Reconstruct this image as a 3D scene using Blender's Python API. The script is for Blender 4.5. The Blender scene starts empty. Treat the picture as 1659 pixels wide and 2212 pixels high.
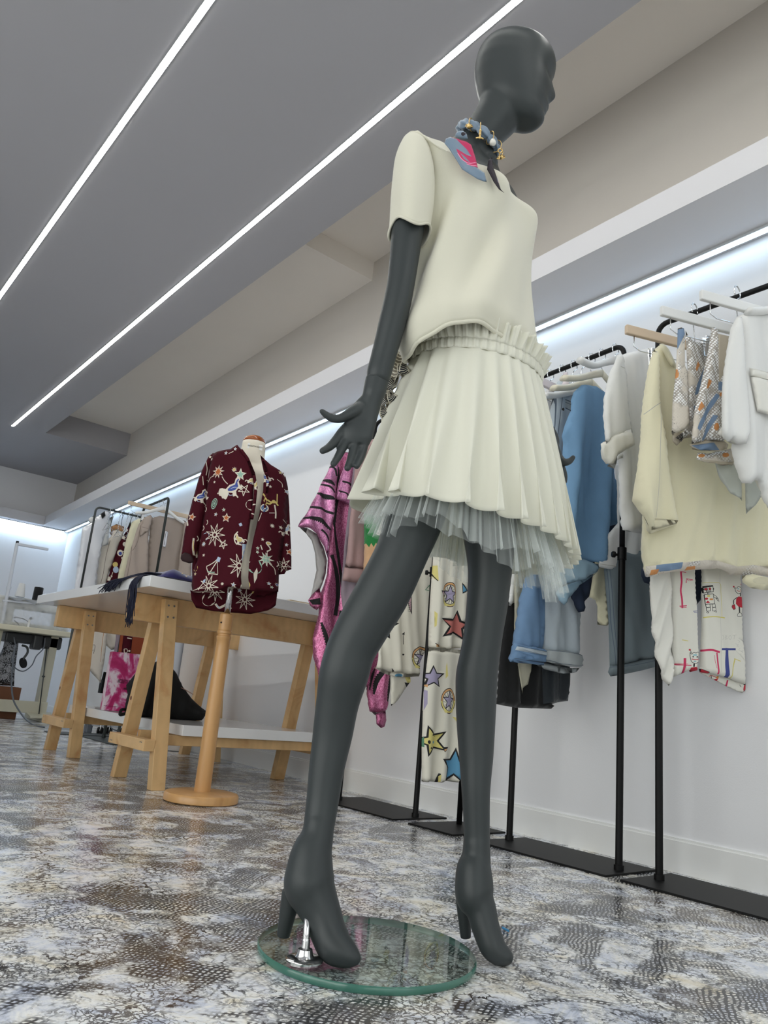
import bpy, bmesh, math, random
import numpy as np
from mathutils import Vector, Matrix
from mathutils.geometry import delaunay_2d_cdt

rnd = random.Random(7)
SC = bpy.context.scene
COL = SC.collection
PI = math.pi

# ------------------------------------------------------------------ camera
FPX, PITCH, ROLL, YAW = 1620.09, math.radians(14.424), math.radians(5.268), math.radians(38.608)
CAM = np.array([0.0, 0.0, 0.40])
FW = np.array([math.sin(YAW)*math.cos(PITCH), math.cos(YAW)*math.cos(PITCH), math.sin(PITCH)])
_rt = np.array([math.cos(YAW), -math.sin(YAW), 0.0])
_up = np.cross(_rt, FW)
CR = math.cos(ROLL)*_rt + math.sin(ROLL)*_up
CU = -math.sin(ROLL)*_rt + math.cos(ROLL)*_up
cam_data = bpy.data.cameras.new('camera')
cam = bpy.data.objects.new('camera', cam_data)
COL.objects.link(cam)
mw = Matrix.Identity(4)
for i in range(3):
    mw[i][0], mw[i][1], mw[i][2], mw[i][3] = CR[i], CU[i], -FW[i], CAM[i]
cam.matrix_world = mw
cam_data.sensor_fit = 'VERTICAL'
cam_data.sensor_height = 36.0
cam_data.lens = FPX/2212*36.0
cam_data.clip_start = 0.02
SC.camera = cam

# ------------------------------------------------------------------ light and exposure
SC.view_settings.view_transform = 'Standard'
SC.view_settings.look = 'None'
SC.view_settings.gamma = 1.0
SC.view_settings.use_curve_mapping = False
SC.view_settings.exposure = 0.10
SC.cycles.max_bounces = 8
SC.cycles.diffuse_bounces = 5
SC.cycles.transparent_max_bounces = 16
SC.cycles.caustics_reflective = False
SC.cycles.caustics_refractive = False
SC.cycles.use_denoising = True
SC.cycles.sample_clamp_indirect = 6.0
world = bpy.data.worlds.new('world')
SC.world = world
world.use_nodes = True
world.node_tree.nodes['Background'].inputs[0].default_value = (0.75, 0.86, 1.0, 1)
world.node_tree.nodes['Background'].inputs[1].default_value = 0.4
LED_CEIL, LED_WALL = 36.0, 8.0
BACK_FILL_POWER, SIDE_FILL_POWER = 24.0, 62.0

def area_light(name, loc, target, sx, sy, power, color):
    l = bpy.data.lights.new(name, 'AREA')
    l.shape = 'RECTANGLE'; l.size = sx; l.size_y = sy; l.energy = power; l.color = color
    o = bpy.data.objects.new(name, l); COL.objects.link(o)
    o.location = loc
    o.rotation_euler = (Vector(target)-Vector(loc)).to_track_quat('-Z', 'Y').to_euler()
    return o
# fill lights added outside unseen openings behind and left of the camera
area_light('back_fill_light', (-0.1, -2.25, 1.25), (0.25, 1.0, 1.15), 3.0, 2.1, BACK_FILL_POWER, (0.96, 1.0, 0.93))
area_light('side_fill_light', (-2.27, 1.1, 1.2), (0.0, 1.35, 0.95), 4.0, 2.0, SIDE_FILL_POWER, (0.99, 1.0, 0.95))

# ------------------------------------------------------------------ helpers: space
WD = math.radians(1.843)                       # the right wall is not quite square to the room
WN = np.array([math.cos(WD), -math.sin(WD), 0.0])
WDIST = 2.2144
HV = np.array([FW[0], FW[1], 0.0]); HV /= np.linalg.norm(HV)
RH = np.array([HV[1], -HV[0], 0.0])
ZV = np.array([0.0, 0.0, 1.0])

def ray(x, y):
    return FW + CR*(x-829.5)/FPX - CU*(y-1106.0)/FPX
def at(x, y, n, d):
    """the point of the plane n.p = d that is seen at (x, y)"""
    n = np.array(n, float); r = ray(x, y)
    return CAM + r*((d-n@CAM)/(n@r))
def vplane(x0, y0, x1, y1):
    """an upright plane through two spots of the floor, facing the camera"""
    e = np.array([x1-x0, y1-y0, 0.0]); e /= np.linalg.norm(e)
    n = np.array([e[1], -e[0], 0.0])
    if n @ (CAM-np.array([x0, y0, 0.4])) < 0: n = -n
    return n, float(n @ np.array([x0, y0, 0.0]))
def scale_at(p):
    return float((np.array(p)-CAM) @ FW)/FPX   # metres per pixel at a point

# ------------------------------------------------------------------ helpers: objects
def lin(c):
    return tuple(((v/255)/12.92 if v <= 10.31 else ((v/255+0.055)/1.055)**2.4) for v in c)

def tag(o, label=None, cat=None, group=None, kind=None):
    if label: o['label'] = label
    if cat: o['category'] = cat
    if group: o['group'] = group
    if kind: o['kind'] = kind
    return o
def thing(name, loc, label, cat, group=None):
    o = bpy.data.objects.new(name, None); COL.objects.link(o)
    o.empty_display_size = 0.05
    o.location = loc
    return tag(o, label, cat, group)
def add(name, verts, faces, mats, parent=None, smooth=True, fm=None, auto=None):
    me = bpy.data.meshes.new(name)
    me.from_pydata([tuple(map(float, v)) for v in verts], [], [tuple(int(i) for i in f) for f in faces])
    if not isinstance(mats, (list, tuple)): mats = [mats]
    for m in mats: me.materials.append(m)
    if fm is not None: me.polygons.foreach_set('material_index', np.array(fm, dtype=np.int32))
    me.polygons.foreach_set('use_smooth', np.full(len(me.polygons), bool(smooth)))
    me.update()
    o = bpy.data.objects.new(name, me); COL.objects.link(o)
    if parent is not None:
        o.parent = parent
        # all things are built in world space: undo the transform of the thing's origin
        r = parent
        off = Vector((0, 0, 0))
        while r is not None:
            off += r.location; r = r.parent
        o.location = -off
    if auto:
        me.polygons.foreach_set('use_smooth', np.full(len(me.polygons), True))
        try: me.set_sharp_from_angle(angle=math.radians(auto))
        except Exception: pass
    return o
def bevel(o, w, seg=2):
    m = o.modifiers.new('bevel', 'BEVEL'); m.width = w; m.segments = seg; m.limit_method = 'ANGLE'
    return o
def subsurf(o, lv=1):
    m = o.modifiers.new('subsurf', 'SUBSURF'); m.levels = lv; m.render_levels = lv
    return o
def solid(o, t, off=0.0):
    m = o.modifiers.new('solid', 'SOLIDIFY'); m.thickness = t; m.offset = off
    return o

class MB:
    """collects shapes into one mesh"""
    def __init__(s): s.v = []; s.f = []; s.m = []
    def _put(s, v, f, mi=0):
        b = len(s.v); s.v += [tuple(map(float, p)) for p in v]; s.f += [tuple(b+i for i in q) for q in f]; s.m += [mi]*len(f)
        return s
    def box8(s, p, mi=0):
        """eight corners: bottom ring 0-3, top ring 4-7"""
        return s._put(p, [(3, 2, 1, 0), (4, 5, 6, 7), (0, 1, 5, 4), (1, 2, 6, 5), (2, 3, 7, 6), (3, 0, 4, 7)], mi)
    def box(s, x0, y0, z0, x1, y1, z1, mi=0):
        return s.box8([(x0, y0, z0), (x1, y0, z0), (x1, y1, z0), (x0, y1, z0), (x0, y0, z1), (x1, y0, z1), (x1, y1, z1), (x0, y1, z1)], mi)
    def bar(s, a, b, w, h, up=(0, 0, 1), mi=0):
        """a square-cut bar from a to b, w across, h along up"""
        a = np.array(a, float); b = np.array(b, float); d = b-a; d /= np.linalg.norm(d)
        up = np.array(up, float); sd = np.cross(d, up); sd /= np.linalg.norm(sd); u = np.cross(sd, d)
        c = [(-w/2, -h/2), (w/2, -h/2), (w/2, h/2), (-w/2, h/2)]
        return s.box8([a+sd*i+u*j for i, j in c]+[b+sd*i+u*j for i, j in c], mi)
    def tube(s, pts, r, seg=12, caps=True, closed=False, mi=0, flat=None):
        """round tube along points; r a number or a list; flat = (axis, factor) squeezes the section along axis"""
        P = [np.array(p, float) for p in pts]; n = len(P)
        R = [r]*n if not hasattr(r, '__len__') else list(r)
        rings = []; prev = None
        for i in range(n):
            if closed: t = P[(i+1) % n]-P[i-1]
            else: t = P[min(i+1, n-1)]-P[max(i-1, 0)]
            t = t/(np.linalg.norm(t)+1e-12)
            if prev is None:
                a = np.array([0, 0, 1.0]) if abs(t[2]) < 0.9 else np.array([1.0, 0, 0])
                x = np.cross(t, a)
            else: x = prev-t*(prev@t)
            x /= np.linalg.norm(x)+1e-12; prev = x; y = np.cross(t, x)
            ring = []
            for k in range(seg):
                an = 2*PI*k/seg
                o = (x*math.cos(an)+y*math.sin(an))*R[i]
                if flat is not None:
                    ax = np.array(flat[0], float); o = o+ax*(o@ax)*(flat[1]-1)
                ring.append(P[i]+o)
            rings.append(ring)
        return s.loft(rings, caps, closed, mi)
    def loft(s, rings, caps=True, closed=False, mi=0):
        n = len(rings); k = len(rings[0]); v = [p for r in rings for p in r]; f = []
        for i in range(n if closed else n-1):
            j = (i+1) % n
            for q in range(k):
                q2 = (q+1) % k
                f.append((i*k+q, i*k+q2, j*k+q2, j*k+q))
        if caps and not closed:
            f.append(tuple(range(k))[::-1]); f.append(tuple((n-1)*k+q for q in range(k)))
        return s._put(v, f, mi)
    def lathe(s, c, prof, seg=32, axis=(0, 0, 1), mi=0):
        """turned shape: prof = [(radius, height)] about axis from c"""
        c = np.array(c, float); ax = np.array(axis, float); ax /= np.linalg.norm(ax)
        a = np.array([1.0, 0, 0]) if abs(ax[0]) < 0.9 else np.array([0, 1.0, 0])
        x = np.cross(ax, a); x /= np.linalg.norm(x); y = np.cross(ax, x)
        return s.loft([[c+ax*h+(x*math.cos(2*PI*k/seg)+y*math.sin(2*PI*k/seg))*max(r, 1e-5) for k in range(seg)] for r, h in prof], True, False, mi)
    def ball(s, c, r, seg=16, sc=(1, 1, 1), mi=0):
        c = np.array(c, float); rings = []
        for i in range(1, seg//2):
            th = PI*i/(seg//2)
            rings.append([c+np.array([math.sin(th)*math.cos(2*PI*k/seg)*sc[0], math.sin(th)*math.sin(2*PI*k/seg)*sc[1], -math.cos(th)*sc[2]])*r for k in range(seg)])
        return s.loft(rings, True, False, mi)
    def build(s, name, mats, parent=None, smooth=False, auto=None):
        return add(name, s.v, s.f, mats, parent, smooth, s.m, auto)

def spline(pts, n):
    """smooth curve through points (any dimension), n samples"""
    P = np.array(pts, float)
    if len(P) < 3:
        t = np.linspace(0, 1, n)[:, None]; return P[0]*(1-t)+P[-1]*t
    d = np.concatenate([[0], np.cumsum(np.linalg.norm(np.diff(P, axis=0), axis=1)+1e-9)])
    m = np.gradient(P, d, axis=0)
    out = []
    for t in np.linspace(0, d[-1], n):
        i = min(np.searchsorted(d, t, 'right')-1, len(P)-2); h = d[i+1]-d[i]; u = (t-d[i])/h
        out.append(P[i]*(2*u**3-3*u**2+1)+m[i]*h*(u**3-2*u**2+u)+P[i+1]*(-2*u**3+3*u**2)+m[i+1]*h*(u**3-u**2))
    return np.array(out)

# ------------------------------------------------------------------ helpers: materials
_M = {}
def nodes_of(m):
    m.use_nodes = True
    nt = m.node_tree
    return nt, nt.nodes['Principled BSDF']
def mat(name, rgb, rough=0.6, metal=0.0, bump=0.0, bscale=200.0, var=0.0, vscale=8.0, sheen=0.0, coat=0.0, spec=0.5, back=None):
    """plain procedural material; var = slow colour drift, bump = fine surface grain"""
    if name in _M: return _M[name]
    m = bpy.data.materials.new(name); nt, b = nodes_of(m); N = nt.nodes; L = nt.links
    c = lin(rgb)
    b.inputs['Base Color'].default_value = (*c, 1); b.inputs['Roughness'].default_value = rough
    b.inputs['Metallic'].default_value = metal; b.inputs['Specular IOR Level'].default_value = spec
    if sheen: b.inputs['Sheen Weight'].default_value = sheen
    if coat: b.inputs['Coat Weight'].default_value = coat; b.inputs['Coat Roughness'].default_value = 0.08
    tc = N.new('ShaderNodeTexCoord')
    if var:
        nz = N.new('ShaderNodeTexNoise'); nz.inputs['Scale'].default_value = vscale; nz.inputs['Detail'].default_value = 4
        L.new(tc.outputs['Object'], nz.inputs['Vector'])
        mx = N.new('ShaderNodeMix'); mx.data_type = 'RGBA'
        mx.inputs[6].default_value = (*[v*(1-var) for v in c], 1); mx.inputs[7].default_value = (*[min(1, v*(1+var)) for v in c], 1)
        L.new(nz.outputs['Fac'], mx.inputs[0]); L.new(mx.outputs[2], b.inputs['Base Color'])
    if bump:
        nz = N.new('ShaderNodeTexNoise'); nz.inputs['Scale'].default_value = bscale; nz.inputs['Detail'].default_value = 3
        L.new(tc.outputs['Object'], nz.inputs['Vector'])
        bp = N.new('ShaderNodeBump'); bp.inputs['Strength'].default_value = bump; bp.inputs['Distance'].default_value = 0.002
        L.new(nz.outputs['Fac'], bp.inputs['Height']); L.new(bp.outputs['Normal'], b.inputs['Normal'])
    _M[name] = m
    return m
def emit(name, rgb, strength):
    m = bpy.data.materials.new(name); nt, b = nodes_of(m)
    b.inputs['Base Color'].default_value = (*lin(rgb), 1)
    b.inputs['Emission Color'].default_value = (*lin(rgb), 1); b.inputs['Emission Strength'].default_value = strength
    return m
def node(nt, kind, **kw):
    n = nt.nodes.new(kind)
    for k, v in kw.items():
        if k.startswith('i_'): n.inputs[k[2:].replace('_', ' ')].default_value = v
        else: setattr(n, k, v)
    return n
def ramp(nt, src, stops):
    r = nt.nodes.new('ShaderNodeValToRGB'); e = r.color_ramp.elements
    while len(e) < len(stops): e.new(0.5)
    for q, (p, c) in zip(e, stops):
        q.position = p; q.color = (*c, 1) if len(c) == 3 else c
    nt.links.new(src, r.inputs[0]); return r
def wood_mat(name, rgb, dark, scale=(1, 1, 1), rough=0.45):
    m = bpy.data.materials.new(name); nt, b = nodes_of(m); L = nt.links
    tc = node(nt, 'ShaderNodeTexCoord'); mp = node(nt, 'ShaderNodeMapping'); mp.inputs['Scale'].default_value = scale
    L.new(tc.outputs['Object'], mp.inputs['Vector'])
    nz = node(nt, 'ShaderNodeTexNoise'); nz.inputs['Scale'].default_value = 6; nz.inputs['Detail'].default_value = 5; nz.inputs['Distortion'].default_value = 1.2
    L.new(mp.outputs[0], nz.inputs['Vector'])
    wv = node(nt, 'ShaderNodeTexWave'); wv.inputs['Scale'].default_value = 9; wv.inputs['Distortion'].default_value = 6; wv.inputs['Detail'].default_value = 3
    L.new(mp.outputs[0], wv.inputs['Vector'])
    r = ramp(nt, nz.outputs['Fac'], [(0.3, lin(rgb)), (0.55, tuple(a*0.86 for a in lin(rgb))), (0.75, lin(dark))])
    mx = node(nt, 'ShaderNodeMix', data_type='RGBA'); mx.inputs[0].default_value = 0.05
    L.new(r.outputs[0], mx.inputs[6]); L.new(wv.outputs['Color'], mx.inputs[7]); mx.blend_type = 'MULTIPLY'
    L.new(mx.outputs[2], b.inputs['Base Color']); b.inputs['Roughness'].default_value = rough
    return m

# ------------------------------------------------------------------ helpers: flat patterns and hung cloth
def inside(poly, pts):
    poly = np.array(poly, float); x, y = pts[:, 0], pts[:, 1]; r = np.zeros(len(pts), bool); j = len(poly)-1
    for i in range(len(poly)):
        xi, yi = poly[i]; xj, yj = poly[j]
        c = ((yi > y) != (yj > y)) & (x < (xj-xi)*(y-yi)/(yj-yi+1e-15)+xi)
        r ^= c; j = i
    return r
def star(cx, cy, r, n=5, inner=0.42, rot=0.0, sx=1.0):
    return [(cx+sx*math.cos(rot-PI/2+PI*k/n)*(r if k % 2 == 0 else r*inner), cy+math.sin(rot-PI/2+PI*k/n)*(r if k % 2 == 0 else r*inner)) for k in range(2*n)]
def disc(cx, cy, r, ry=None, n=18, rot=0.0):
    ry = ry or r
    c, s = math.cos(rot), math.sin(rot)
    return [(cx+r*math.cos(2*PI*k/n)*c-ry*math.sin(2*PI*k/n)*s, cy+r*math.cos(2*PI*k/n)*s+ry*math.sin(2*PI*k/n)*c) for k in range(n)]
def stroke(pts, w, smooth=True, taper=False):
    P = spline(pts, max(3, 5*(len(pts)-1))) if smooth and len(pts) > 2 else np.array(pts, float)
    n = len(P); A = []; B = []
    for i in range(n):
        t = P[min(i+1, n-1)]-P[max(i-1, 0)]; t = t/(np.linalg.norm(t)+1e-9); q = np.array([-t[1], t[0]])
        ww = w*(0.25+0.75*math.sin(PI*min(max(i/(n-1), 0.03), 0.97))) if taper else w
        A.append(P[i]+q*ww/2); B.append(P[i]-q*ww/2)
    return [tuple(p) for p in A]+[tuple(p) for p in B[::-1]]
def grow(poly, d):
    P = np.array(poly, float); c = P.mean(0); v = P-c; l = np.linalg.norm(v, axis=1)[:, None]+1e-9
    return [tuple(p) for p in c+v*(1+d/l)]

def sheet(name, outline, plane, mats, parent=None, thick=0.012, rim=0.03, step=7.0, folds=(), shape=None, pats=(), smooth_outline=False, back=True, grid=None, hem=0.0, jag=0.0, auto_folds=1.0):
    """Hung cloth: the outline (frame pixels, read onto an upright plane in the room) filled with a fine mesh,
    pushed out into a soft body `thick` deep that closes at its rim, with folds. pats: (polygon, material index).
    folds: (depth m, waves per metre across, slant, phase). shape(a, b): extra push, a across 0..1, b down 0..1."""
    n, d = plane
    n = np.array(n, float)
    if CAM @ n - d < 0: n, d = -n, -d          # the front looks towards the room
    e1 = np.cross(ZV, n); e1 /= np.linalg.norm(e1)
    if e1 @ CR < 0: e1 = -e1
    O2 = np.array(n)*d
    def to2(q):
        p = at(q[0], q[1], n, d); return (float((p-O2) @ e1), float(p[2]))
    out = list(outline)
    if smooth_outline:
        out = [tuple(p) for p in spline(out+[out[0]], len(out)*4)[:-1]]
    B = []
    for i in range(len(out)):
        a = np.array(out[i], float); b = np.array(out[(i+1) % len(out)], float)
        k = max(1, int(np.linalg.norm(b-a)/step))
        for j in range(k):
            q = a+(b-a)*j/k
            if jag: q = q+np.array([rnd.uniform(-jag, jag), rnd.uniform(-jag, jag)])
            B.append(to2(q))
    B = np.array(B); mpp = scale_at(at(out[0][0], out[0][1], n, d))
    g = grid or step*mpp*1.1
    lo, hi = B.min(0), B.max(0)
    gx = np.arange(lo[0]+g/2, hi[0], g); gy = np.arange(lo[1]+g/2, hi[1], g)
    G = np.array([(x+(g/2 if k % 2 else 0), y) for k, y in enumerate(gy) for x in gx])
    nb = len(B)
    def rimdist(P):
        r = np.full(len(P), 1e9)
        for i in range(nb):
            a = B[i]; ab = B[(i+1) % nb]-a; t = np.clip(((P-a) @ ab)/(ab@ab+1e-12), 0, 1)
            r = np.minimum(r, np.linalg.norm(P-(a+t[:, None]*ab), axis=1))
        return r
    if len(G):
        G = G[inside(B, G)]
        if len(G): G = G[rimdist(G) > g*0.45]
    pts = [tuple(p) for p in B]+[tuple(p) for p in G]
    edges = [(i, (i+1) % nb) for i in range(nb)]
    pp = []
    for poly, mi in pats:
        q = [to2(p) for p in poly]; k = len(pts)
        pts += q; edges += [(k+i, k+(i+1) % len(q)) for i in range(len(q))]
        pp.append((q, mi))
    v, e, f, *_ = delaunay_2d_cdt([Vector(p) for p in pts], edges, [], 0, 1e-6)
    V = np.array([(p[0], p[1]) for p in v])
    F = [list(q) for q in f]
    cen = np.array([V[q].mean(0) for q in F])
    keep = inside(B, cen); F = [q for q, k in zip(F, keep) if k]; cen = cen[keep]
    fm = np.zeros(len(F), int)
    for q, mi in pp:
        fm[inside(q, cen)] = mi
    D = rimdist(V)
    onrim = D < 1e-5
    w = np.sqrt(np.clip(1-(1-np.clip(D/(rim*0.45), 0, 1))**2, 0, 1))*thick*0.55
    a01 = (V[:, 0]-lo[0])/(hi[0]-lo[0]); b01 = (hi[1]-V[:, 1])/(hi[1]-lo[1])
    off = np.zeros(len(V))
    for amp, k, sl, ph in folds:
        off += amp*np.sin(2*PI*k*(V[:, 0]+sl*V[:, 1])+ph)*(0.25+0.75*b01)
    if auto_folds:
        ar = random.Random(len(out)*7+int(out[0][0])*13+int(out[0][1]))
        for k in (5, 9, 14, 23):
            kk = k*ar.uniform(.8, 1.25); sl = ar.uniform(-.22, .22); ph = ar.uniform(0, 6.28); am = auto_folds*0.0042*(9/k)**0.6
            wv = np.sin(2*PI*kk*(V[:, 0]+sl*V[:, 1]+0.012*np.sin(9*V[:, 1]+ph))+ph)
            off += am*(np.abs(wv)**0.8*np.sign(wv))*(0.25+0.75*b01)
    if shape is not None: off += np.array([shape(a, b) for a, b in zip(a01, b01)])
    P3 = O2+V[:, :1]*e1+V[:, 1:2]*ZV+np.array(n)*off[:, None]
    front = P3+np.array(n)*w[:, None]
    # make every face look at the camera side
    def orient(q):
        a, b, c = front[q[0]], front[q[1]], front[q[2]]
        return q if np.cross(b-a, c-a) @ np.array(n) > 0 else q[::-1]
    F = [orient(q) for q in F]
    verts = list(front); faces = list(F); fmm = list(fm)
    if back:
        idx = {}
        for i in range(len(V)):
            if onrim[i]: idx[i] = i
            else: idx[i] = len(verts); verts.append(P3[i]-np.array(n)*w[i])
        for q, m_ in zip(F, fm):
            faces.append([idx[i] for i in q[::-1]]); fmm.append(int(m_))
    return add(name, verts, faces, mats, parent, True, fmm)
# ------------------------------------------------------------------ the room
M_wall = mat('white_wall_paint', (236, 236, 238), 0.75, bump=0.12, bscale=260, var=0.015, vscale=2)
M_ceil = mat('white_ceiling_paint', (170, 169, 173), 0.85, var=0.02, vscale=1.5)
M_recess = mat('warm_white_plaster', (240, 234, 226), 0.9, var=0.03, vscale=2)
M_trim = mat('white_trim_paint', (238, 238, 236), 0.45, var=0.01)
M_black = mat('matt_black_steel', (10, 10, 11), 0.5, bump=0.05, bscale=500, spec=0.25)
M_chrome = mat('chrome', (225, 225, 225), 0.12, 1.0)
M_led_wall = emit('led_cool', (200, 230, 255), LED_WALL)
M_led_far = emit('led_cool_far', (206, 232, 255), 52.0)
M_led_ceil = emit('led_neutral', (255, 255, 250), LED_CEIL)
M_alu = mat('aluminium_profile', (205, 208, 210), 0.4, 0.6)

def floor_mat():
    m = bpy.data.materials.new('snakeskin_print_floor_tiles'); nt, b = nodes_of(m); L = nt.links
    geo = node(nt, 'ShaderNodeNewGeometry'); P = geo.outputs['Position']
    def noise(scale, detail=4, dist=0.0, rough=0.55, off=0.0, vec=None):
        n = node(nt, 'ShaderNodeTexNoise'); n.inputs['Scale'].default_value = scale; n.inputs['Detail'].default_value = detail
        n.inputs['Distortion'].default_value = dist; n.inputs['Roughness'].default_value = rough
        mp = node(nt, 'ShaderNodeMapping'); mp.inputs['Location'].default_value = (off, off*1.7, off*0.3)
        L.new(vec or P, mp.inputs['Vector']); L.new(mp.outputs[0], n.inputs['Vector']); return n
    def math_(op, a, b_=None, clamp=False):
        n = node(nt, 'ShaderNodeMath', operation=op, use_clamp=clamp)
        for i, v in enumerate((a, b_)):
            if v is None: continue
            if isinstance(v, (int, float)): n.inputs[i].default_value = v
            else: L.new(v, n.inputs[i])
        return n.outputs[0]
    def mixc(fac, a, c, mode='MIX'):
        n = node(nt, 'ShaderNodeMix', data_type='RGBA'); n.blend_type = mode
        if isinstance(fac, (int, float)): n.inputs[0].default_value = fac
        else: L.new(fac, n.inputs[0])
        for i, v in ((6, a), (7, c)):
            if isinstance(v, tuple): n.inputs[i].default_value = (*v, 1)
            else: L.new(v, n.inputs[i])
        return n.outputs[2]
    def sm(src, lo, hi):
        n = node(nt, 'ShaderNodeMapRange', interpolation_type='SMOOTHSTEP'); n.inputs[1].default_value = lo; n.inputs[2].default_value = hi
        L.new(src, n.inputs[0]); return n.outputs[0]
    # warped coordinates
    wn = noise(9, 3); wv = node(nt, 'ShaderNodeVectorMath', operation='SCALE'); wv.inputs[3].default_value = 0.05
    L.new(wn.outputs['Color'], wv.inputs[0])
    wp = node(nt, 'ShaderNodeVectorMath', operation='ADD'); L.new(P, wp.inputs[0]); L.new(wv.outputs[0], wp.inputs[1]); WP = wp.outputs[0]
    # pale ground: white, blue grey, beige
    base = ramp(nt, noise(9, 8, 0.8, 0.72).outputs['Fac'], [(0.28, lin((150, 160, 184))), (0.40, lin((216, 222, 236))), (0.52, lin((252, 252, 250))), (0.66, lin((232, 222, 198))), (0.82, lin((176, 162, 140)))]).outputs[0]
    def veins(scale, w, vec):
        v = node(nt, 'ShaderNodeTexVoronoi', feature='DISTANCE_TO_EDGE', voronoi_dimensions='2D'); v.inputs['Scale'].default_value = scale
        L.new(vec, v.inputs['Vector']); return math_('SUBTRACT', 1.0, sm(v.outputs['Distance'], w*0.35, w))
    wn2 = noise(34, 4, 0.5, 0.65, 2.2); wv2 = node(nt, 'ShaderNodeVectorMath', operation='SCALE'); wv2.inputs[3].default_value = 0.045
    L.new(wn2.outputs['Color'], wv2.inputs[0]); wq = node(nt, 'ShaderNodeVectorMath', operation='ADD'); L.new(WP, wq.inputs[0]); L.new(wv2.outputs[0], wq.inputs[1]); WQ = wq.outputs[0]
    fine = noise(75, 6, 1.2, 0.7).outputs['Fac']
    m1 = sm(noise(5.5, 6, 0.8, 0.68, 3.1).outputs['Fac'], 0.44, 0.60)
    m2 = sm(noise(4.6, 5, 1.0, 0.65, 8.4).outputs['Fac'], 0.49, 0.57)
    m3 = sm(noise(3.6, 6, 0.8, 0.7, 14.0).outputs['Fac'], 0.50, 0.64)
    v1 = math_('MULTIPLY', veins(80, 0.20, WQ), sm(noise(8, 5, 0.5, 0.7, 5.2).outputs['Fac'], 0.40, 0.56))
    v2 = math_('MULTIPLY', veins(40, 0.13, WQ), m1)
    # scale net: rows of little lozenges
    rot = node(nt, 'ShaderNodeMapping'); rot.inputs['Rotation'].default_value = (0, 0, 0.9); rot.inputs['Scale'].default_value = (1, 1.25, 1)
    L.new(WP, rot.inputs['Vector'])
    net = node(nt, 'ShaderNodeTexVoronoi', feature='DISTANCE_TO_EDGE', voronoi_dimensions='2D'); net.inputs['Scale'].default_value = 98; net.inputs['Randomness'].default_value = 0.22
    L.new(rot.outputs[0], net.inputs['Vector'])
    netk = math_('SUBTRACT', 1.0, sm(net.outputs['Distance'], 0.16, 0.34))
    v3 = math_('MULTIPLY', netk, m2)
    blot = math_('MULTIPLY', sm(fine, 0.50, 0.56), math_('MAXIMUM', math_('MULTIPLY', m1, m3), math_('MULTIPLY', sm(noise(7, 6, 0.6, 0.7, 31.0).outputs['Fac'], 0.52, 0.60), 0.95)))
    dark = math_('MAXIMUM', math_('MAXIMUM', math_('MULTIPLY', v1, 0.85), v2), math_('MAXIMUM', math_('MULTIPLY', v3, 0.95), blot), True)
    ink = mixc(sm(noise(3.0, 3, 0, 0.5, 21.0).outputs['Fac'], 0.52, 0.62), lin((18, 18, 24)), lin((62, 45, 30)))
    tint = mixc(math_('MULTIPLY', m3, 0.18), base, lin((132, 128, 126)))
    col = mixc(dark, tint, ink)
    # joints between the big tiles
    sx = node(nt, 'ShaderNodeSeparateXYZ'); L.new(P, sx.inputs[0])
    def joint(o, size, off):
        a = math_('FRACT', math_('DIVIDE', math_('ADD', o, off), size))
        return math_('LESS_THAN', math_('ABSOLUTE', math_('SUBTRACT', a, 0.5)), 0.0012/size)
    j = math_('MAXIMUM', joint(sx.outputs[0], 0.6, 0.21), joint(sx.outputs[1], 1.2, 0.33))
    col = mixc(math_('MULTIPLY', j, 0.6), col, lin((120, 118, 116)))
    L.new(col, b.inputs['Base Color'])
    b.inputs['Roughness'].default_value = 0.2
    b.inputs['Specular IOR Level'].default_value = 0.5
    nb = noise(5, 3); bp = node(nt, 'ShaderNodeBump'); bp.inputs['Strength'].default_value = 0.05; bp.inputs['Distance'].default_value = 0.01
    L.new(nb.outputs['Fac'], bp.inputs['Height']); L.new(bp.outputs[0], b.inputs['Normal'])
    return m

X0, Y0, YF, ZC = -2.2, -2.2, 8.905, 2.58
def wx(y, inset=0.0):                     # x of the right wall at y
    return (WDIST-inset+math.sin(WD)*y)/math.cos(WD)

def struct(name, mb, m, **k):
    return tag(mb.build(name, m, **k), kind='structure')
struct('floor', MB().box(X0-0.1, Y0-0.1, -0.08, wx(YF)+0.1, YF+0.1, 0.0), floor_mat())
def wall_slab(ya, yb, z0, z1, ins0, ins1):
    return [(wx(ya, ins0), ya, z0), (wx(ya, ins1), ya, z0), (wx(yb, ins1), yb, z0), (wx(yb, ins0), yb, z0),
            (wx(ya, ins0), ya, z1), (wx(ya, ins1), ya, z1), (wx(yb, ins1), yb, z1), (wx(yb, ins0), yb, z1)]
struct('wall_right', MB().box8(wall_slab(Y0, YF, 0, 3.0, 0, -0.1)), M_wall)
struct('wall_far', MB().box(X0, YF, 0, wx(YF), YF+0.1, 3.0), M_wall)
lw_ = MB().box(X0-0.1, Y0, 0, X0, -1.0, 3.0); lw_.box(X0-0.1, 3.2, 0, X0, YF, 3.0); lw_.box(X0-0.1, -1.0, 2.3, X0, 3.2, 3.0); lw_.box(X0-0.1, -1.0, 0, X0, 3.2, 0.12)
struct('wall_left', lw_, M_wall)
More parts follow.
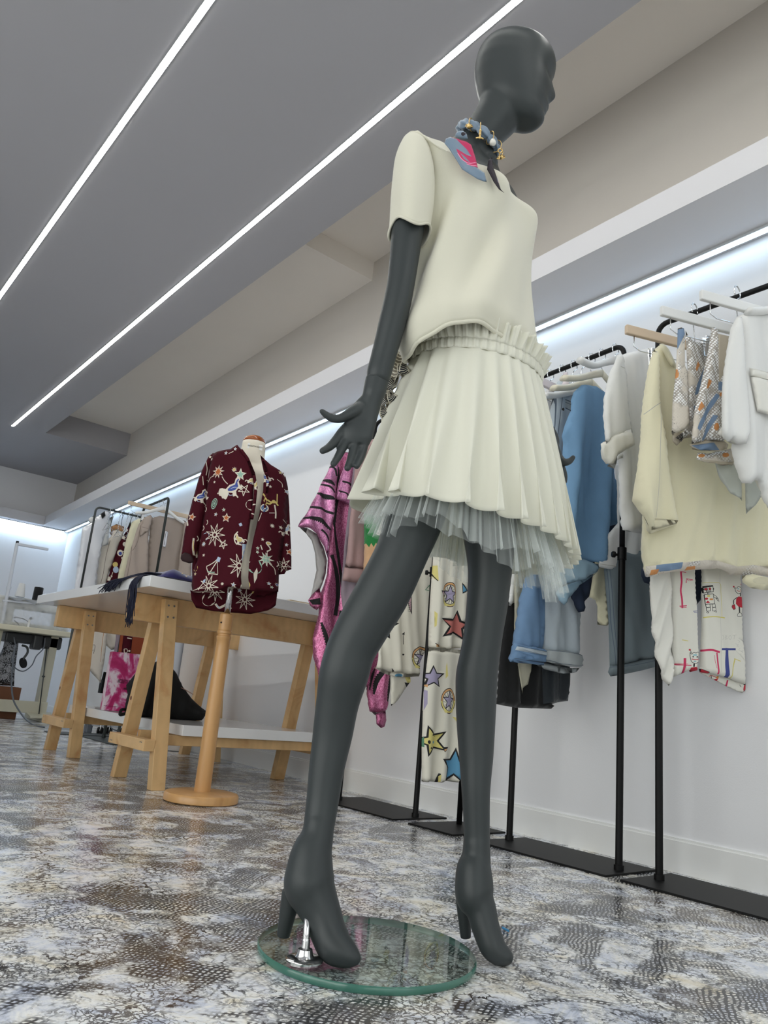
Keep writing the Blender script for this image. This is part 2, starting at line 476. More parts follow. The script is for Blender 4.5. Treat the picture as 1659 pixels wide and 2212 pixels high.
# unseen back wall, with an opening added for the back fill light
bw = MB()
bw.box(X0, Y0-0.1, 0, -1.6, Y0, 3.0); bw.box(1.4, Y0-0.1, 0, wx(Y0), Y0, 3.0); bw.box(-1.6, Y0-0.1, 2.3, 1.4, Y0, 3.0); bw.box(-1.6, Y0-0.1, 0, 1.4, Y0, 0.2)
struct('wall_back', bw, M_wall)
wf = MB()
for x in (-1.6, -0.62, 0.36, 1.35): wf.box(x, Y0-0.09, 0.2, x+0.05, Y0-0.03, 2.3)
for z in (0.2, 2.25): wf.box(-1.6, Y0-0.09, z, 1.4, Y0-0.03, z+0.05)
struct('added_window_1', wf, mat('added_window_frame', (90, 92, 95), 0.5))

w2 = MB()  # frame of the left-wall opening added for the side fill light
for y in (-1.0, 0.36, 1.76, 3.15): w2.box(X0-0.09, y, 0.12, X0-0.03, y+0.05, 2.3)
for z in (0.12, 2.25): w2.box(X0-0.09, -1.0, z, X0-0.03, 3.2, z+0.05)
struct('added_window_2', w2, _M['added_window_frame'])
# ceiling: low panel, and a stepped recess along the right wall
c = MB(); XE = 1.655
c.box(X0, Y0, ZC, XE, YF, 3.0)
c.box8([(XE, 7.23, ZC), (wx(7.23), 7.23, ZC), (wx(YF), YF, ZC), (XE, YF, ZC), (XE, 7.23, 3.0), (wx(7.23), 7.23, 3.0), (wx(YF), YF, 3.0), (XE, YF, 3.0)])
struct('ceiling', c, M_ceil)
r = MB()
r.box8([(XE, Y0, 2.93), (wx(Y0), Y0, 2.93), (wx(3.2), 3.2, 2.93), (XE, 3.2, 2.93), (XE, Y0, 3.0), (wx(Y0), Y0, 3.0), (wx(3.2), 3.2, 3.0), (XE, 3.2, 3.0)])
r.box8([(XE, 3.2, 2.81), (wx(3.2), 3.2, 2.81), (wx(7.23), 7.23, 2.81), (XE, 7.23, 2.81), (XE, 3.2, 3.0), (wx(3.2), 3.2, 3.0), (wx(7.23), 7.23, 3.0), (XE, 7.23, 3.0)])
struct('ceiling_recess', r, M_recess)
struct('upper_wall_shade', MB().box8(wall_slab(Y0, YF, 2.10, 2.94, 0.012, 0.0)), mat('shaded_upper_wall_paint', (208, 202, 194), 0.9, var=0.03, vscale=2))  # thin added panel: the upper wall's shade painted as a darker warm colour
# light shelf along the right and far walls
M_shelf = mat('light_shelf_paint', (212, 211, 214), 0.6)
struct('trim_1', MB().box8(wall_slab(Y0, YF, 2.005, 2.10, 0.314, 0.0)), M_shelf)
struct('trim_2', MB().box(X0, 8.735, 2.0, wx(8.7, 0.314), YF, 2.10), M_shelf)
# baseboards
b = MB().box8(wall_slab(Y0, YF, 0, 0.088, 0.012, 0.0)); b.box8(wall_slab(Y0, YF, 0.088, 0.096, 0.008, 0.0))
struct('baseboard_right', b, M_trim)
struct('baseboard_far', MB().box(X0, YF-0.012, 0, wx(YF, 0.012), YF, 0.09), M_trim)
struct('baseboard_left', MB().box(X0, 3.2, 0, X0+0.012, YF-0.012, 0.09), M_trim)

# LED strips
def led(name, mb, prof, lab, m, group=None):
    t = thing(name, (0, 0, 0), lab, 'light', group)
    mb.build('diffuser', m, t); prof.build('profile', M_alu, t)
    return t
def ceil_led(x, y0, y1, lab):
    d = MB().box(x-0.011, y0, ZC-0.004, x+0.011, y1, ZC+0.0)
    p = MB().box(x-0.013, y0-0.002, ZC-0.003, x-0.011, y1+0.002, ZC); p.box(x+0.011, y0-0.002, ZC-0.003, x+0.013, y1+0.002, ZC); p.box(x-0.013, y1, ZC-0.003, x+0.013, y1+0.002, ZC)
    led('led_strip_light', d, p, lab, M_led_ceil)
ceil_led(0.669, -2.0, 7.30, 'long white LED strip recessed in the ceiling, leftmost of the two')
ceil_led(1.381, -2.0, 7.30, 'long white LED strip in the ceiling running just left of the mannequin head')
def slab(ya, yb, z0, z1, i0, i1): return wall_slab(ya, yb, z0, z1, i0, i1)
led('led_strip_light', MB().box8(slab(Y0+0.05, YF-0.05, 1.992, 1.997, 0.052, 0.030)), MB().box8(slab(Y0+0.05, YF-0.05, 1.994, 2.005, 0.056, 0.026)),
    'LED strip under the shelf along the right wall, above the clothes racks', M_led_wall)
led('led_strip_light', MB().box(X0+0.05, YF-0.052, 1.990, wx(YF, 0.06), YF-0.03, 1.995), MB().box(X0+0.05, YF-0.056, 1.992, wx(YF, 0.056), YF-0.026, 2.0),
    'LED strip along the far wall, above the sewing table', M_led_far)
# ------------------------------------------------------------------ the mannequin
C0 = 1.43
def M(x, y, off=0.0):
    """a point in the upright plane through the mannequin (off = metres further away)"""
    return at(x, y, HV, C0+off)
M_man = mat('satin_charcoal_fibreglass', (53, 58, 59), 0.45, bump=0.02, bscale=600, spec=0.4)
def limb(mb, pairs, seg=28, n=60, flat=1.0):
    """tube through outline pairs ((x, y) one side, (x, y) other side, off)"""
    rows = []
    for (a, b, off) in pairs:
        c = M((a[0]+b[0])/2, (a[1]+b[1])/2, off)
        rows.append([*c, math.hypot(a[0]-b[0], a[1]-b[1])/2*scale_at(c)])
    S = spline(rows, n)
    mb.tube([s[:3] for s in S], [max(0.002, s[3]) for s in S], seg, True, flat=(HV, flat) if flat != 1.0 else None)
def fuse(o, vox, it=4, fac=0.5):
    m = o.modifiers.new('remesh', 'REMESH'); m.mode = 'VOXEL'; m.voxel_size = vox; m.use_smooth_shade = True
    s = o.modifiers.new('smooth', 'SMOOTH'); s.factor = fac; s.iterations = it
    return o
mann_loc = M(1000, 1700, 0.0); mann_loc[2] = 0
man = thing('mannequin', tuple(mann_loc), 'tall charcoal grey female mannequin in moulded high heels standing on a round glass base', 'mannequin')
bd = MB()
# right leg with its shoe (on the glass), then left leg
limb(bd, [((910, 920), (1010, 950), 0.01), ((880, 1010), (978, 1055), -0.015), ((840, 1090), (955, 1140), -0.035), ((816, 1169), (920, 1218), -0.05), ((768, 1265), (880, 1305), -0.05), ((726, 1344), (833, 1380), -0.05),
          ((706, 1390), (808, 1424), -0.05), ((690, 1447), (795, 1470), -0.05), ((684, 1503), (776, 1525), -0.045), ((676, 1580), (760, 1600), -0.04), ((668, 1650), (745, 1660), -0.045), ((660, 1741), (730, 1745), -0.055),
          ((654, 1795), (721, 1795), -0.066)], 32, 90)
limb(bd, [((658, 1770), (722, 1775), -0.062), ((650, 1805), (721, 1805), -0.068), ((631, 1838), (719, 1838), -0.074), ((619, 1872), (720, 1876), -0.08), ((613, 1910), (724, 1905), -0.085), ((636, 1953), (730, 1938), -0.092),
          ((656, 1988), (737, 1966), -0.100), ((674, 2030), (746, 2000), -0.112), ((692, 2064), (756, 2022), -0.125), ((722, 2080), (766, 2036), -0.135), ((752, 2085), (777, 2054), -0.142), ((774, 2083), (782, 2069), -0.146)], 28, 70, 1.12)
limb(bd, [((985, 930), (1150, 960), 0.03), ((985, 1060), (1128, 1075), 0.03), ((1000, 1150), (1116, 1160), 0.03), ((1011, 1232), (1105, 1240), 0.03), ((1008, 1300), (1097, 1306), 0.03), ((1002, 1365), (1086, 1370), 0.03),
          ((993, 1417), (1079, 1420), 0.03), ((985, 1456), (1075, 1458), 0.03), ((984, 1500), (1073, 1500), 0.03), ((986, 1560), (1070, 1560), 0.03), ((991, 1630), (1066, 1630), 0.025), ((997, 1710), (1059, 1710), 0.015), ((1001, 1778), (1058, 1778), 0.012),
          ((1003, 1840), (1059, 1840), 0.01)], 32, 90)
limb(bd, [((1001, 1815), (1058, 1815), 0.012), ((997, 1852), (1060, 1852), 0.010), ((987, 1874), (1062, 1876), 0.006), ((983, 1902), (1065, 1908), 0.002), ((985, 1938), (1068, 1938), -0.004), ((1005, 1968), (1072, 1958), -0.01), ((1016, 2000), (1077, 1988), -0.018),
          ((1028, 2034), (1084, 2014), -0.026), ((1042, 2062), (1092, 2034), -0.032), ((1062, 2076), (1100, 2046), -0.036), ((1086, 2083), (1108, 2056), -0.040), ((1103, 2083), (1112, 2068), -0.042)], 28, 70, 1.12)
# trunk in the body's own frame: front and right-hand directions
FB = 0.766*RH-0.643*HV
RB = -0.643*RH-0.766*HV
def ring(c, w, d, n=64, tilt=0.0, sup=2.0, dip=0.0, bust=0.0):
    """section of the trunk: w half width, d half depth, tilt = rise of the front"""
    out = []
    for k in range(n):
        t = 2*PI*k/n; ct, st = math.cos(t), math.sin(t)
        e = 2/sup
        x = math.copysign(abs(ct)**e, ct)*w; y = math.copysign(abs(st)**e, st)*d
        if bust and st > 0:
            y += bust*(math.exp(-((x-0.072)/0.042)**2)+math.exp(-((x+0.072)/0.042)**2))*st
        out.append(np.array(c)+RB*x+FB*y+ZV*(tilt*(st if st > 0 else 0.3*st)-dip*abs(ct)))
    return out
trunk = [(M(1010, 1010, .03), .10, .075), (M(1012, 930, .03), .115, .085), (M(1018, 850, .02), .112, .08), (M(1024, 770, .01), .10, .078), (M(1024, 700), .108, .080), (M(1026, 620), .110, .082), (M(1030, 540), .120, .09), (M(1034, 470), .125, .095),
         (M(1028, 420), .13, .08), (M(1022, 385), .12, .06), (M(1022, 365), .10, .05), (M(1022, 345), .08, .045), (M(1024, 325), .05, .045)]
bd.loft([ring(c, w, d, 40) for c, w, d in trunk])
# neck
limb(bd, [((985, 350), (1075, 385), -0.01), ((975, 318), (1066, 345), -0.01), ((993, 296), (1068, 318), -0.015), ((1005, 278), (1086, 298), -0.016), ((1017, 256), (1106, 280), -0.018), ((1028, 236), (1122, 266), -0.022), ((1037, 212), (1136, 246), -0.026), ((1050, 190), (1144, 222), -0.028)], 28, 30)
# head: slices in its own frame
HF = (math.sin(math.radians(83))*RH-math.cos(math.radians(83))*HV); HS = -(math.cos(math.radians(83))*RH+math.sin(math.radians(83))*HV)
HC = M(1108, 180, -0.03)
TILT = math.radians(9)
HU = math.cos(TILT)*ZV+math.sin(TILT)*HF; HF = math.cos(TILT)*HF-math.sin(TILT)*ZV
prof = [(-.114, .060, .030, .022), (-.109, .074, .010, .034), (-.100, .082, -.012, .044), (-.088, .086, -.036, .053), (-.076, .083, -.052, .059), (-.066, .085, -.061, .062), (-.056, .087, -.067, .064), (-.046, .087, -.071, .066), (-.034, .087, -.076, .068), (-.020, .088, -.081, .070),
        (-.005, .087, -.087, .072), (.010, .085, -.091, .074), (.024, .084, -.094, .076), (.038, .087, -.095, .077), (.055, .087, -.095, .078), (.072, .081, -.091, .075), (.088, .069, -.081, .067), (.100, .053, -.066, .055), (.108, .037, -.050, .041), (.114, .014, -.028, .021)]
P = spline(prof, 64); hr = []
for w, f, b, s in P:
    r_ = []
    for k in range(72):
        t = 2*PI*k/72; ct, st = math.cos(t), math.sin(t)
        u = (f+b)/2+(f-b)/2*math.copysign(abs(ct)**0.92, ct); v = s*math.copysign(abs(st)**0.95, st)
        if ct > 0:
            g = lambda x, m, q: math.exp(-((x-m)/q)**2)
            nz = (g(w, -.030, .009)*0.011+g(w, -.017, .012)*0.010+g(w, .0, .014)*0.005) * g(v, 0, .0115)   # nose
            nz += (g(w, -.058, .0045)*0.0075+g(w, -.0695, .0045)*0.007)*g(v, 0, .020)                     # lips
            nz -= g(w, -.0635, .0022)*0.004*g(v, 0, .018)
            nz -= g(w, .012, .012)*0.006*(g(v, .031, .014)+g(v, -.031, .014))                               # eye hollows
            nz += g(w, -.098, .010)*0.004*g(v, 0, .02)
            u += nz
        r_.append(HC+HF*u+HS*v+HU*(w if w > 0 else w*0.92))
    hr.append(r_)
bd.loft(hr)
fuse(bd.build('body', M_man, man, True), 0.0032, 9)

# block heels, each with its seam
def block_heel(tl, tr, bl, br, o1, o2, zb):
    mb = MB()
    A = M((tl[0]+tr[0])/2, (tl[1]+tr[1])/2, o1); B = M((bl[0]+br[0])/2, (bl[1]+br[1])/2, o2); B[2] = max(B[2], zb)
    ra = math.hypot(tl[0]-tr[0], tl[1]-tr[1])/2*scale_at(A); rb = math.hypot(bl[0]-br[0], bl[1]-br[1])/2*scale_at(B)
    pts = [A+(B-A)*t for t in np.linspace(0, 1, 8)]
    mb.tube(pts, [ra+(rb-ra)*t for t in np.linspace(0, 1, 8)], 24, True)
    o = mb.build('heel', M_man, man, auto=50); bevel(o, 0.002); return o
block_heel((611, 1916), (652, 1934), (598, 2020), (625, 2026), -0.068, -0.060, 0.014)
block_heel((985, 1936), (1017, 1948), (995, 2024), (1017, 2028), 0.036, 0.040, 0.004)

# right arm, seen against the shirt
ar = MB()
limb(ar, [((862, 340), (930, 370), -0.11), ((852, 420), (926, 440), -0.12), ((845, 510), (912, 517), -0.13), ((841, 565), (903, 572), -0.13), ((836, 612), (895, 620), -0.13), ((828, 651), (887, 662), -0.128), ((818, 694), (875, 708), -0.125), ((809, 735), (862, 752), -0.122), ((801, 768), (852, 786), -0.12), ((793, 806), (842, 822), -0.12), ((794, 818), (838, 833), -0.12)], 28, 60)
ar.build('arm', M_man, man, True)

def hand(name, wrist, palm, fingers, off, vox=0.0021):
    """palm = outline pairs; fingers = list of ([(x, y, doff)...], [radius px...])"""
    mb = MB(); rows = []
    for a, b, o in wrist+palm:
        c = M((a[0]+b[0])/2, (a[1]+b[1])/2, off+o); rows.append([*c, math.hypot(a[0]-b[0], a[1]-b[1])/2*scale_at(c)])
    k = len(wrist); S = spline(rows, 40); rings = []; n = len(S)
    for i, s in enumerate(S):
        t = S[min(i+1, n-1)][:3]-S[max(i-1, 0)][:3]; t /= np.linalg.norm(t)
        ax = np.cross(t, HV); ax /= np.linalg.norm(ax); de = np.cross(ax, t)
        f = i/(n-1); fl = 1.0 if f < 0.25 else max(0.36, 1.0-(f-0.25)*1.6)
        rings.append([s[:3]+ax*math.cos(q)*s[3]+de*math.sin(q)*min(s[3]*fl, 0.021) for q in np.linspace(0, 2*PI, 28, endpoint=False)])
    mb.loft(rings)
    for pts, rad in fingers:
        Q = [[*M(x, y, off+o), r*1.12*scale_at(M(x, y, off+o))] for (x, y, o), r in zip(pts, rad)]
        S = spline(Q, 24)
        mb.tube([s[:3] for s in S], [s[3] for s in S], 16)
        mb.ball(S[-1][:3], S[-1][3], 14)
    return fuse(mb.build(name, M_man, man, True), vox, 2)
hand('hand', [((790, 814), (840, 824), 0), ((785, 838), (834, 848), 0), ((781, 856), (826, 868), 0)],
     [((768, 872), (822, 884), 0), ((752, 893), (816, 902), -.004), ((744, 915), (811, 922), -.006), ((735, 938), (804, 950), -.006), ((738, 950), (798, 964), -.004)],
     [([(790, 876, 0), (768, 888, -.012), (750, 897, -.018), (734, 904, -.020), (717, 903, -.022), (703, 895, -.026), (695.5, 888.5, -.03)], [14, 13, 10.5, 9, 8.2, 6.8, 5.2]),
      ([(756, 915, 0), (740, 932, -.004), (725, 952, -.010), (711, 966, -.018), (697, 974, -.028)], [9.5, 9.5, 9.3, 8.2, 6.6]),
      ([(765, 925, 0), (752, 946, -.004), (741, 966, -.008), (730, 987, -.016), (720.5, 1002, -.026)], [9.5, 9, 8.6, 8, 6.6]),
      ([(780, 930, 0), (769, 952, -.003), (763, 974, -.006), (757, 995, -.012), (750.5, 1011, -.022)], [9.5, 9, 8.6, 8.2, 6.8]),
      ([(796, 938, 0), (788, 957, -.002), (783, 978, -.004), (777, 994, -.010), (770.5, 1007, -.018)], [9.5, 8.6, 8, 7.6, 6.2])], -0.12)
# left hand, mostly behind the skirt
la = MB()
limb(la, [((1072, 450), (1118, 450), 0.15), ((1072, 590), (1120, 590), 0.17), ((1092, 720), (1137, 718), 0.19), ((1108, 822), (1147, 816), 0.19), ((1128, 880), (1164, 872), 0.185), ((1132, 892), (1165, 886), 0.183)], 24, 40)
la.build('arm', M_man, man, True)
hand('hand', [((1128, 876), (1165, 868), 0), ((1136, 902), (1174, 895), 0)], [((1146, 928), (1192, 918), 0), ((1160, 955), (1208, 945), 0), ((1166, 985), (1204, 980), 0)],
     [([(1186, 940, 0), (1198, 968, -.004), (1208, 990, -.010), (1220, 999, -.016), (1232, 995, -.018), (1238, 988, -.020)], [11, 10, 8.5, 7.5, 6, 4.5]),
      ([(1192, 975, 0), (1204, 992, 0), (1212, 1010, 0), (1218, 1028, 0), (1219, 1040, 0)], [10, 9, 8, 7, 5.5]),
      ([(1184, 980, 0), (1194, 1002, .004), (1199, 1022, .008), (1200, 1040, .012)], [9, 8, 7.5, 6]),
      ([(1174, 984, 0), (1180, 1006, .006), (1183, 1026, .012), (1183, 1042, .016)], [9, 8, 7.5, 6]),
      ([(1167, 980, 0), (1170, 998, .008), (1171, 1014, .014), (1170, 1026, .018)], [8, 7.5, 7, 5.5])], 0.18)

# glass base with its steel fitting
g = bpy.data.materials.new('clear_glass'); nt, b = nodes_of(g)
tr = node(nt, 'ShaderNodeBsdfTransparent'); tr.inputs[0].default_value = (0.93, 0.972, 0.955, 1)
gl = node(nt, 'ShaderNodeBsdfGlossy'); gl.inputs['Roughness'].default_value = 0.01
lw_ = node(nt, 'ShaderNodeLayerWeight'); lw_.inputs[0].default_value = 0.5
pw = node(nt, 'ShaderNodeMath', operation='POWER'); pw.inputs[1].default_value = 5.0; nt.links.new(lw_.outputs['Facing'], pw.inputs[0])
fr = node(nt, 'ShaderNodeMath', operation='MULTIPLY_ADD'); fr.inputs[1].default_value = 0.92; fr.inputs[2].default_value = 0.05; nt.links.new(pw.outputs[0], fr.inputs[0])
mx = node(nt, 'ShaderNodeMixShader'); nt.links.new(fr.outputs[0], mx.inputs[0]); nt.links.new(tr.outputs[0], mx.inputs[1]); nt.links.new(gl.outputs[0], mx.inputs[2])
nt.links.new(mx.outputs[0], nt.nodes['Material Output'].inputs[0])
M_gedge = mat('green_glass_edge', (70, 128, 112), 0.1, spec=0.6)
M_gedge.node_tree.nodes['Principled BSDF'].inputs['Transmission Weight'].default_value = 0.35
GC = RH*0.0385+HV*1.385
GR = 0.181
gb = MB(); gb.lathe(GC, [(GR-.0015, 0.001), (GR-.0015, 0.012)], 96)
gbo = gb.build('glass_base', g, man, auto=30)
ge = MB(); rr = []
for r_, h in ((GR-.002, .0008), (GR, .003), (GR, .010), (GR-.002, .0122)): rr.append([GC+np.array([math.cos(2*PI*k/96)*r_, math.sin(2*PI*k/96)*r_, h]) for k in range(96)])
ge.loft(rr, False); tag(ge.build('glass_edge', M_gedge, gbo, True), 'green ground edge of the glass')
RC = RH*-0.0588+HV*1.289
fl = MB(); fl.lathe(RC, [(.029, .012), (.029, .0140), (.026, .016), (.015, .0175), (.0125, .021), (.011, .028), (.0065, .030), (.006, .04)], 32)
flo = fl.build('flange', M_chrome, man, auto=40)
rd = MB(); A = RC+np.array([0, 0, 0.03]); B_ = M(668, 1940, -0.10)
rd.tube([A, A+(B_-A)*0.5, B_], 0.0056, 20); rd.build('support_rod', M_chrome, man, True)
# ------------------------------------------------------------------ the outfit on the mannequin
M_tee = mat('ivory_jersey', (215, 212, 195), 0.85, bump=0.12, bscale=900, sheen=0.25)
M_cotton = mat('white_cotton_poplin', (242, 241, 228), 0.7, bump=0.05, bscale=700)
def through(m, t=0.25):
    """lets light pass through thin cloth"""
    nt = m.node_tree; b = nt.nodes['Principled BSDF']; o = nt.nodes['Material Output']
    tl = node(nt, 'ShaderNodeBsdfTranslucent'); tl.inputs[0].default_value = b.inputs['Base Color'].default_value
    mx = node(nt, 'ShaderNodeMixShader'); mx.inputs[0].default_value = t
    nt.links.new(b.outputs[0], mx.inputs[1]); nt.links.new(tl.outputs[0], mx.inputs[2]); nt.links.new(mx.outputs[0], o.inputs[0])
    return m
through(M_cotton, 0.25)
M_tulle = bpy.data.materials.new('white_tulle'); nt, b = nodes_of(M_tulle)
b.inputs['Base Color'].default_value = (*lin((240, 246, 244)), 1); b.inputs['Roughness'].default_value = 0.8
tr = node(nt, 'ShaderNodeBsdfTransparent'); tl = node(nt, 'ShaderNodeBsdfTranslucent'); tl.inputs[0].default_value = (*lin((240, 246, 244)), 1)
m1 = node(nt, 'ShaderNodeMixShader'); m1.inputs[0].default_value = 0.45; m2 = node(nt, 'ShaderNodeMixShader')
lw = node(nt, 'ShaderNodeLayerWeight'); lw.inputs[0].default_value = 0.35
mr = node(nt, 'ShaderNodeMapRange'); mr.inputs[3].default_value = 0.11; mr.inputs[4].default_value = 0.70
nt.links.new(lw.outputs['Facing'], mr.inputs[0])
nt.links.new(b.outputs[0], m1.inputs[1]); nt.links.new(tl.outputs[0], m1.inputs[2])
nt.links.new(mr.outputs[0], m2.inputs[0]); nt.links.new(tr.outputs[0], m2.inputs[1]); nt.links.new(m1.outputs[0], m2.inputs[2])
nt.links.new(m2.outputs[0], nt.nodes['Material Output'].inputs[0])

# ---- T-shirt
tee = thing('t_shirt', tuple(M(1020, 600)), 'ivory short sleeved T-shirt worn by the charcoal mannequin', 't-shirt')
# (centre, half width, half depth, front tilt, bust)
body_rows = [((1016, 782, 0), .160, .124, .00, 0, 0), ((1016, 752, 0), .164, .128, .0, 0, 0), ((1015, 715, 0), .158, .125, 0, 0, 0), ((1014, 670, 0), .155, .122, 0, 0, 0), ((1016, 610, 0), .150, .114, 0, .003, 0),
             ((1019, 550, 0), .150, .107, 0, .010, 0), ((1023, 505, 0), .153, .102, 0, .020, 0), ((1025, 470, 0), .158, .099, 0, .027, 0), ((1023, 440, 0), .166, .094, -.014, .022, .004), ((1019, 410, 0), .176, .086, -.044, .010, .012),
             ((1016, 385, 0), .186, .076, -.068, 0, .026), ((1013, 362, 0), .188, .070, -.090, 0, .044), ((1012, 354, 0), .172, .068, -.099, 0, .050), ((1013, 351, 0), .146, .070, -.101, 0, .044), ((1016, 356, 0), .116, .071, -.094, 0, .024), ((1020, 366, 0), .082, .072, -.080, 0, .004)]
rows = spline([[*M(*c), w, d, t, bu, dp] for c, w, d, t, bu, dp in body_rows], 70)
NT = 160; R_ = []
for i, s in enumerate(rows):
    f = i/(len(rows)-1); c = s[:3]
    out = ring(c, s[3], s[4], NT, s[5], 2.1, s[7], s[6])
    for k in range(NT):
        t = 2*PI*k/NT
        # drag folds: soft ridges that run from the bust down towards the near hip, gathers above the hem
        W = lambda c: ((t-c+PI) % (2*PI))-PI          # turned so that c = .7 faces the camera
        near = max(0, math.cos(W(0.6)))
        fold = (0.0135*math.sin(6.5*W(0.6)-12.0*f+0.5*math.sin(3*t))+0.0045*math.sin(12*W(0.6)-20*f))*near*math.exp(-((f-0.27)/0.20)**2)
        fold += 0.0035*math.sin(15*t+2)*max(0, 1-f/0.16)*0.8
        q = out[k]; dirv = q-c; dirv[2] = 0; dirv /= np.linalg.norm(dirv)+1e-9
        bl = math.exp(-(W(0.05)/0.9)**2)*math.exp(-((f-0.05)/0.08)**2)*0.020     # blousing over the waistband on her right
        tuck = -0.020*math.exp(-(f/0.035)**2)*(1-math.exp(-(W(0.30)/1.0)**2))     # tucked in elsewhere
        out[k] = q+dirv*(fold+bl+tuck)
        hem = math.exp(-(f/0.12)**2)
        out[k] = out[k]+ZV*hem*(0.010*math.exp(-(W(0.80)/0.42)**2)-0.048*math.exp(-(W(-0.35)/0.55)**2)-0.010*math.exp(-(W(2.2)/0.5)**2))
    R_.append(out)
tb = MB(); tb.loft(R_, False); o = tb.build('shirt_body', M_tee, tee, True); solid(o, 0.002, 1); 
# hem roll
top = R_[0]
hm = MB(); hm.tube(top, 0.0042, 8, closed=True); hm.build('hem', M_tee, tee, True)
nk = R_[-1]; nb_ = MB(); nb_.tube([p+ZV*0.003 for p in nk], 0.0055, 10, closed=True, flat=(ZV, 1.6)); nb_.build('neckband', M_tee, tee, True)
def sleeve(pairs, off, wav, nearraise=0.0, flat=1.1):
    Q = []
    for a, b_ in pairs:
        c = M((a[0]+b_[0])/2, (a[1]+b_[1])/2, off); Q.append([*c, math.hypot(a[0]-b_[0], a[1]-b_[1])/2*scale_at(c)])
    S = spline(Q, 34); rings = []
    for i, s in enumerate(S):
        f = i/(len(S)-1); rr = []
        for k in range(64):
            t = 2*PI*k/64
            w = s[3]*(1+0.05*f*math.sin(4*t+1.0)+0.03*math.sin(2*t+5*f))
            x = RH*math.cos(t)*w-HV*math.sin(t)*w*flat
            z = 0.010*math.sin(3*t+wav)*f**3 + (0.35*(1-f)**2)*(-abs(math.cos(t)))*0.0 - 0.55*math.cos(t)*s[3]*(1-f)*0.9
            rr.append(s[:3]+x+ZV*z)
        rings.append(rr)
    mb = MB(); mb.loft(rings, False); o = mb.build('sleeve', M_tee, tee, True); solid(o, 0.002, -1)
    e = MB(); e.tube(rings[-1], 0.0026, 8, closed=True); e.build('cuff', M_tee, o, True)
    e = MB(); e.tube([p+RH*0.001 for p in rings[2]], 0.002, 6, closed=True); e.build('armhole_seam', M_tee, o, True)
sleeve([((893, 296), (918, 302)), ((876, 302), (926, 316)), ((865, 320), (932, 336)), ((856, 345), (936, 360)), ((849, 390), (938, 402)), ((844, 440), (935, 452)), ((842, 478), (930, 489)), ((841, 498), (928, 506))], -0.128, 0.6)
sleeve([((1075, 428), (1105, 434)), ((1068, 440), (1116, 448)), ((1064, 470), (1122, 475)), ((1062, 520), (1124, 522)), ((1064, 570), (1124, 570))], 0.15, 2.0)

# ---- skirt
sk = thing('skirt', tuple(M(1010, 1000)), 'white pleated mini skirt with ruffled waistband and tulle hem on the mannequin', 'skirt')
def skirt_ring(c, a, b, tilt, n, t0=0.0):
    return [(np.array(c), RH*math.cos(2*PI*k/n)*a-HV*math.sin(2*PI*k/n)*b+ZV*tilt*math.cos(2*PI*k/n), 2*PI*k/n) for k in range(n)]
WC = M(1027, 806); HC_ = M(1004, 1158)
WA, WB, HA, HB = .133, .116, .214, .200
def skirt_at(f, t, pa, k1):
    """point on the skirt: f down 0..1, t around"""
    c = WC+(HC_-WC)*f
    g = f**0.96
    a = WA+(HA-WA)*g; b_ = WB+(HB-WB)*g
    ph = k1(t)
    amp = pa(t)*(0.10+0.90*f**0.8)
    r = 1+0*f
    rad = amp*math.sin(ph)+amp*0.35*math.sin(2*ph+1.3)*f
    tan = 1.3*amp*math.cos(ph)*f**1.5
    e = RH*math.cos(t)*a-HV*math.sin(t)*b_
    el = e/np.linalg.norm(e); tg = -RH*math.sin(t)*a-HV*math.cos(t)*b_; tg /= np.linalg.norm(tg)
    tilt = -(0.012+0.030*f)*math.cos(t)+0.012*f*math.sin(t)
    return c+e+el*rad+tg*tan+ZV*(tilt+0.006*f*math.sin(2*t+1))
def phase(t):
    return 23*t+14*math.sin(t-0.3)+1.2*math.sin(3*t-1.0)+0.8*math.sin(5*t)
def pamp(t):
    return (0.34+0.06*math.sin(5*t+1))/(23+14*math.cos(t-0.3)+3.0)+0.0015
NS = 900; NR = 44
rows = [[skirt_at(i/NR, 2*PI*k/NS, pamp, phase) for k in range(NS)] for i in range(NR+1)]
mb = MB(); mb.loft(rows, False); o = mb.build('skirt_panel', M_cotton, sk, True); solid(o, 0.0009, 0)
# gathered waistband and its standing ruffle
def wb(t, h, rad, n=64):
    ph = 46*t+1.2*math.sin(3*t)
    c = WC+ZV*h
    e = RH*math.cos(t)*WA-HV*math.sin(t)*WB; el = e/np.linalg.norm(e)
    return c+e+el*(rad[0]+rad[1]*math.sin(ph)+rad[1]*0.5*math.sin(2.37*ph))+ZV*(-0.012*math.cos(t))
rr = [[wb(2*PI*k/720, h, r) for k in range(720)] for h, r in ((-.006, (.003, .001)), (0, (.004, .0012)), (.008, (.004, .0022)), (.016, (.003, .001)))]
mb = MB(); mb.loft(rr, False); o = mb.build('waistband', M_cotton, sk, True); solid(o, .001, 0)
rr = []
for j in range(8):
    q = j/7
    rr.append([wb(2*PI*k/720, .016+(.026+.012*math.exp(-((2*PI*k/720-1.3)/.7)**2))*q+0.003*q*math.sin(23*2*PI*k/720+1), (.003+.010*q, .0012+.0058*q)) for k in range(720)])
mb = MB(); mb.loft(rr, False); o = mb.build('ruffle', M_cotton, sk, True); solid(o, .0008, 0)
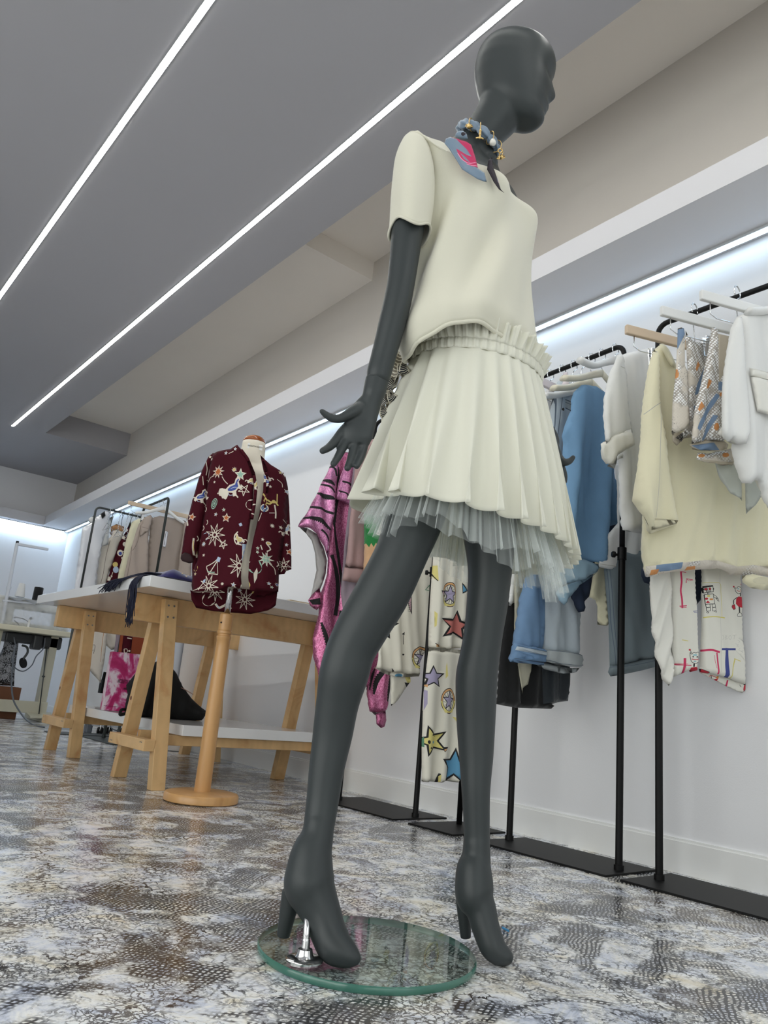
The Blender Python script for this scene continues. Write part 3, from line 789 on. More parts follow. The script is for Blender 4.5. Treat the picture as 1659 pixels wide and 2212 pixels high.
# tulle underskirts
def tulle(f0, top, bot, a, b_, N, seed, drop):
    rn = random.Random(seed); ph = [rn.uniform(0, 6.28) for _ in range(6)]; n = 1000; rings = []
    for j in range(26):
        q = j/25; out = []
        for k in range(n):
            t = 2*PI*k/n
            c = top+(bot-top)*q
            aa = (HA*0.62)+(a-HA*0.62)*q; bb = HB*0.62+(b_-HB*0.62)*q
            w = math.sin(N*t+2*math.sin(3*t+ph[0]))*0.6+math.sin(N*1.73*t+ph[1]+1.5*math.sin(2*t))*0.5+0.5*math.sin(N*0.37*t+ph[2])
            am = (0.004+0.010*q)
            e = RH*math.cos(t)*aa-HV*math.sin(t)*bb; el = e/np.linalg.norm(e)
            z = drop*q**2*(math.sin(5*t+ph[3])+0.7*math.sin(9*t+ph[4])+0.10*math.sin(N*t+ph[5]))-(0.010+0.036*q)*math.cos(t)
            out.append(c+e+el*am*w+ZV*z)
        rings.append(out)
    mb = MB(); mb.loft(rings, False); return mb.build('tulle_layer', M_tulle, sk, True)
tulle(0, M(1010, 1010), M(1000, 1196), .196, .175, 34, 3, .011)
tulle(0, M(1010, 1010), M(1003, 1215), .180, .160, 29, 8, .013)

# ---- neck scarf: twisted band with gilt charms, two loose ends
M_sblue = mat('slate_blue_silk', (112, 132, 152), 0.38, bump=0.04, bscale=900, sheen=0.3)
M_smag = mat('magenta_print', (190, 38, 92), 0.5)
M_sdark = mat('scarf_dark_reverse', (28, 18, 32), 0.5)
M_sline = mat('scarf_pink_line', (226, 150, 178), 0.5)
M_gold = mat('gilt_metal', (232, 198, 132), 0.3, 0.9)
M_pearl = mat('pearl', (232, 228, 218), 0.15, 0.0, coat=0.8)
sf = thing('neck_scarf', tuple(M(1030, 310)), 'blue and magenta silk neck scarf with gilt charms around the mannequin throat', 'scarf')
NCn = M(1033, 304, -0.02); band = []
def neckring(t, r=1.0):
    return NCn+RH*(0.041*r)*math.cos(t)-HV*(0.046*r)*math.sin(t)-ZV*(0.029*math.cos(t)+0.014*math.sin(t))
rings = []; n = 220
for i in range(n):
    t = 2*PI*i/n; u = (t*11/(2*PI)) % 1.0
    puff = 0.0050+0.0036*math.sin(PI*u)**0.7
    tg = neckring(t+0.01)-neckring(t-0.01); tg /= np.linalg.norm(tg)
    x = np.cross(tg, ZV); x /= np.linalg.norm(x); y = np.cross(x, tg)
    rings.append([neckring(t, 1.05)+(x*math.cos(a)+y*math.sin(a)*1.25)*puff*(1+0.16*math.cos(5*a+9*t)) for a in np.linspace(0, 2*PI, 24, endpoint=False)])
mb = MB(); mb.loft(rings, False, True); mb.build('twisted_band', M_sblue, sf, True)
def charm(t, kind):
    p = neckring(t, 1.30); mb = MB()
    tg = neckring(t+0.01)-neckring(t-0.01); tg /= np.linalg.norm(tg)
    rg = [p+(np.cross(tg, ZV)*math.cos(a)*-.013+ZV*math.sin(a)*.015)-np.cross(tg, ZV)*0.0 for a in np.linspace(0, 2*PI, 20, endpoint=False)]
    rg = [neckring(t, 1.05)+(np.cross(tg, ZV)*math.cos(a)+ZV*math.sin(a)*1.2)*0.0128 for a in np.linspace(0, 2*PI, 20, endpoint=False)]
    mb.tube(rg, .0011, 8, closed=True)
    q = p-ZV*0.012
    if kind == 'pearl': mb.lathe(q-ZV*.016, [(.0, 0), (.0062, .003), (.0075, .008), (.0055, .014), (.002, .018)], 20, mi=1)
    if kind == 'key':
        mb.tube([q+RH*math.cos(a)*.0045+ZV*(math.sin(a)*.0045-.004) for a in np.linspace(0, 2*PI, 16, endpoint=False)], .0013, 8, closed=True)
        mb.tube([q-ZV*.008, q-ZV*.026], .0014, 8); mb.tube([q-ZV*.025, q-ZV*.025-RH*.006], .0014, 8); mb.tube([q-ZV*.021, q-ZV*.021-RH*.004], .0012, 8)
    if kind == 'tassel':
        for j, s in enumerate((.003, .0026, .003, .0024, .003)): mb.ball(q-ZV*(.002+.0045*j), s, 10)
        mb.tube([q-ZV*.022-RH*.008, q-ZV*.020-RH*.003, q-ZV*.022, q-ZV*.020+RH*.003, q-ZV*.022+RH*.008], .0018, 8)
    if kind == 'bow':
        mb.lathe(q-ZV*.006, [(0, 0), (.005, .002), (.005, .008), (0, .01)], 12)
        for s in (-1, 1): mb.tube([q, q+RH*s*.006+ZV*.003, q+RH*s*.008-ZV*.002, q], .0012, 8)
    mb.build('charm', [M_gold, M_pearl], sf, True)
charm(2.1, 'bow'); charm(1.62, 'tassel'); charm(1.05, 'pearl'); charm(0.55, 'key'); charm(0.12, 'bow')
pl = (HV, C0-0.165)
sheet('scarf_end', [(963, 300), (972, 296), (990, 300), (1008, 305), (1018, 312), (1026, 335), (1033, 362), (1047, 372), (1052, 392), (1030, 384), (998, 366), (983, 342), (970, 322), (960, 310)], pl, [M_sblue, M_smag, M_sline, M_sdark], sf, auto_folds=0.25, thick=.003, rim=.01, step=3.0,
      folds=[(.003, 14, .4, 0)],
      pats=[([(972, 296), (990, 299), (1010, 303), (1019, 312), (1028, 338), (1034, 361), (1015, 357), (1000, 347), (992, 338), (985, 322), (1008, 334), (1019, 338), (1008, 322), (985, 301)], 1),
            ([(986, 326), (1000, 334), (1016, 352), (1000, 344), (990, 334)], 1), ([(995, 332), (1006, 340), (1016, 351), (1002, 343)], 0), (stroke([(988, 332), (998, 345), (1013, 352), (1030, 350)], 1.6), 2), (stroke([(1008, 354), (1022, 357), (1032, 358)], 1.4), 2)])
sheet('scarf_end', [(1055, 345), (1063, 340), (1065, 358), (1072, 378), (1076, 388), (1082, 408), (1090, 417), (1078, 408), (1066, 392), (1052, 366)], (HV, C0-0.150), [M_sdark, M_sblue, M_smag], sf, .003, .008, 3.0, auto_folds=0.2, folds=[(.002, 18, .3, 0)],
      pats=[([(1073, 380), (1077, 388), (1079, 397), (1075, 392)], 1), ([(1075, 386), (1078, 391), (1077, 395)], 2)])

sheet('scarf_knot', [(982, 296), (985, 288), (993, 283), (1001, 284), (1008, 292), (1010, 303), (1002, 302), (992, 299)], (HV, C0-0.115), [M_sblue, M_sdark], sf, thick=.012, rim=.02, step=3.0, auto_folds=.3, pats=[(disc(1000, 295, 5, 4), 1)])
# ---- striped sash hanging at her back
M_cream = mat('cream_ribbon', (205, 200, 184), 0.7)
M_navy = mat('ink_navy', (14, 20, 34), 0.6)
M_taupe = mat('taupe_stripe', (120, 113, 100), 0.7)
ss = thing('striped_sash', tuple(M(860, 800, 0.02)), 'ruffled black and cream striped sash hanging between the mannequin arm and skirt', 'sash')
def ribbon(pts, w, off, mi, name, twist):
    pts = spline(pts, 90); mb = MB(); vs = []; fs = []; fm = []
    for i, (x, y) in enumerate(pts):
        c = M(x, y, off+0.012*math.sin(i*0.21+twist)); tg = pts[min(i+1, 89)]-pts[max(i-1, 0)]; tg = tg/np.linalg.norm(tg)
        sc = scale_at(c); ww = 1.25*w*(0.75+0.35*math.sin(i*0.16+twist))
        for j in range(9):
            u = (j/8-0.5)*2
            q = M(x-tg[1]*u*ww, y+tg[0]*u*ww-3*abs(u), off+0.012*math.sin(i*0.21+twist+u*0.8))
            vs.append(q)
    for i in range(89):
        for j in range(8):
            fs.append((i*9+j, i*9+j+1, i*9+j+10, i*9+j+9)); fm.append(mi if (1 <= j <= 6 and i % 3 != 0) else 0)
    o = add(name, vs, fs, [M_cream, M_navy, M_taupe], ss, True, fm); solid(o, .001, 0)
ribbon([(884, 690), (873, 730), (862, 775), (850, 815), (845, 850), (852, 875), (860, 890)], 8, -0.02, 2, 'ribbon', 0.5)
ribbon([(893, 700), (883, 735), (874, 775), (872, 800), (882, 822)], 8, -0.03, 1, 'ribbon', 2.0)
ribbon([(872, 790), (858, 815), (843, 835), (842, 855), (856, 872)], 9, -0.025, 1, 'ribbon', 1.0)
ribbon([(850, 835), (838, 860), (828, 875), (831, 895), (846, 908)], 9, -0.02, 1, 'ribbon', 3.0)
ribbon([(866, 720), (856, 760), (848, 800), (838, 835), (836, 860), (842, 880)], 7, -0.005, 2, 'ribbon', 2.6)
ribbon([(842, 865), (836, 890), (833, 915), (838, 945), (850, 965)], 7, 0.0, 2, 'ribbon', 1.6)
# ------------------------------------------------------------------ clothes racks
def arc_corner(p0, corner, p1, r, n=7):
    """points round a bent corner"""
    a = np.array(p0, float); c = np.array(corner, float); b = np.array(p1, float)
    u = (a-c)/np.linalg.norm(a-c); v = (b-c)/np.linalg.norm(b-c)
    return [c+u*r*(1-math.sin(t))+v*r*(1-math.cos(t)) for t in np.linspace(0, PI/2, n)]
def rack(label, pa, pb, plate, z, cat='clothes rack', knob=True, mt=None, r=0.0106):
    """a rail on two posts standing on a flat steel plate; pa, pb = the posts on the floor"""
    mt = mt or M_black
    t = thing('clothes_rack', ((pa[0]+pb[0])/2, (pa[1]+pb[1])/2, 0), label, cat, None)
    A = np.array([*pa, 0.0]); B = np.array([*pb, 0.0])
    if plate is not None:
        x0, y0, x1, y1 = plate
        bevel(MB().box(x0, y0, 0, x1, y1, 0.006).build('base_plate', mt, t), 0.001)
    zc = z*0.57
    for P in (A, B):
        mb = MB(); mb.tube([P+ZV*0.005, P+ZV*zc], r, 18); mb.tube([P+ZV*0.005, P+ZV*0.02], r*1.35, 18); po = mb.build('post', mt, t, True, auto=40)
        if knob:
            k = MB(); k.tube([P+ZV*(zc-.035), P+ZV*(zc+.004)], r*1.35, 18); k.build('collar', mt, po, True, auto=40)
            k = MB(); q = P+ZV*(zc-.02); d = -RH; k.tube([q, q+d*.022], .004, 10); k.lathe(q+d*.020, [(.006, 0), (.010, .002), (.010, .010), (.008, .013)], 16, axis=d); k.build('clamp_knob', mt, po, True, auto=40)
    TA = A+ZV*z; TB = B+ZV*z
    pts = [A+ZV*zc]+arc_corner(A, TA, TB, 0.035)+arc_corner(TA, TB, B, 0.035)+[B+ZV*zc]
    mb = MB(); mb.tube(pts, r*0.82, 16); mb.build('rail', mt, t, True)
    return t
rack('black clothes rack behind the mannequin right calf, holding the pink striped and star printed clothes', (2.063, 2.226), (2.010, 2.64), (1.925, 2.195, 2.20, 2.72), 1.685)
st = thing('clothes_stand', (2.075, 2.02, 0), 'short black stand on a small plate between the two long rack plates', 'clothes stand')
bevel(MB().box(1.932, 1.897, 0, 2.20, 2.12, 0.006).build('base_plate', M_black, st), 0.001)
mb = MB(); mb.tube([(2.13, 2.06, .005), (2.13, 2.06, 1.62)], .0105, 16); mb.build('post', M_black, st, True)
mb = MB(); mb.tube([(1.95, 2.06, 1.63), (2.20, 2.06, 1.63)], .0105, 16); mb.build('rail', M_black, st, True)
rack('black clothes rack in the middle, right of the mannequin, holding denim', (2.046, 1.337), (2.078, 1.775), (1.932, 1.303, 2.19, 1.80), 1.663)
rack('nearest black clothes rack at the right edge, holding cream and metallic clothes', (2.055, 1.216), (2.05, 0.70), (1.930, 0.62, 2.188, 1.258), 1.695)

# ------------------------------------------------------------------ hangers
M_hwhite = mat('white_hanger', (226, 226, 224), 0.4)
M_hcream = mat('cream_plastic', (222, 216, 196), 0.4)
M_hwood = mat('pale_hanger_wood', (206, 184, 158), 0.5, var=0.05, vscale=30)
M_hclear = mat('milky_plastic', (214, 204, 208), 0.25, coat=0.4)
def hook(mb, c, z, zr, d=(0, 1, 0), r=.0022, mi=1):
    """wire hook over a rail at height zr above point c; d = along the rail"""
    c = np.array(c, float); k = 0.021
    e = np.cross(d, ZV)
    top = np.array([c[0], c[1], zr+0.006])
    pts = [np.array([c[0], c[1], z])]+[np.array([c[0], c[1], zr-0.028])]
    pts += [top-ZV*0.012+e*k*0.9*math.cos(a)+ZV*k*math.sin(a) for a in np.linspace(-0.3, PI+0.7, 14)]
    P = spline(pts, 40); mb.tube(P, r, 8, mi=mi)
def hanger(label, c, dirx, zr, drop, half, m, slope=0.42, group=None, hook_d=(0, 1, 0)):
    """wishbone hanger: c = (x, y) under the hook, dirx = direction of its arms"""
    t = thing('clothes_hanger', (c[0], c[1], zr), label, 'hanger', group)
    d = np.array([dirx[0], dirx[1], 0.0]); d /= np.linalg.norm(d); z0 = zr-drop
    C = np.array([c[0], c[1], z0])
    mb = MB(); n = np.cross(d, ZV)
    for s in (-1, 1):
        P = spline([C+ZV*0.004, C+d*s*half*.25-ZV*half*.10, C+d*s*half*.65-ZV*half*.30, C+d*s*half-ZV*half*slope], 16)
        rr = []
        for i, p in enumerate(P):
            f = i/15; w = .006+.010*f; h = .015-.004*f
            rr.append([p+n*math.cos(a)*w+ZV*math.sin(a)*h for a in np.linspace(0, 2*PI, 12, endpoint=False)])
        mb.loft(rr)
    mb.build('arms', m, t, True)
    h = MB(); hook(h, C, z0+.005, zr, hook_d, mi=0); h.build('hook', M_chrome, t, True)
    return t
def clip_hanger(label, c, dirx, zr, drop, half, m, clips=(-.75, .75), group=None, vis=True):
    t = thing('clip_hanger', (c[0], c[1], zr), label, 'hanger', group)
    d = np.array([dirx[0], dirx[1], 0.0]); d /= np.linalg.norm(d); n = np.cross(d, ZV); z0 = zr-drop
    C = np.array([c[0], c[1], z0])
    mb = MB(); mb.bar(C-d*half, C+d*half, .014, .030); bevel(mb.build('bar', m, t), .003)
    w = MB(); w.tube([C-d*half*.88-ZV*.015, C-d*half*.88-ZV*.050, C-d*half*.80-ZV*.060, C+d*half*.80-ZV*.060, C+d*half*.88-ZV*.050, C+d*half*.88-ZV*.015], .0017, 8); w.build('wire_rail', M_chrome, t, True)
    for q in clips:
        k = MB(); P = C+d*half*q-ZV*.075
        for s in (-1, 1):
            k.bar(P+ZV*.030+n*s*.008, P-ZV*.030+n*s*.003, .018, .002, up=n)
            for j in range(3): k.bar(P+ZV*.028+n*s*.009+d*(j-1)*.005, P-ZV*.028+n*s*.0045+d*(j-1)*.005, .0022, .0022, up=n)
            for j in range(4): k.bar(P+ZV*(.012+.005*j)+n*s*.0095-d*.009, P+ZV*(.012+.005*j)+n*s*.0095+d*.009, .002, .0018, up=n)
        k.build('clip', M_chrome, t, False)
    h = MB(); hook(h, C, z0+.012, zr, mi=0); h.build('hook', M_chrome, t, True)
    return t
DG = np.array([.923, -.384])              # the clothes on the nearest rack hang turned a little towards the room
def gplane(x, y): return vplane(x, y, x+DG[0], y+DG[1])

# ------------------------------------------------------------------ cloth materials
M_wcloth = mat('white_blouse_cloth', (226, 226, 224), 0.7, bump=0.06, bscale=700)
M_satin = mat('white_satin', (226, 224, 216), 0.45, bump=0.05, bscale=700)
M_fleece = mat('cream_fleece', (226, 220, 190), 0.95, bump=0.25, bscale=500, sheen=0.3)
M_fleece_in = mat('cream_fleece_inside', (208, 202, 176), 0.95)
M_vest = mat('mid_blue_denim', (114, 154, 190), 0.8, bump=0.25, bscale=900, var=0.06, vscale=20)
M_vest_in = mat('pale_blue_denim_reverse', (150, 180, 200), 0.85, bump=0.25, bscale=900, var=0.05)
M_indigo = mat('dark_indigo_denim', (34, 46, 68), 0.85, bump=0.25, bscale=900, var=0.12, vscale=40)
M_grey_denim = mat('washed_grey_denim', (176, 182, 184), 0.85, bump=0.25, bscale=900, var=0.06, vscale=18)
M_pale_denim = mat('bleached_denim', (186, 196, 204), 0.85, bump=0.25, bscale=900, var=0.07, vscale=14)
M_blue_denim = mat('washed_blue_denim', (104, 134, 168), 0.85, bump=0.25, bscale=900, var=0.12, vscale=30)
M_sea_denim = mat('grey_green_denim', (120, 132, 138), 0.85, bump=0.25, bscale=900, var=0.06)
M_stitch = mat('denim_seam', (92, 104, 118), 0.8)
M_rivet = mat('dark_rivet', (58, 52, 48), 0.4, 0.8)
M_velvet = mat('black_velvet', (8, 8, 10), 0.9, sheen=0.2)
M_velvet_sheen = mat('velvet_teal_sheen', (14, 26, 34), 0.4)  # sheen on the black velvet, painted as a teal colour patch
M_navycl = mat('navy_cloth', (26, 38, 58), 0.8)
M_chiffon = mat('cream_chiffon', (222, 218, 198), 0.7); through(M_chiffon, 0.35)
M_sheer = mat('sheer_white', (226, 230, 228), 0.7); through(M_sheer, 0.5)
M_seam = mat('pale_seam', (178, 176, 168), 0.8)

def cloth(name, cat, label, plane, parts, group=None, loc=None):
    """a hung garment: parts = list of (part name, kwargs for sheet)"""
    o = parts[0][1]['outline'][0]; p = at(o[0], o[1], *plane)
    t = thing(name, tuple(p), label, cat, group)
    for pn, kw in parts:
        kw = dict(kw); pl = kw.pop('plane', plane); near = kw.pop('near', 0.0)
        out = kw.pop('outline'); m = kw.pop('mats')
        sheet(pn, out, (pl[0], pl[1]+near), m, t, **kw)
    return t

# ------------------------------------------------------------------ middle rack (far to near)
mid = lambda y: vplane(1.9, y, 2.3, y-0.02)
cloth('knit_top', 'top', 'white knitted top hanging furthest left on the middle rack, beside the skirt', mid(1.64), [('body', dict(outline=[(1205, 826), (1225, 812), (1250, 808), (1262, 826), (1246, 860), (1215, 900), (1190, 1000), (1155, 1200), (1132, 1311), (1097, 1308), (1112, 1200), (1140, 1000), (1160, 880), (1185, 838)], mats=[M_wcloth], thick=.02, folds=[(.006, 12, 0.1, 0)]))])
cloth('jeans', 'trousers', 'washed pale jeans with turned up hems hung beside the skirt, left of the blue vest', mid(1.56), [
    ('legs', dict(outline=[(1202, 826), (1212, 820), (1228, 826), (1240, 838), (1250, 862), (1240, 960), (1246, 1150), (1252, 1300), (1250, 1360), (1254, 1412), (1252, 1416), (1176, 1412), (1108, 1402), (1118, 1330), (1130, 1270), (1152, 1150), (1176, 1000), (1192, 880)], mats=[M_pale_denim, M_blue_denim, M_stitch, M_rivet, M_grey_denim], thick=.035, rim=.04, folds=[(.005, 9, 0, 1)],
     pats=[([(1060, 1180), (1170, 1180), (1174, 1425), (1090, 1425)], 1), (stroke([(1196, 860), (1188, 940), (1180, 1000)], 1.5), 2), (stroke([(1204, 860), (1192, 960)], 1.2), 2), ([(1212, 866), (1233, 874), (1231, 893), (1212, 884)], 4), (stroke([(1212, 866), (1233, 874)], 2), 2), (stroke([(1212, 884), (1232, 894)], 2.4), 2), (stroke([(1212, 872), (1233, 880)], 1.2), 2), (disc(1205, 888, 3.2), 3)])),
    ('hem', dict(outline=[(1176, 1402), (1215, 1405), (1252, 1412), (1258, 1428), (1254, 1442), (1225, 1440), (1176, 1428)], mats=[M_grey_denim, M_stitch], near=.022, thick=.03, rim=.02, pats=[(stroke([(1176, 1405), (1215, 1408), (1252, 1416)], 1.2), 1), (stroke([(1176, 1425), (1225, 1436), (1254, 1437)], 1), 1)])),
    ('hem', dict(outline=[(1112, 1388), (1176, 1402), (1176, 1438), (1105, 1430)], mats=[M_blue_denim, M_stitch, M_pale_denim], near=.022, thick=.03, rim=.02, pats=[([(1112, 1396), (1174, 1408), (1174, 1416), (1110, 1404)], 2), (stroke([(1108, 1422), (1176, 1432)], 1), 1)])),
    ('lining', dict(outline=[(1176, 1432), (1225, 1443), (1254, 1443), (1246, 1452), (1215, 1455), (1180, 1446), (1160, 1438)], mats=[M_grey_denim], near=-.02, thick=.004))])
cloth('velvet_dress', 'dress', 'black velvet dress with its hem low behind the mannequin left knee', mid(1.66), [('skirt_body', dict(outline=[(1160, 1000), (1215, 1000), (1225, 1200), (1226, 1440), (1224, 1514), (1192, 1521), (1190, 1531), (1110, 1529), (1073, 1521), (1080, 1420), (1092, 1310), (1110, 1200)], mats=[M_velvet, M_velvet_sheen], thick=.03, folds=[(.008, 11, 0, .4)], pats=[([(1160, 1420), (1226, 1420), (1224, 1520), (1165, 1520)], 1)]))])
cloth('chiffon_scarf', 'scarf', 'cream chiffon tail hanging down in front of the black velvet', mid(1.62), [('tail', dict(outline=[(1112, 1240), (1150, 1240), (1147, 1350), (1146, 1450), (1138, 1478), (1118, 1498), (1116, 1440)], mats=[M_chiffon], thick=.004, folds=[(.006, 20, .2, 0)]))])
cloth('indigo_flounce_top', 'top', 'dark indigo denim top with raw edges showing below the blue vest', mid(1.50), [('body', dict(outline=[(1300, 1120), (1345, 1105), (1345, 1130), (1318, 1166), (1300, 1196), (1297, 1216), (1282, 1242), (1281, 1275), (1264, 1302), (1264, 1318), (1250, 1323), (1245, 1300), (1232, 1284), (1250, 1262), (1190, 1222), (1193, 1198), (1230, 1190)], mats=[M_indigo], thick=.012, folds=[(.006, 16, .3, 0)], jag=.6))])
cloth('denim_vest', 'vest', 'mid blue denim vest with raw frayed edges on a cream hanger', mid(1.44), [
    ('vest_body', dict(outline=[(1254, 833), (1262, 831), (1289, 834), (1310, 848), (1318, 870), (1322, 1000), (1345, 1050), (1347, 1115), (1343, 1130), (1322, 1137), (1309, 1157), (1296, 1184), (1297, 1222), (1255, 1208), (1207, 1196), (1193, 1196), (1205, 1120), (1216, 1040), (1220, 985), (1221, 961), (1219, 931), (1228, 908), (1235, 886), (1236, 863), (1241, 847)], mats=[M_vest, M_stitch], thick=.018, rim=.03, folds=[(.022, 6.5, -.14, 2.2), (.009, 13, -.12, 1)], jag=.5)),
    ('turned_hem', dict(outline=[(1207, 1196), (1255, 1206), (1298, 1221), (1290, 1236), (1262, 1250), (1232, 1260), (1207, 1268), (1205, 1235)], mats=[M_vest_in], near=.015, thick=.008, folds=[(.005, 9, .2, 0)], jag=.4)),
    ('turned_hem', dict(outline=[(1290, 1237), (1262, 1250), (1232, 1260), (1207, 1270), (1201, 1282), (1206, 1298), (1214, 1308), (1222, 1300), (1240, 1280), (1262, 1258)], mats=[M_vest_in], near=-.01, thick=.006, jag=.4)),
    ('armhole_facing', dict(outline=[(1262, 834), (1290, 836), (1310, 848), (1309, 862), (1292, 846), (1276, 842), (1266, 850)], mats=[M_wcloth], near=-.03, thick=.006))])
cloth('long_shirt', 'shirt', 'long plain white shirt hanging behind the rack post with a straight hem', vplane(1.95, 1.42, 2.2, 1.36), [('body', dict(outline=[(1330, 1000), (1400, 1000), (1400, 1150), (1393, 1222), (1370, 1230), (1345, 1232), (1318, 1230), (1296, 1224), (1298, 1190), (1312, 1155), (1335, 1130)], mats=[M_wcloth, M_seam], thick=.014, folds=[(.005, 8, 0, 0)], pats=[(stroke([(1297, 1218), (1345, 1226), (1393, 1216)], 1.2), 1)]))])
cloth('cream_tunic', 'top', 'cream tunic with a trailing corner between the vest and grey green jeans', vplane(2.0, 1.50, 2.2, 1.42), [('body', dict(outline=[(1290, 1180), (1310, 1180), (1312, 1290), (1311, 1345), (1307, 1352), (1292, 1349), (1293, 1310), (1287, 1296), (1273, 1290), (1277, 1270)], mats=[M_fleece], thick=.01, folds=[(.005, 16, 0, 0)]))])
cloth('grey_green_jeans', 'trousers', 'faded grey green jeans leg behind the right hand rack posts', vplane(2.0, 1.45, 2.2, 1.34), [
    ('leg', dict(outline=[(1304, 1190), (1390, 1190), (1410, 1235), (1418, 1400), (1418, 1424), (1380, 1428), (1342, 1438), (1318, 1440), (1316, 1350), (1309, 1280)], mats=[M_sea_denim, M_stitch], thick=.03, folds=[(.005, 8, 0, 0)], pats=[(stroke([(1312, 1230), (1320, 1340), (1331, 1436)], 1.4), 1), (stroke([(1308, 1230), (1316, 1340), (1326, 1436)], 1), 1)])),
    ('hem', dict(outline=[(1318, 1438), (1342, 1436), (1380, 1427), (1418, 1420), (1418, 1440), (1380, 1450), (1335, 1459), (1320, 1461), (1313, 1452)], mats=[M_sea_denim, M_stitch], near=.012, thick=.03, pats=[(stroke([(1316, 1441), (1342, 1440), (1418, 1426)], 1.2), 1)]))])
WBP = vplane(1.8, 1.30, 2.2, 1.22)
cloth('white_blouse', 'blouse', 'white short sleeved blouse with turned up cuff at the near end of the middle rack', WBP, [
    ('body', dict(outline=[(1336, 770), (1350, 764), (1400, 752), (1416, 748), (1440, 752), (1450, 900), (1440, 1100), (1420, 1152), (1390, 1152), (1368, 1149), (1350, 1144), (1342, 1100), (1336, 1040), (1334, 980), (1332, 860)], mats=[M_wcloth, M_seam], thick=.03, rim=.05, folds=[(.006, 7, -.05, .5)], pats=[(stroke([(1398, 753), (1402, 800), (1398, 860)], 1.2), 1)])),
    ('sleeve', dict(outline=[(1332, 768), (1344, 764), (1352, 800), (1356, 850), (1360, 900), (1364, 935), (1330, 946), (1302, 962), (1300, 900), (1304, 860), (1318, 800)], mats=[M_wcloth, M_seam], near=.03, thick=.022, rim=.03, folds=[(.005, 14, .1, 0)], pats=[(stroke([(1334, 795), (1345, 798)], 1.2), 1)])),
    ('cuff', dict(outline=[(1300, 958), (1330, 938), (1362, 927), (1370, 961), (1352, 972), (1334, 983), (1325, 1002), (1316, 1000), (1306, 985)], mats=[M_satin], near=.045, thick=.016, rim=.025)),
    ('cuff_lining', dict(outline=[(1322, 1000), (1333, 984), (1352, 974), (1368, 965), (1368, 976), (1352, 986), (1333, 994), (1330, 1012), (1318, 1005)], mats=[M_wcloth], near=.01, thick=.006))])

RZ = 1.663
HK = [(2.071, 1.667, 'white top'), (2.066, 1.608, ''), (2.062, 1.554, ''), (2.059, 1.515, ''), (2.056, 1.473, ''), (2.053, 1.428, ''), (2.049, 1.372, '')]
hanger('white hanger furthest along the middle rack, carrying the knitted top', HK[0][:2], (1, -.05), RZ, .10, .19, M_hwhite)
clip_hanger('milky plastic clip hanger gripping the pale jeans', HK[1][:2], (1, -.05), RZ, .09, .16, M_hclear)
mb = MB()
tcl = bpy.data.objects[[o.name for o in bpy.data.objects if o.get('label', '').startswith('milky plastic clip')][0]]
P = at(1222, 810, *mid(1.535)); q = 1
mb.lathe(P-ZV*.0, [(0, -.008), (.010, -.006), (.010, .006), (0, .008)], 18, axis=(0.3, -1, 0)); rr = []
for f, w in ((0, .008), (.25, .009), (.5, .012), (.75, .020), (1, .018)):
    c = P+ZV*(-.012-.040*f)+RH*.003*f; rr.append([c+RH*math.cos(a)*w-HV*math.sin(a)*.007 for a in np.linspace(0, 2*PI, 16, endpoint=False)])
mb.loft(rr); mb.build('clip', M_hclear, tcl, True)
hanger('cream hanger behind the pair holding the vest, middle rack', HK[2][:2], (1, -.08), RZ, .11, .19, M_hcream)
hanger('slim white hanger carrying the long white shirt, middle rack', HK[3][:2], (1, -.10), RZ, .115, .19, M_hwhite)
hanger('cream hanger carrying the indigo top just behind the blue vest', HK[4][:2], (1, -.10), RZ, .10, .19, M_hcream)
hanger('cream hanger holding the blue denim vest', HK[5][:2], (1, -.06), RZ, .08, .20, M_hcream)
hanger('hanger inside the white short sleeved blouse, last hook before the rack bend', HK[6][:2], (1, -.15), RZ, .05, .17, M_hwhite, .3)
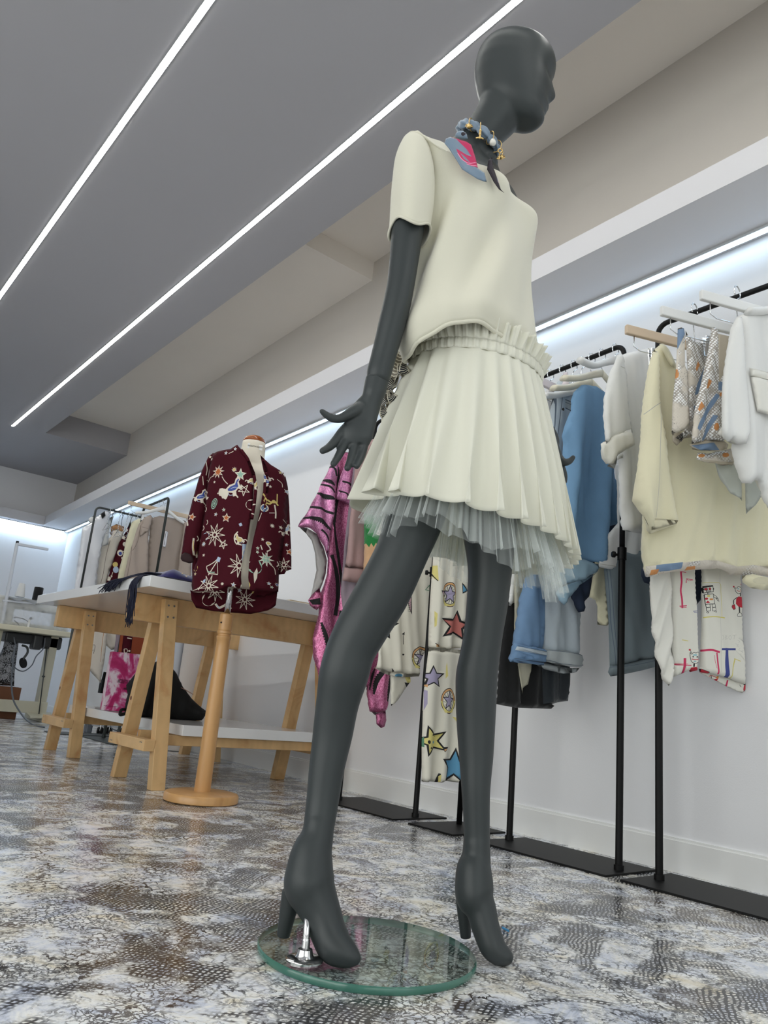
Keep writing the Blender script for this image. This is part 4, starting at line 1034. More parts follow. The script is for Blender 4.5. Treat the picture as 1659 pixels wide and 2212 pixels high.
# ------------------------------------------------------------------ nearest rack
def metal_mat(name, base, rs):
    """woven cloth with a lozenge mesh of silver foil and sprinkled black flecks"""
    m = bpy.data.materials.new(name); nt, b = nodes_of(m); L = nt.links
    tc = node(nt, 'ShaderNodeTexCoord')
    mp = node(nt, 'ShaderNodeMapping'); mp.inputs['Rotation'].default_value = (0.5, 0.7, 0.9); L.new(tc.outputs['Object'], mp.inputs[0])
    vo = node(nt, 'ShaderNodeTexVoronoi'); vo.inputs['Scale'].default_value = 150; vo.inputs['Randomness'].default_value = 0.12; L.new(mp.outputs[0], vo.inputs['Vector'])
    nz = node(nt, 'ShaderNodeTexNoise'); nz.inputs['Scale'].default_value = 9; nz.inputs['Detail'].default_value = 3; L.new(tc.outputs['Object'], nz.inputs['Vector'])
    def mr(src, a, c_):
        n = node(nt, 'ShaderNodeMapRange'); n.inputs[1].default_value = a; n.inputs[2].default_value = c_; L.new(src, n.inputs[0]); return n.outputs[0]
    dot = mr(vo.outputs['Distance'], 0.52, 0.40); area = mr(nz.outputs['Fac'], rs, rs+0.06)
    mu = node(nt, 'ShaderNodeMath', operation='MULTIPLY'); L.new(dot, mu.inputs[0]); L.new(area, mu.inputs[1])
    fl = node(nt, 'ShaderNodeTexVoronoi'); fl.inputs['Scale'].default_value = 210; L.new(tc.outputs['Object'], fl.inputs['Vector'])
    n2 = node(nt, 'ShaderNodeTexNoise'); n2.inputs['Scale'].default_value = 14; L.new(tc.outputs['Object'], n2.inputs['Vector'])
    mf = node(nt, 'ShaderNodeMath', operation='MULTIPLY'); L.new(mr(fl.outputs['Distance'], 0.22, 0.16), mf.inputs[0]); L.new(mr(n2.outputs['Fac'], 0.56, 0.60), mf.inputs[1])
    mx = node(nt, 'ShaderNodeMix', data_type='RGBA'); L.new(mf.outputs[0], mx.inputs[0]); mx.inputs[6].default_value = (*lin(base), 1); mx.inputs[7].default_value = (*lin((60, 58, 60)), 1)
    m2 = node(nt, 'ShaderNodeMix', data_type='RGBA'); m3 = node(nt, 'ShaderNodeMix', data_type='RGBA'); L.new(area, m3.inputs[0]); L.new(mx.outputs[2], m3.inputs[6]); m3.inputs[7].default_value = (*lin((168, 161, 152)), 1)
    L.new(mu.outputs[0], m2.inputs[0]); L.new(m3.outputs[2], m2.inputs[6]); m2.inputs[7].default_value = (*lin((246, 246, 246)), 1)
    L.new(m2.outputs[2], b.inputs['Base Color']); mm_ = node(nt, 'ShaderNodeMath', operation='MULTIPLY'); mm_.inputs[1].default_value = 0.35; L.new(mu.outputs[0], mm_.inputs[0]); L.new(mm_.outputs[0], b.inputs['Metallic'])
    rr = node(nt, 'ShaderNodeMapRange'); rr.inputs[3].default_value = 0.75; rr.inputs[4].default_value = 0.28; L.new(mu.outputs[0], rr.inputs[0]); L.new(rr.outputs[0], b.inputs['Roughness'])
    bp = node(nt, 'ShaderNodeBump'); bp.inputs['Strength'].default_value = 0.5; bp.inputs['Distance'].default_value = 0.002; L.new(vo.outputs['Distance'], bp.inputs['Height']); L.new(bp.outputs[0], b.inputs['Normal'])
    return m
M_foil = metal_mat('foil_mesh_cloth', (208, 200, 188), 0.36)
M_foil2 = metal_mat('foil_mesh_cloth_sparse', (214, 206, 194), 0.55)
M_fblue = mat('foil_cloth_blue', (118, 142, 172), 0.6, bump=0.4, bscale=500)
M_forange = mat('foil_cloth_orange', (206, 140, 82), 0.6, bump=0.4, bscale=500)
M_foil_in = mat('foil_cloth_reverse', (196, 186, 168), 0.8, bump=0.4, bscale=400)

cloth('navy_trousers', 'trousers', 'navy blue trousers mostly hidden behind the cream sweatshirt', vplane(1.9, 1.27, 2.2, 1.16), [('legs', dict(outline=[(1393, 1140), (1410, 1130), (1520, 1150), (1520, 1290), (1500, 1312), (1496, 1330), (1470, 1345), (1420, 1330), (1412, 1265), (1396, 1258), (1386, 1244), (1386, 1230), (1396, 1218)], mats=[M_navycl], thick=.02))])
M_cotp = mat('printed_white_cotton', (228, 226, 216), 0.75, bump=0.06, bscale=600)
M_pink = mat('pen_pink', (206, 52, 96), 0.7); M_blue = mat('pen_blue', (62, 72, 140), 0.7); M_yel = mat('pen_yellow', (216, 204, 110), 0.7)
M_ink = mat('ink_black', (24, 22, 24), 0.7); M_red = mat('pen_red', (190, 36, 56), 0.7); M_pencil = mat('pencil_grey', (196, 194, 188), 0.75); M_orange = mat('pen_orange', (212, 140, 70), 0.7); M_aqua = mat('pen_aqua', (120, 180, 196), 0.7)
TRM = [M_cotp, M_pink, M_blue, M_yel, M_ink, M_red, M_pencil, M_orange, M_aqua]
def bx(x0, y0, x1, y1): return [(x0, y0), (x1, y0), (x1, y1), (x0, y1)]
def outl(poly, w): return [stroke([poly[i], poly[(i+1) % len(poly)]], w, False) for i in range(len(poly))]

def Z3(pts): return [(1380+x/5.946, 1200+y/5.946) for x, y in pts]      # detail crop to frame pixels
rob = []
def ln(pts, w, c, sm=True): rob.append((stroke(Z3(pts), w/5.946, sm), c))
def fill(pts, c): rob.append((Z3(pts), c))
# left leg scribbles
ln([(510, 210), (520, 340), (510, 460), (525, 560), (532, 680)], 22, 1); ln([(505, 212), (570, 225)], 8, 1, False); ln([(495, 655), (580, 650)], 12, 1, False); ln([(505, 668), (578, 672)], 8, 1, False)
ln([(570, 360), (575, 305), (655, 322)], 10, 1, False); ln([(575, 305), (600, 330), (650, 318)], 6, 1)
ln([(565, 1320), (562, 1530)], 30, 1, False); ln([(430, 1400), (640, 1412)], 12, 1, False); ln([(430, 1388), (600, 1394)], 6, 1, False)
ln([(715, 650), (718, 800)], 10, 2, False); ln([(655, 722), (720, 716)], 8, 2, False); ln([(665, 735), (715, 740)], 6, 2, False); ln([(530, 1085), (600, 1100)], 9, 3)
for p in ([(620, 1240), (640, 1270), (665, 1245), (690, 1255), (715, 1240), (735, 1260), (740, 1330), (720, 1375), (680, 1385), (645, 1370), (625, 1320), (620, 1240)],): ln(p, 7, 4)
ln([(640, 1330), (690, 1340), (735, 1330)], 10, 5); fill(disc(617, 1214, 12), 5); fill(disc(740, 1220, 11), 5); ln([(622, 1222), (640, 1255)], 6, 4); ln([(736, 1232), (728, 1258)], 6, 4)
fill(disc(658, 1302, 9), 4); fill(disc(705, 1304, 9), 4); fill(disc(680, 1280, 26, 8), 8); fill(disc(680, 1360, 16, 7), 8); ln([(672, 1390), (670, 1430)], 18, 4, False)
fill([(640, 1440), (700, 1430), (738, 1455), (735, 1490), (650, 1496), (640, 1470)], 5)
# right leg: the robot, the red figure, letters and bars
fill([(806, 396), (912, 388), (915, 405), (808, 420)], 4)
for p in ([(808, 412), (912, 400), (918, 470), (812, 486)],): rob += [(q, 4) for q in outl(Z3(p), 1.3)]
fill(disc(830, 438, 13), 5); fill(disc(872, 434, 13), 5); rob += [(q, 4) for q in outl(Z3(disc(830, 438, 16, n=10)), .7)]+[(q, 4) for q in outl(Z3(disc(872, 434, 16, n=10)), .7)]
rob += [(q, 4) for q in outl(Z3([(832, 456), (885, 452), (886, 466), (833, 470)]), .9)]; fill([(912, 425), (926, 424), (926, 444), (914, 446)], 4)
ln([(846, 484), (846, 502)], 6, 4, False); ln([(860, 483), (860, 502)], 6, 4, False)
rob += [(q, 4) for q in outl(Z3([(818, 506), (915, 498), (930, 628), (828, 630)]), 1.2)]
fill(bx(842, 514, 872, 538), 3); fill(disc(838, 560, 14), 5); fill(bx(868, 558, 910, 580), 7); fill([(848, 582), (874, 612), (832, 614)], 5)
ln([(915, 505), (960, 535), (985, 575), (990, 600)], 6, 4); ln([(925, 540), (955, 560), (975, 590)], 6, 4); ln([(955, 545), (970, 565)], 8, 4, False)
for x in (830, 895): rob += [(q, 4) for q in outl(Z3([(x, 632), (x+42, 628), (x+48, 668), (x+6, 672)]), 1.0)]+[(q, 4) for q in outl(Z3([(x+6, 676), (x+48, 672), (x+52, 715), (x+8, 718)]), 1.0)]
ln([(835, 738), (850, 726), (865, 740), (845, 744)], 6, 4); ln([(925, 730), (940, 718), (955, 728), (940, 736)], 6, 4)
ln([(806, 355), (920, 350), (1005, 362), (1018, 480), (1026, 640), (1030, 800)], 6, 3); ln([(808, 800), (900, 790), (1030, 800), (1070, 806)], 14, 3)
ln([(1205, 415), (1225, 425), (1245, 405), (1270, 412), (1292, 430), (1280, 480), (1250, 495), (1220, 470), (1205, 415)], 6, 4); fill(disc(1192, 404, 11), 5); fill(disc(1284, 374, 8), 5); ln([(1196, 412), (1206, 430)], 5, 4); ln([(1284, 382), (1282, 412)], 5, 4)
ln([(1230, 450), (1255, 465), (1285, 455)], 6, 5); fill(disc(1245, 432, 8), 8); fill(disc(1272, 440, 5), 4); ln([(1272, 490), (1274, 530)], 12, 4, False)
fill([(1225, 560), (1250, 530), (1300, 535), (1306, 600), (1306, 675), (1260, 668), (1222, 625)], 5)
ln([(1240, 540), (1205, 565), (1190, 580)], 9, 4); ln([(1190, 580), (1188, 630)], 14, 4, False); fill([(1170, 640), (1205, 632), (1215, 690), (1185, 700), (1162, 665)], 5); rob += [(q, 4) for q in outl(Z3([(1170, 640), (1205, 632), (1215, 690), (1185, 700), (1162, 665)]), 1)]
ln([(1262, 660), (1268, 735)], 14, 4, False); ln([(1250, 745), (1275, 738), (1300, 775), (1240, 780), (1250, 745)], 6, 4)
ln([(792, 1222), (900, 1216), (1000, 1245)], 26, 1); ln([(960, 1250), (970, 1380), (985, 1525)], 20, 1); ln([(925, 1280), (935, 1360), (958, 1450)], 5, 1)
ln([(1020, 1205), (1215, 1205)], 26, 2, False); ln([(1092, 1190), (1085, 1330), (1105, 1580)], 46, 2); ln([(1150, 1590), (1170, 1480), (1205, 1330)], 14, 3); ln([(1195, 1325), (1280, 1360)], 9, 3)
for g_ in ([(1022, 1025), (1040, 1035), (1045, 1065), (1025, 1085)], [(1078, 1030), (1072, 1082)], [(1078, 1030), (1100, 1038), (1080, 1055), (1105, 1068), (1072, 1082)], [(1140, 1025), (1122, 1055), (1140, 1082), (1158, 1055), (1140, 1025)], [(1175, 1030), (1225, 1020)], [(1200, 1026), (1194, 1080)]): ln(g_, 4, 6)
for g_ in ([(1240, 1090), (1262, 1105), (1250, 1125)], [(1215, 1135), (1250, 1150), (1230, 1165), (1262, 1180)], [(1270, 1190), (1255, 1215), (1290, 1235)], [(1300, 1250), (1290, 1230), (1315, 1225)], [(1320, 1265), (1340, 1275)], [(1330, 1300), (1345, 1290), (1350, 1320), (1335, 1330), (1330, 1300)], [(1250, 1065), (1340, 1110)], [(1215, 1220), (1350, 1370)]): ln(g_, 4, 6)
fill([(794, 1455), (885, 1500), (880, 1516), (796, 1516)], 5); rob += [(q, 4) for q in outl(Z3([(794, 1455), (885, 1500), (880, 1516), (796, 1516)]), 1)]
rob += [(stroke(Z3([(1010, 180), (1008, 900), (1020, 1500)]), .6), 6)]
GP = gplane(1.86, 1.20)
low = []
def ln2(pts, w, c): low.append((stroke(Z3(pts), w/5.946), c))
ln2([(890, 1550), (930, 1545), (990, 1570)], 8, 5); ln2([(915, 1530), (930, 1580)], 7, 4); low.append((Z3([(985, 1555), (1018, 1545), (1015, 1580), (990, 1585)]), 7)); low.append((Z3([(960, 1590), (1010, 1580), (1000, 1610), (975, 1615)]), 5)); ln2([(1010, 1610), (1015, 1625)], 6, 5)
ln2([(1135, 1600), (1122, 1680)], 20, 1); low.append((Z3([(1345, 1670), (1370, 1655), (1368, 1720), (1352, 1755), (1338, 1720)]), 5)); ln2([(1320, 1640), (1345, 1625), (1365, 1650), (1340, 1660)], 16, 4); ln2([(1290, 1660), (1310, 1690)], 6, 4)
cloth('doodle_trousers', 'trousers', 'white trousers printed with child-like robot drawings and pink, blue and yellow marker lines', GP, [
    ('leg', dict(outline=[(1398, 1180), (1500, 1180), (1499, 1240), (1503, 1320), (1505, 1400), (1503, 1448), (1490, 1452), (1488, 1448), (1470, 1457), (1452, 1463), (1451, 1300), (1446, 1225)], mats=TRM, pats=rob, thick=.02, step=4, grid=.007, auto_folds=.5)),
    ('pleated_panel', dict(outline=[(1402, 1180), (1447, 1180), (1449, 1240), (1452, 1340), (1453, 1474), (1440, 1482), (1430, 1460), (1416, 1415), (1407, 1340), (1403, 1260)], mats=[M_satin, M_seam], near=.012, thick=.015, step=4, grid=.006, auto_folds=0, folds=[(.006, 26, -.34, 0), (.003, 41, -.3, 1)])),
    ('leg', dict(outline=[(1514, 1180), (1598, 1180), (1599, 1240), (1601, 1300), (1605, 1380), (1609, 1440), (1611, 1478), (1600, 1476), (1575, 1466), (1545, 1458), (1513, 1452), (1514, 1380), (1516, 1300)], mats=TRM, pats=rob, thick=.02, step=4, grid=.007, auto_folds=.4)),
    ('leg_lining', dict(outline=[(1513, 1448), (1545, 1450), (1575, 1460), (1611, 1472), (1611, 1490), (1604, 1497), (1588, 1492), (1560, 1478), (1535, 1465), (1513, 1455)], mats=TRM, pats=low, near=-.012, thick=.004, step=3, auto_folds=.2))])
GS = gplane(1.86, 1.11)
trim = [([(1397, 1223), (1430, 1220), (1464, 1218), (1510, 1213), (1541, 1213), (1573, 1225), (1587, 1225), (1619, 1222), (1670, 1229), (1670, 1260), (1599, 1243), (1582, 1243), (1548, 1229), (1498, 1233), (1447, 1237), (1402, 1248)], 1),
        ([(1412, 1222), (1463, 1217), (1463, 1230), (1440, 1234), (1412, 1236)], 2), ([(1404, 1232), (1420, 1230), (1419, 1240), (1403, 1243)], 3), ([(1476, 1226), (1492, 1225), (1496, 1231), (1476, 1233)], 3)]
cloth('cream_sweatshirt', 'sweatshirt', 'oversized cream fleece sweatshirt with a sparkling trim along its hem', GS, [
    ('body', dict(outline=[(1412, 756), (1424, 746), (1437, 745), (1446, 760), (1455, 782), (1475, 820), (1520, 860), (1600, 860), (1661, 876), (1661, 1248), (1640, 1242), (1600, 1241), (1582, 1242), (1548, 1228), (1498, 1232), (1447, 1236), (1402, 1246), (1397, 1226), (1390, 1180), (1391, 1140), (1393, 1000), (1398, 860), (1404, 800)], mats=[M_fleece, M_foil2, M_fblue, M_forange, M_seam], pats=trim+[(stroke([(1413, 762), (1412, 800), (1414, 845)], 1.2), 4)], thick=.04, rim=.06, grid=.011, folds=[(.010, 4.2, 0, 1.2)])),
    ('sleeve', dict(outline=[(1414, 752), (1424, 770), (1424, 820), (1424, 880), (1432, 950), (1446, 1030), (1458, 1090), (1465, 1122), (1462, 1132), (1440, 1141), (1403, 1154), (1391, 1140), (1378, 1110), (1367, 1082), (1372, 1040), (1384, 960), (1389, 880), (1396, 830), (1405, 780)], mats=[M_fleece, M_seam], near=.035, thick=.035, rim=.05, grid=.010, pats=[(stroke([(1389, 896), (1404, 884), (1423, 872)], 1.4), 1), (stroke([(1421, 880), (1412, 1000), (1410, 1120)], 1.1), 1)], folds=[(.008, 8, -.2, 0)])),
    ('sleeve_lining', dict(outline=[(1410, 1120), (1440, 1122), (1465, 1124), (1462, 1131), (1440, 1137), (1410, 1145)], mats=[M_fleece_in], near=.062, thick=.004)),
    ('neckband', dict(outline=[(1424, 744), (1432, 742), (1440, 748), (1450, 770), (1458, 784), (1457, 795), (1446, 788), (1437, 770), (1430, 756)], mats=[M_fleece], near=.03, thick=.012, auto_folds=0)),
    ('cuff', dict(outline=[(1604, 1244), (1625, 1240), (1652, 1246), (1661, 1252), (1661, 1275), (1640, 1275), (1618, 1270), (1606, 1258)], mats=[M_fleece, M_fleece_in], near=.03, thick=.03, rim=.03, pats=[(disc(1645, 1256, 30, 9), 1)]))])
clip_hanger('pale wooden clip hanger, left end of the nearest rack', (2.03, 1.075), DG, 1.695, .135, .25, M_hwood, (-.62,))
clip_hanger('white clip hanger holding the left metallic skirt', (2.02, .935), DG, 1.695, .135, .27, M_hwhite, (-.42, .5))
clip_hanger('white clip hanger nearest the camera, holding the right metallic skirt', (2.045, .83), DG, 1.695, .115, .27, M_hwhite, (-.46, .5))
P1 = gplane(1.86, 1.02); P2 = gplane(1.88, .95)
cloth('metallic_skirt', 'skirt', 'wrap skirt of pale foil mesh cloth with blue and orange patches, left of two', P1, [
    ('wrap_panel', dict(outline=[(1464, 709), (1472, 707), (1478, 709), (1480, 725), (1479, 787), (1486, 803), (1487, 834), (1488, 918), (1477, 930), (1453, 937), (1455, 870), (1460, 800), (1463, 750)], mats=[M_foil2, M_fblue, M_forange, M_foil], near=.02, thick=.012, auto_folds=.5, pats=[([(1463, 712), (1478, 708), (1479, 722), (1463, 755)], 1), (disc(1460, 808, 4, 10), 2), ([(1476, 745), (1480, 745), (1479, 762)], 2), ([(1464, 760), (1478, 730), (1478, 790), (1462, 806)], 3)])),
    ('skirt_body', dict(outline=[(1480, 714), (1488, 730), (1498, 738), (1514, 740), (1533, 752), (1536, 772), (1528, 800), (1515, 860), (1505, 930), (1500, 955), (1490, 940), (1476, 945), (1470, 955), (1460, 945), (1478, 930), (1484, 830)], mats=[M_foil, M_fblue, M_forange, M_seam], thick=.015, pats=[([(1504, 782), (1509, 790), (1500, 805), (1497, 800)], 2), ([(1500, 835), (1520, 790), (1524, 798), (1512, 850), (1496, 856)], 1), ([(1494, 880), (1508, 870), (1504, 920), (1494, 920)], 1), (disc(1518, 740, 3), 2), (stroke([(1486, 722), (1492, 736), (1514, 741)], 1.2), 3)])),
    ('lining', dict(outline=[(1453, 930), (1475, 934), (1492, 930), (1496, 945), (1478, 947), (1466, 961), (1457, 950)], mats=[M_foil_in], near=-.01, thick=.004))])
cloth('metallic_skirt', 'skirt', 'flared foil mesh skirt with blue stripes and orange patches, right of two', P2, [
    ('skirt_body', dict(outline=[(1537, 708), (1545, 707), (1550, 722), (1572, 728), (1592, 720), (1600, 740), (1592, 800), (1580, 870), (1572, 945), (1562, 953), (1530, 950), (1505, 955), (1490, 961), (1494, 930), (1506, 870), (1522, 800), (1533, 740)], mats=[M_foil, M_fblue, M_forange, M_foil_in], thick=.02, pats=[([(1527, 820), (1533, 826), (1527, 840), (1522, 842)], 2), ([(1512, 868), (1518, 880), (1508, 890), (1506, 885)], 2), (disc(1541, 925, 4, 8), 2), (stroke([(1505, 930), (1530, 880), (1545, 855)], 9), 1), (stroke([(1518, 950), (1526, 930), (1540, 900)], 8), 1), ([(1547, 826), (1585, 836), (1584, 852), (1546, 846)], 1), ([(1548, 852), (1560, 848), (1556, 858), (1548, 860)], 2), ([(1545, 725), (1590, 735), (1580, 830), (1560, 800), (1548, 830)], 3)])),
    ('hem_lining', dict(outline=[(1489, 960), (1505, 953), (1530, 949), (1562, 952), (1575, 960), (1570, 970), (1545, 977), (1520, 974), (1500, 969)], mats=[M_foil_in, M_fblue], near=-.012, thick=.004, pats=[([(1494, 962), (1540, 957), (1550, 974), (1515, 973)], 1)])),
    ('flounce', dict(outline=[(1510, 976), (1530, 980), (1560, 974), (1590, 966), (1600, 990), (1585, 1004), (1560, 1007), (1530, 1000), (1508, 990)], mats=[M_foil2, M_forange, M_foil_in], near=-.03, thick=.01, pats=[(disc(1516, 984, 6, 4), 1), (disc(1562, 985, 6, 5), 1), ([(1510, 990), (1560, 1000), (1590, 998), (1580, 1006), (1540, 1005)], 2)]))])
P3 = gplane(1.92, .88)
cloth('sheer_scarf', 'scarf', 'sheer white pointed scarf ends hanging below the metallic skirts', gplane(1.9, .99), [('scarf_end', dict(outline=[(1540, 985), (1590, 985), (1598, 1030), (1597, 1084), (1576, 1066), (1560, 1040)], mats=[M_sheer], thick=.003)), ('scarf_end', dict(outline=[(1608, 1000), (1650, 1010), (1650, 1060), (1634, 1090), (1617, 1109), (1613, 1060)], mats=[M_sheer], thick=.003))])
cloth('white_blouse', 'blouse', 'white blouse with chest pocket cut off by the right edge of the photo', P3, [
    ('body', dict(outline=[(1592, 684), (1610, 677), (1640, 669), (1700, 655), (1700, 1110), (1668, 1098), (1656, 1082), (1648, 1056), (1640, 1038), (1628, 1038), (1612, 1048), (1598, 1046), (1588, 1010), (1582, 968), (1590, 900), (1588, 780)], mats=[M_wcloth, M_seam], thick=.03, rim=.05, folds=[(.008, 7, 0, 1)])),
    ('sleeve', dict(outline=[(1590, 686), (1602, 684), (1606, 730), (1612, 800), (1617, 880), (1618, 936), (1604, 962), (1590, 961), (1582, 950), (1572, 955), (1556, 945), (1552, 925), (1557, 860), (1566, 790), (1577, 712)], mats=[M_wcloth, M_seam], near=.03, thick=.025, rim=.04, folds=[(.010, 13, 0, .5)])),
    ('sleeve_lining', dict(outline=[(1553, 935), (1560, 922), (1580, 916), (1600, 930), (1618, 938), (1612, 958), (1598, 970), (1590, 960), (1578, 958)], mats=[M_satin], near=.005, thick=.004)),
    ('pocket', dict(outline=[(1620, 794), (1640, 800), (1690, 812), (1690, 905), (1660, 898), (1634, 890), (1628, 850)], mats=[M_satin, M_seam], near=.030, thick=.006, pats=[(stroke([(1621, 812), (1690, 830)], 1), 1)]))])
mb = MB()
hg = hanger('hanger inside the white blouse with the chest pocket', (2.05, .80), DG, 1.695, .085, .15, M_hwhite, .4)

# ------------------------------------------------------------------ rack behind the mannequin
def lame(name, c0, c1):
    m = bpy.data.materials.new(name); nt, b = nodes_of(m); L = nt.links
    tc = node(nt, 'ShaderNodeTexCoord'); nz = node(nt, 'ShaderNodeTexNoise'); nz.inputs['Scale'].default_value = 420; nz.inputs['Detail'].default_value = 2
    mp = node(nt, 'ShaderNodeMapping'); mp.inputs['Scale'].default_value = (1, 1, .35); L.new(tc.outputs['Object'], mp.inputs[0]); L.new(mp.outputs[0], nz.inputs['Vector'])
    r = ramp(nt, nz.outputs['Fac'], [(0.35, lin(c0)), (0.65, lin(c1))]); L.new(r.outputs[0], b.inputs['Base Color'])
    b.inputs['Metallic'].default_value = 0.6; b.inputs['Roughness'].default_value = 0.34
    bp = node(nt, 'ShaderNodeBump'); bp.inputs['Strength'].default_value = 0.35; bp.inputs['Distance'].default_value = 0.002; L.new(nz.outputs['Fac'], bp.inputs['Height']); L.new(bp.outputs[0], b.inputs['Normal'])
    return m
M_lame = lame('pink_lame', (172, 92, 142), (226, 160, 200)); M_lame2 = lame('crimson_lame', (150, 58, 100), (214, 136, 174))
M_tiger = mat('tiger_black', (12, 10, 12), 0.7); M_lining = mat('grey_lining', (176, 172, 170), 0.5)
PP = vplane(1.75, 2.50, 2.2, 2.44)
def tig(pts, w): return (stroke(pts, w, True, False), 2)
def jagged(pts, w):
    P = spline(pts, 26); up = []; dn = []
    for i, p in enumerate(P):
        t = P[min(i+1, 25)]-P[max(i-1, 0)]; t = t/np.linalg.norm(t); q = np.array([-t[1], t[0]]); k = math.sin(PI*min(max(i/25, .06), .94))**.5
        up.append(tuple(p-q*w*.5*k)); dn.append(tuple(p+q*w*k*(.5 if i % 2 else .85)))
    return (up+dn[::-1], 2)
cloth('tiger_striped_dress', 'dress', 'metallic pink dress with black tiger stripes and grey lining, nearest its rack end', PP, [
    ('skirt_body', dict(outline=[(728, 985), (742, 975), (765, 980), (775, 1000), (768, 1040), (760, 1090), (757, 1130), (748, 1200), (748, 1260), (770, 1300), (800, 1350), (835, 1410), (846, 1440), (842, 1480), (834, 1533), (812, 1540), (800, 1537), (793, 1478), (760, 1500), (700, 1500), (688, 1473), (679, 1420), (678, 1379), (688, 1330), (690, 1290), (705, 1240), (707, 1190), (712, 1120), (718, 1050)], mats=[M_lame2, M_lame, M_tiger, M_lining], thick=.03, grid=.010, step=5, folds=[(.016, 10, .05, 0)],
     pats=[tig([(724, 1010), (728, 1060), (722, 1090), (716, 1130)], 9), tig([(716, 1130), (724, 1180), (733, 1240), (740, 1300)], 6), tig([(712, 1200), (722, 1230), (728, 1280), (722, 1330)], 9), jagged([(690, 1345), (700, 1380), (704, 1420)], 8), tig([(741, 1060), (748, 1080), (756, 1108)], 4), jagged([(826, 1440), (812, 1470), (806, 1500)], 7), jagged([(842, 1445), (836, 1480), (830, 1515)], 6), jagged([(808, 1445), (800, 1470), (797, 1490)], 7), tig([(694, 1440), (692, 1470), (690, 1490)], 6), tig([(735, 1320), (728, 1370), (720, 1420)], 8)])),
    ('sleeve', dict(outline=[(722, 985), (731, 990), (728, 1030), (724, 1080), (718, 1120), (708, 1180), (706, 1210), (698, 1180), (684, 1152), (664, 1140), (646, 1137), (654, 1122), (670, 1095), (699, 1036), (714, 1003)], mats=[M_lame, M_lame2, M_tiger], near=.04, thick=.025, grid=.009, step=5, folds=[(.008, 16, .3, 0)],
     pats=[tig([(710, 1009), (718, 1012), (724, 1030)], 4), jagged([(697, 1037), (708, 1042), (720, 1050)], 7), tig([(693, 1046), (706, 1052), (719, 1066)], 4), jagged([(683, 1066), (698, 1072), (718, 1080)], 9), tig([(668, 1095), (690, 1100), (715, 1112)], 5), jagged([(656, 1119), (684, 1122), (712, 1146)], 8), tig([(690, 1145), (700, 1155), (709, 1178)], 4)])),
    ('sleeve_lining', dict(outline=[(647, 1138), (664, 1141), (684, 1153), (699, 1182), (706, 1210), (704, 1240), (690, 1275), (672, 1303), (667, 1298), (676, 1270), (684, 1232), (680, 1195), (673, 1168), (660, 1152)], mats=[M_lining, M_lame], near=.01, thick=.004)),
    ('flap', dict(outline=[(690, 1270), (696, 1290), (692, 1310), (684, 1318), (672, 1308), (667, 1296), (676, 1284)], mats=[M_lame2, M_tiger], near=.02, thick=.01, pats=[([(668, 1296), (690, 1292), (692, 1306), (676, 1306)], 1)])),
    ('sleeve', dict(outline=[(742, 1010), (768, 1000), (766, 1060), (761, 1090), (757, 1094), (745, 1085), (729, 1078), (726, 1075), (733, 1040)], mats=[M_lame, M_lame2, M_tiger], near=.045, thick=.02, grid=.009, pats=[tig([(738, 1040), (752, 1046), (764, 1066)], 4), tig([(731, 1060), (745, 1066), (754, 1080)], 3)])),
    ('hem_tail', dict(outline=[(812, 1542), (833, 1535), (835, 1556), (830, 1569), (823, 1573), (813, 1564)], mats=[M_lame2, M_tiger], near=-.005, thick=.012)),
    ('hem_lining', dict(outline=[(800, 1536), (812, 1540), (834, 1532), (830, 1546), (818, 1548), (808, 1544)], mats=[M_lining], near=-.012, thick=.004))])
M_dusty = mat('dusty_pink_knit', (172, 142, 140), 0.9, bump=0.3, bscale=500); M_mauve = mat('mauve_grey_cloth', (146, 132, 142), 0.85)
M_green = mat('bright_green_mohair', (26, 122, 56), 0.95, bump=0.9, bscale=260, sheen=0.5); M_tan = mat('tan_mohair', (206, 164, 124), 0.95, bump=0.8, bscale=260, sheen=0.5)
cloth('mauve_dress', 'dress', 'mauve grey dress showing as a narrow strip behind the pink sweater sleeve', vplane(1.75, 2.44, 2.2, 2.38), [('skirt_body', dict(outline=[(765, 1000), (800, 1000), (802, 1250), (790, 1330), (745, 1330), (738, 1280), (742, 1180)], mats=[M_mauve], thick=.015)),])
cloth('pink_sweater', 'sweater', 'dusty pink fine knit sweater sleeve with ribbed cuff beside the tiger striped dress', vplane(1.75, 2.40, 2.2, 2.34), [
    ('sleeve', dict(outline=[(775, 975), (795, 958), (806, 948), (822, 950), (818, 1000), (806, 1060), (800, 1150), (797, 1200), (794, 1228), (744, 1226), (748, 1190), (753, 1120), (760, 1080), (767, 1020)], mats=[M_dusty], thick=.022, folds=[(.008, 14, .1, 0)])),
    ('cuff', dict(outline=[(744, 1225), (794, 1227), (790, 1254), (770, 1259), (739, 1254)], mats=[M_dusty], thick=.024, auto_folds=.3))])
jag_ = [(830-4*i, 1176+(7 if i % 2 else -2)) for i in range(14)]
cloth('mohair_sweater', 'sweater', 'fluffy bright green and tan mohair sweater partly behind the skirt', vplane(1.75, 2.34, 2.2, 2.28), [('body', dict(outline=[(805, 975), (812, 955), (826, 944), (850, 950), (860, 1050), (850, 1150), (830, 1200), (812, 1248), (786, 1255), (789, 1180), (788, 1080), (795, 1010)], mats=[M_green, M_tan], thick=.03, pats=[([(870, 1172)]+jag_+[(770, 1178), (770, 1270), (870, 1270)], 1)], jag=.5))])
STM = [mat('star_print_cotton', (224, 220, 206), 0.75, bump=0.06, bscale=600), M_ink, mat('print_lilac', (166, 158, 186), 0.75), mat('print_sky_blue', (92, 152, 188), 0.75), mat('print_coral', (190, 112, 104), 0.75), mat('print_pale_yellow', (218, 206, 128), 0.75), mat('print_peach', (216, 166, 112), 0.75), mat('print_green', (90, 138, 108), 0.75), mat('print_rose', (206, 172, 180), 0.75)]
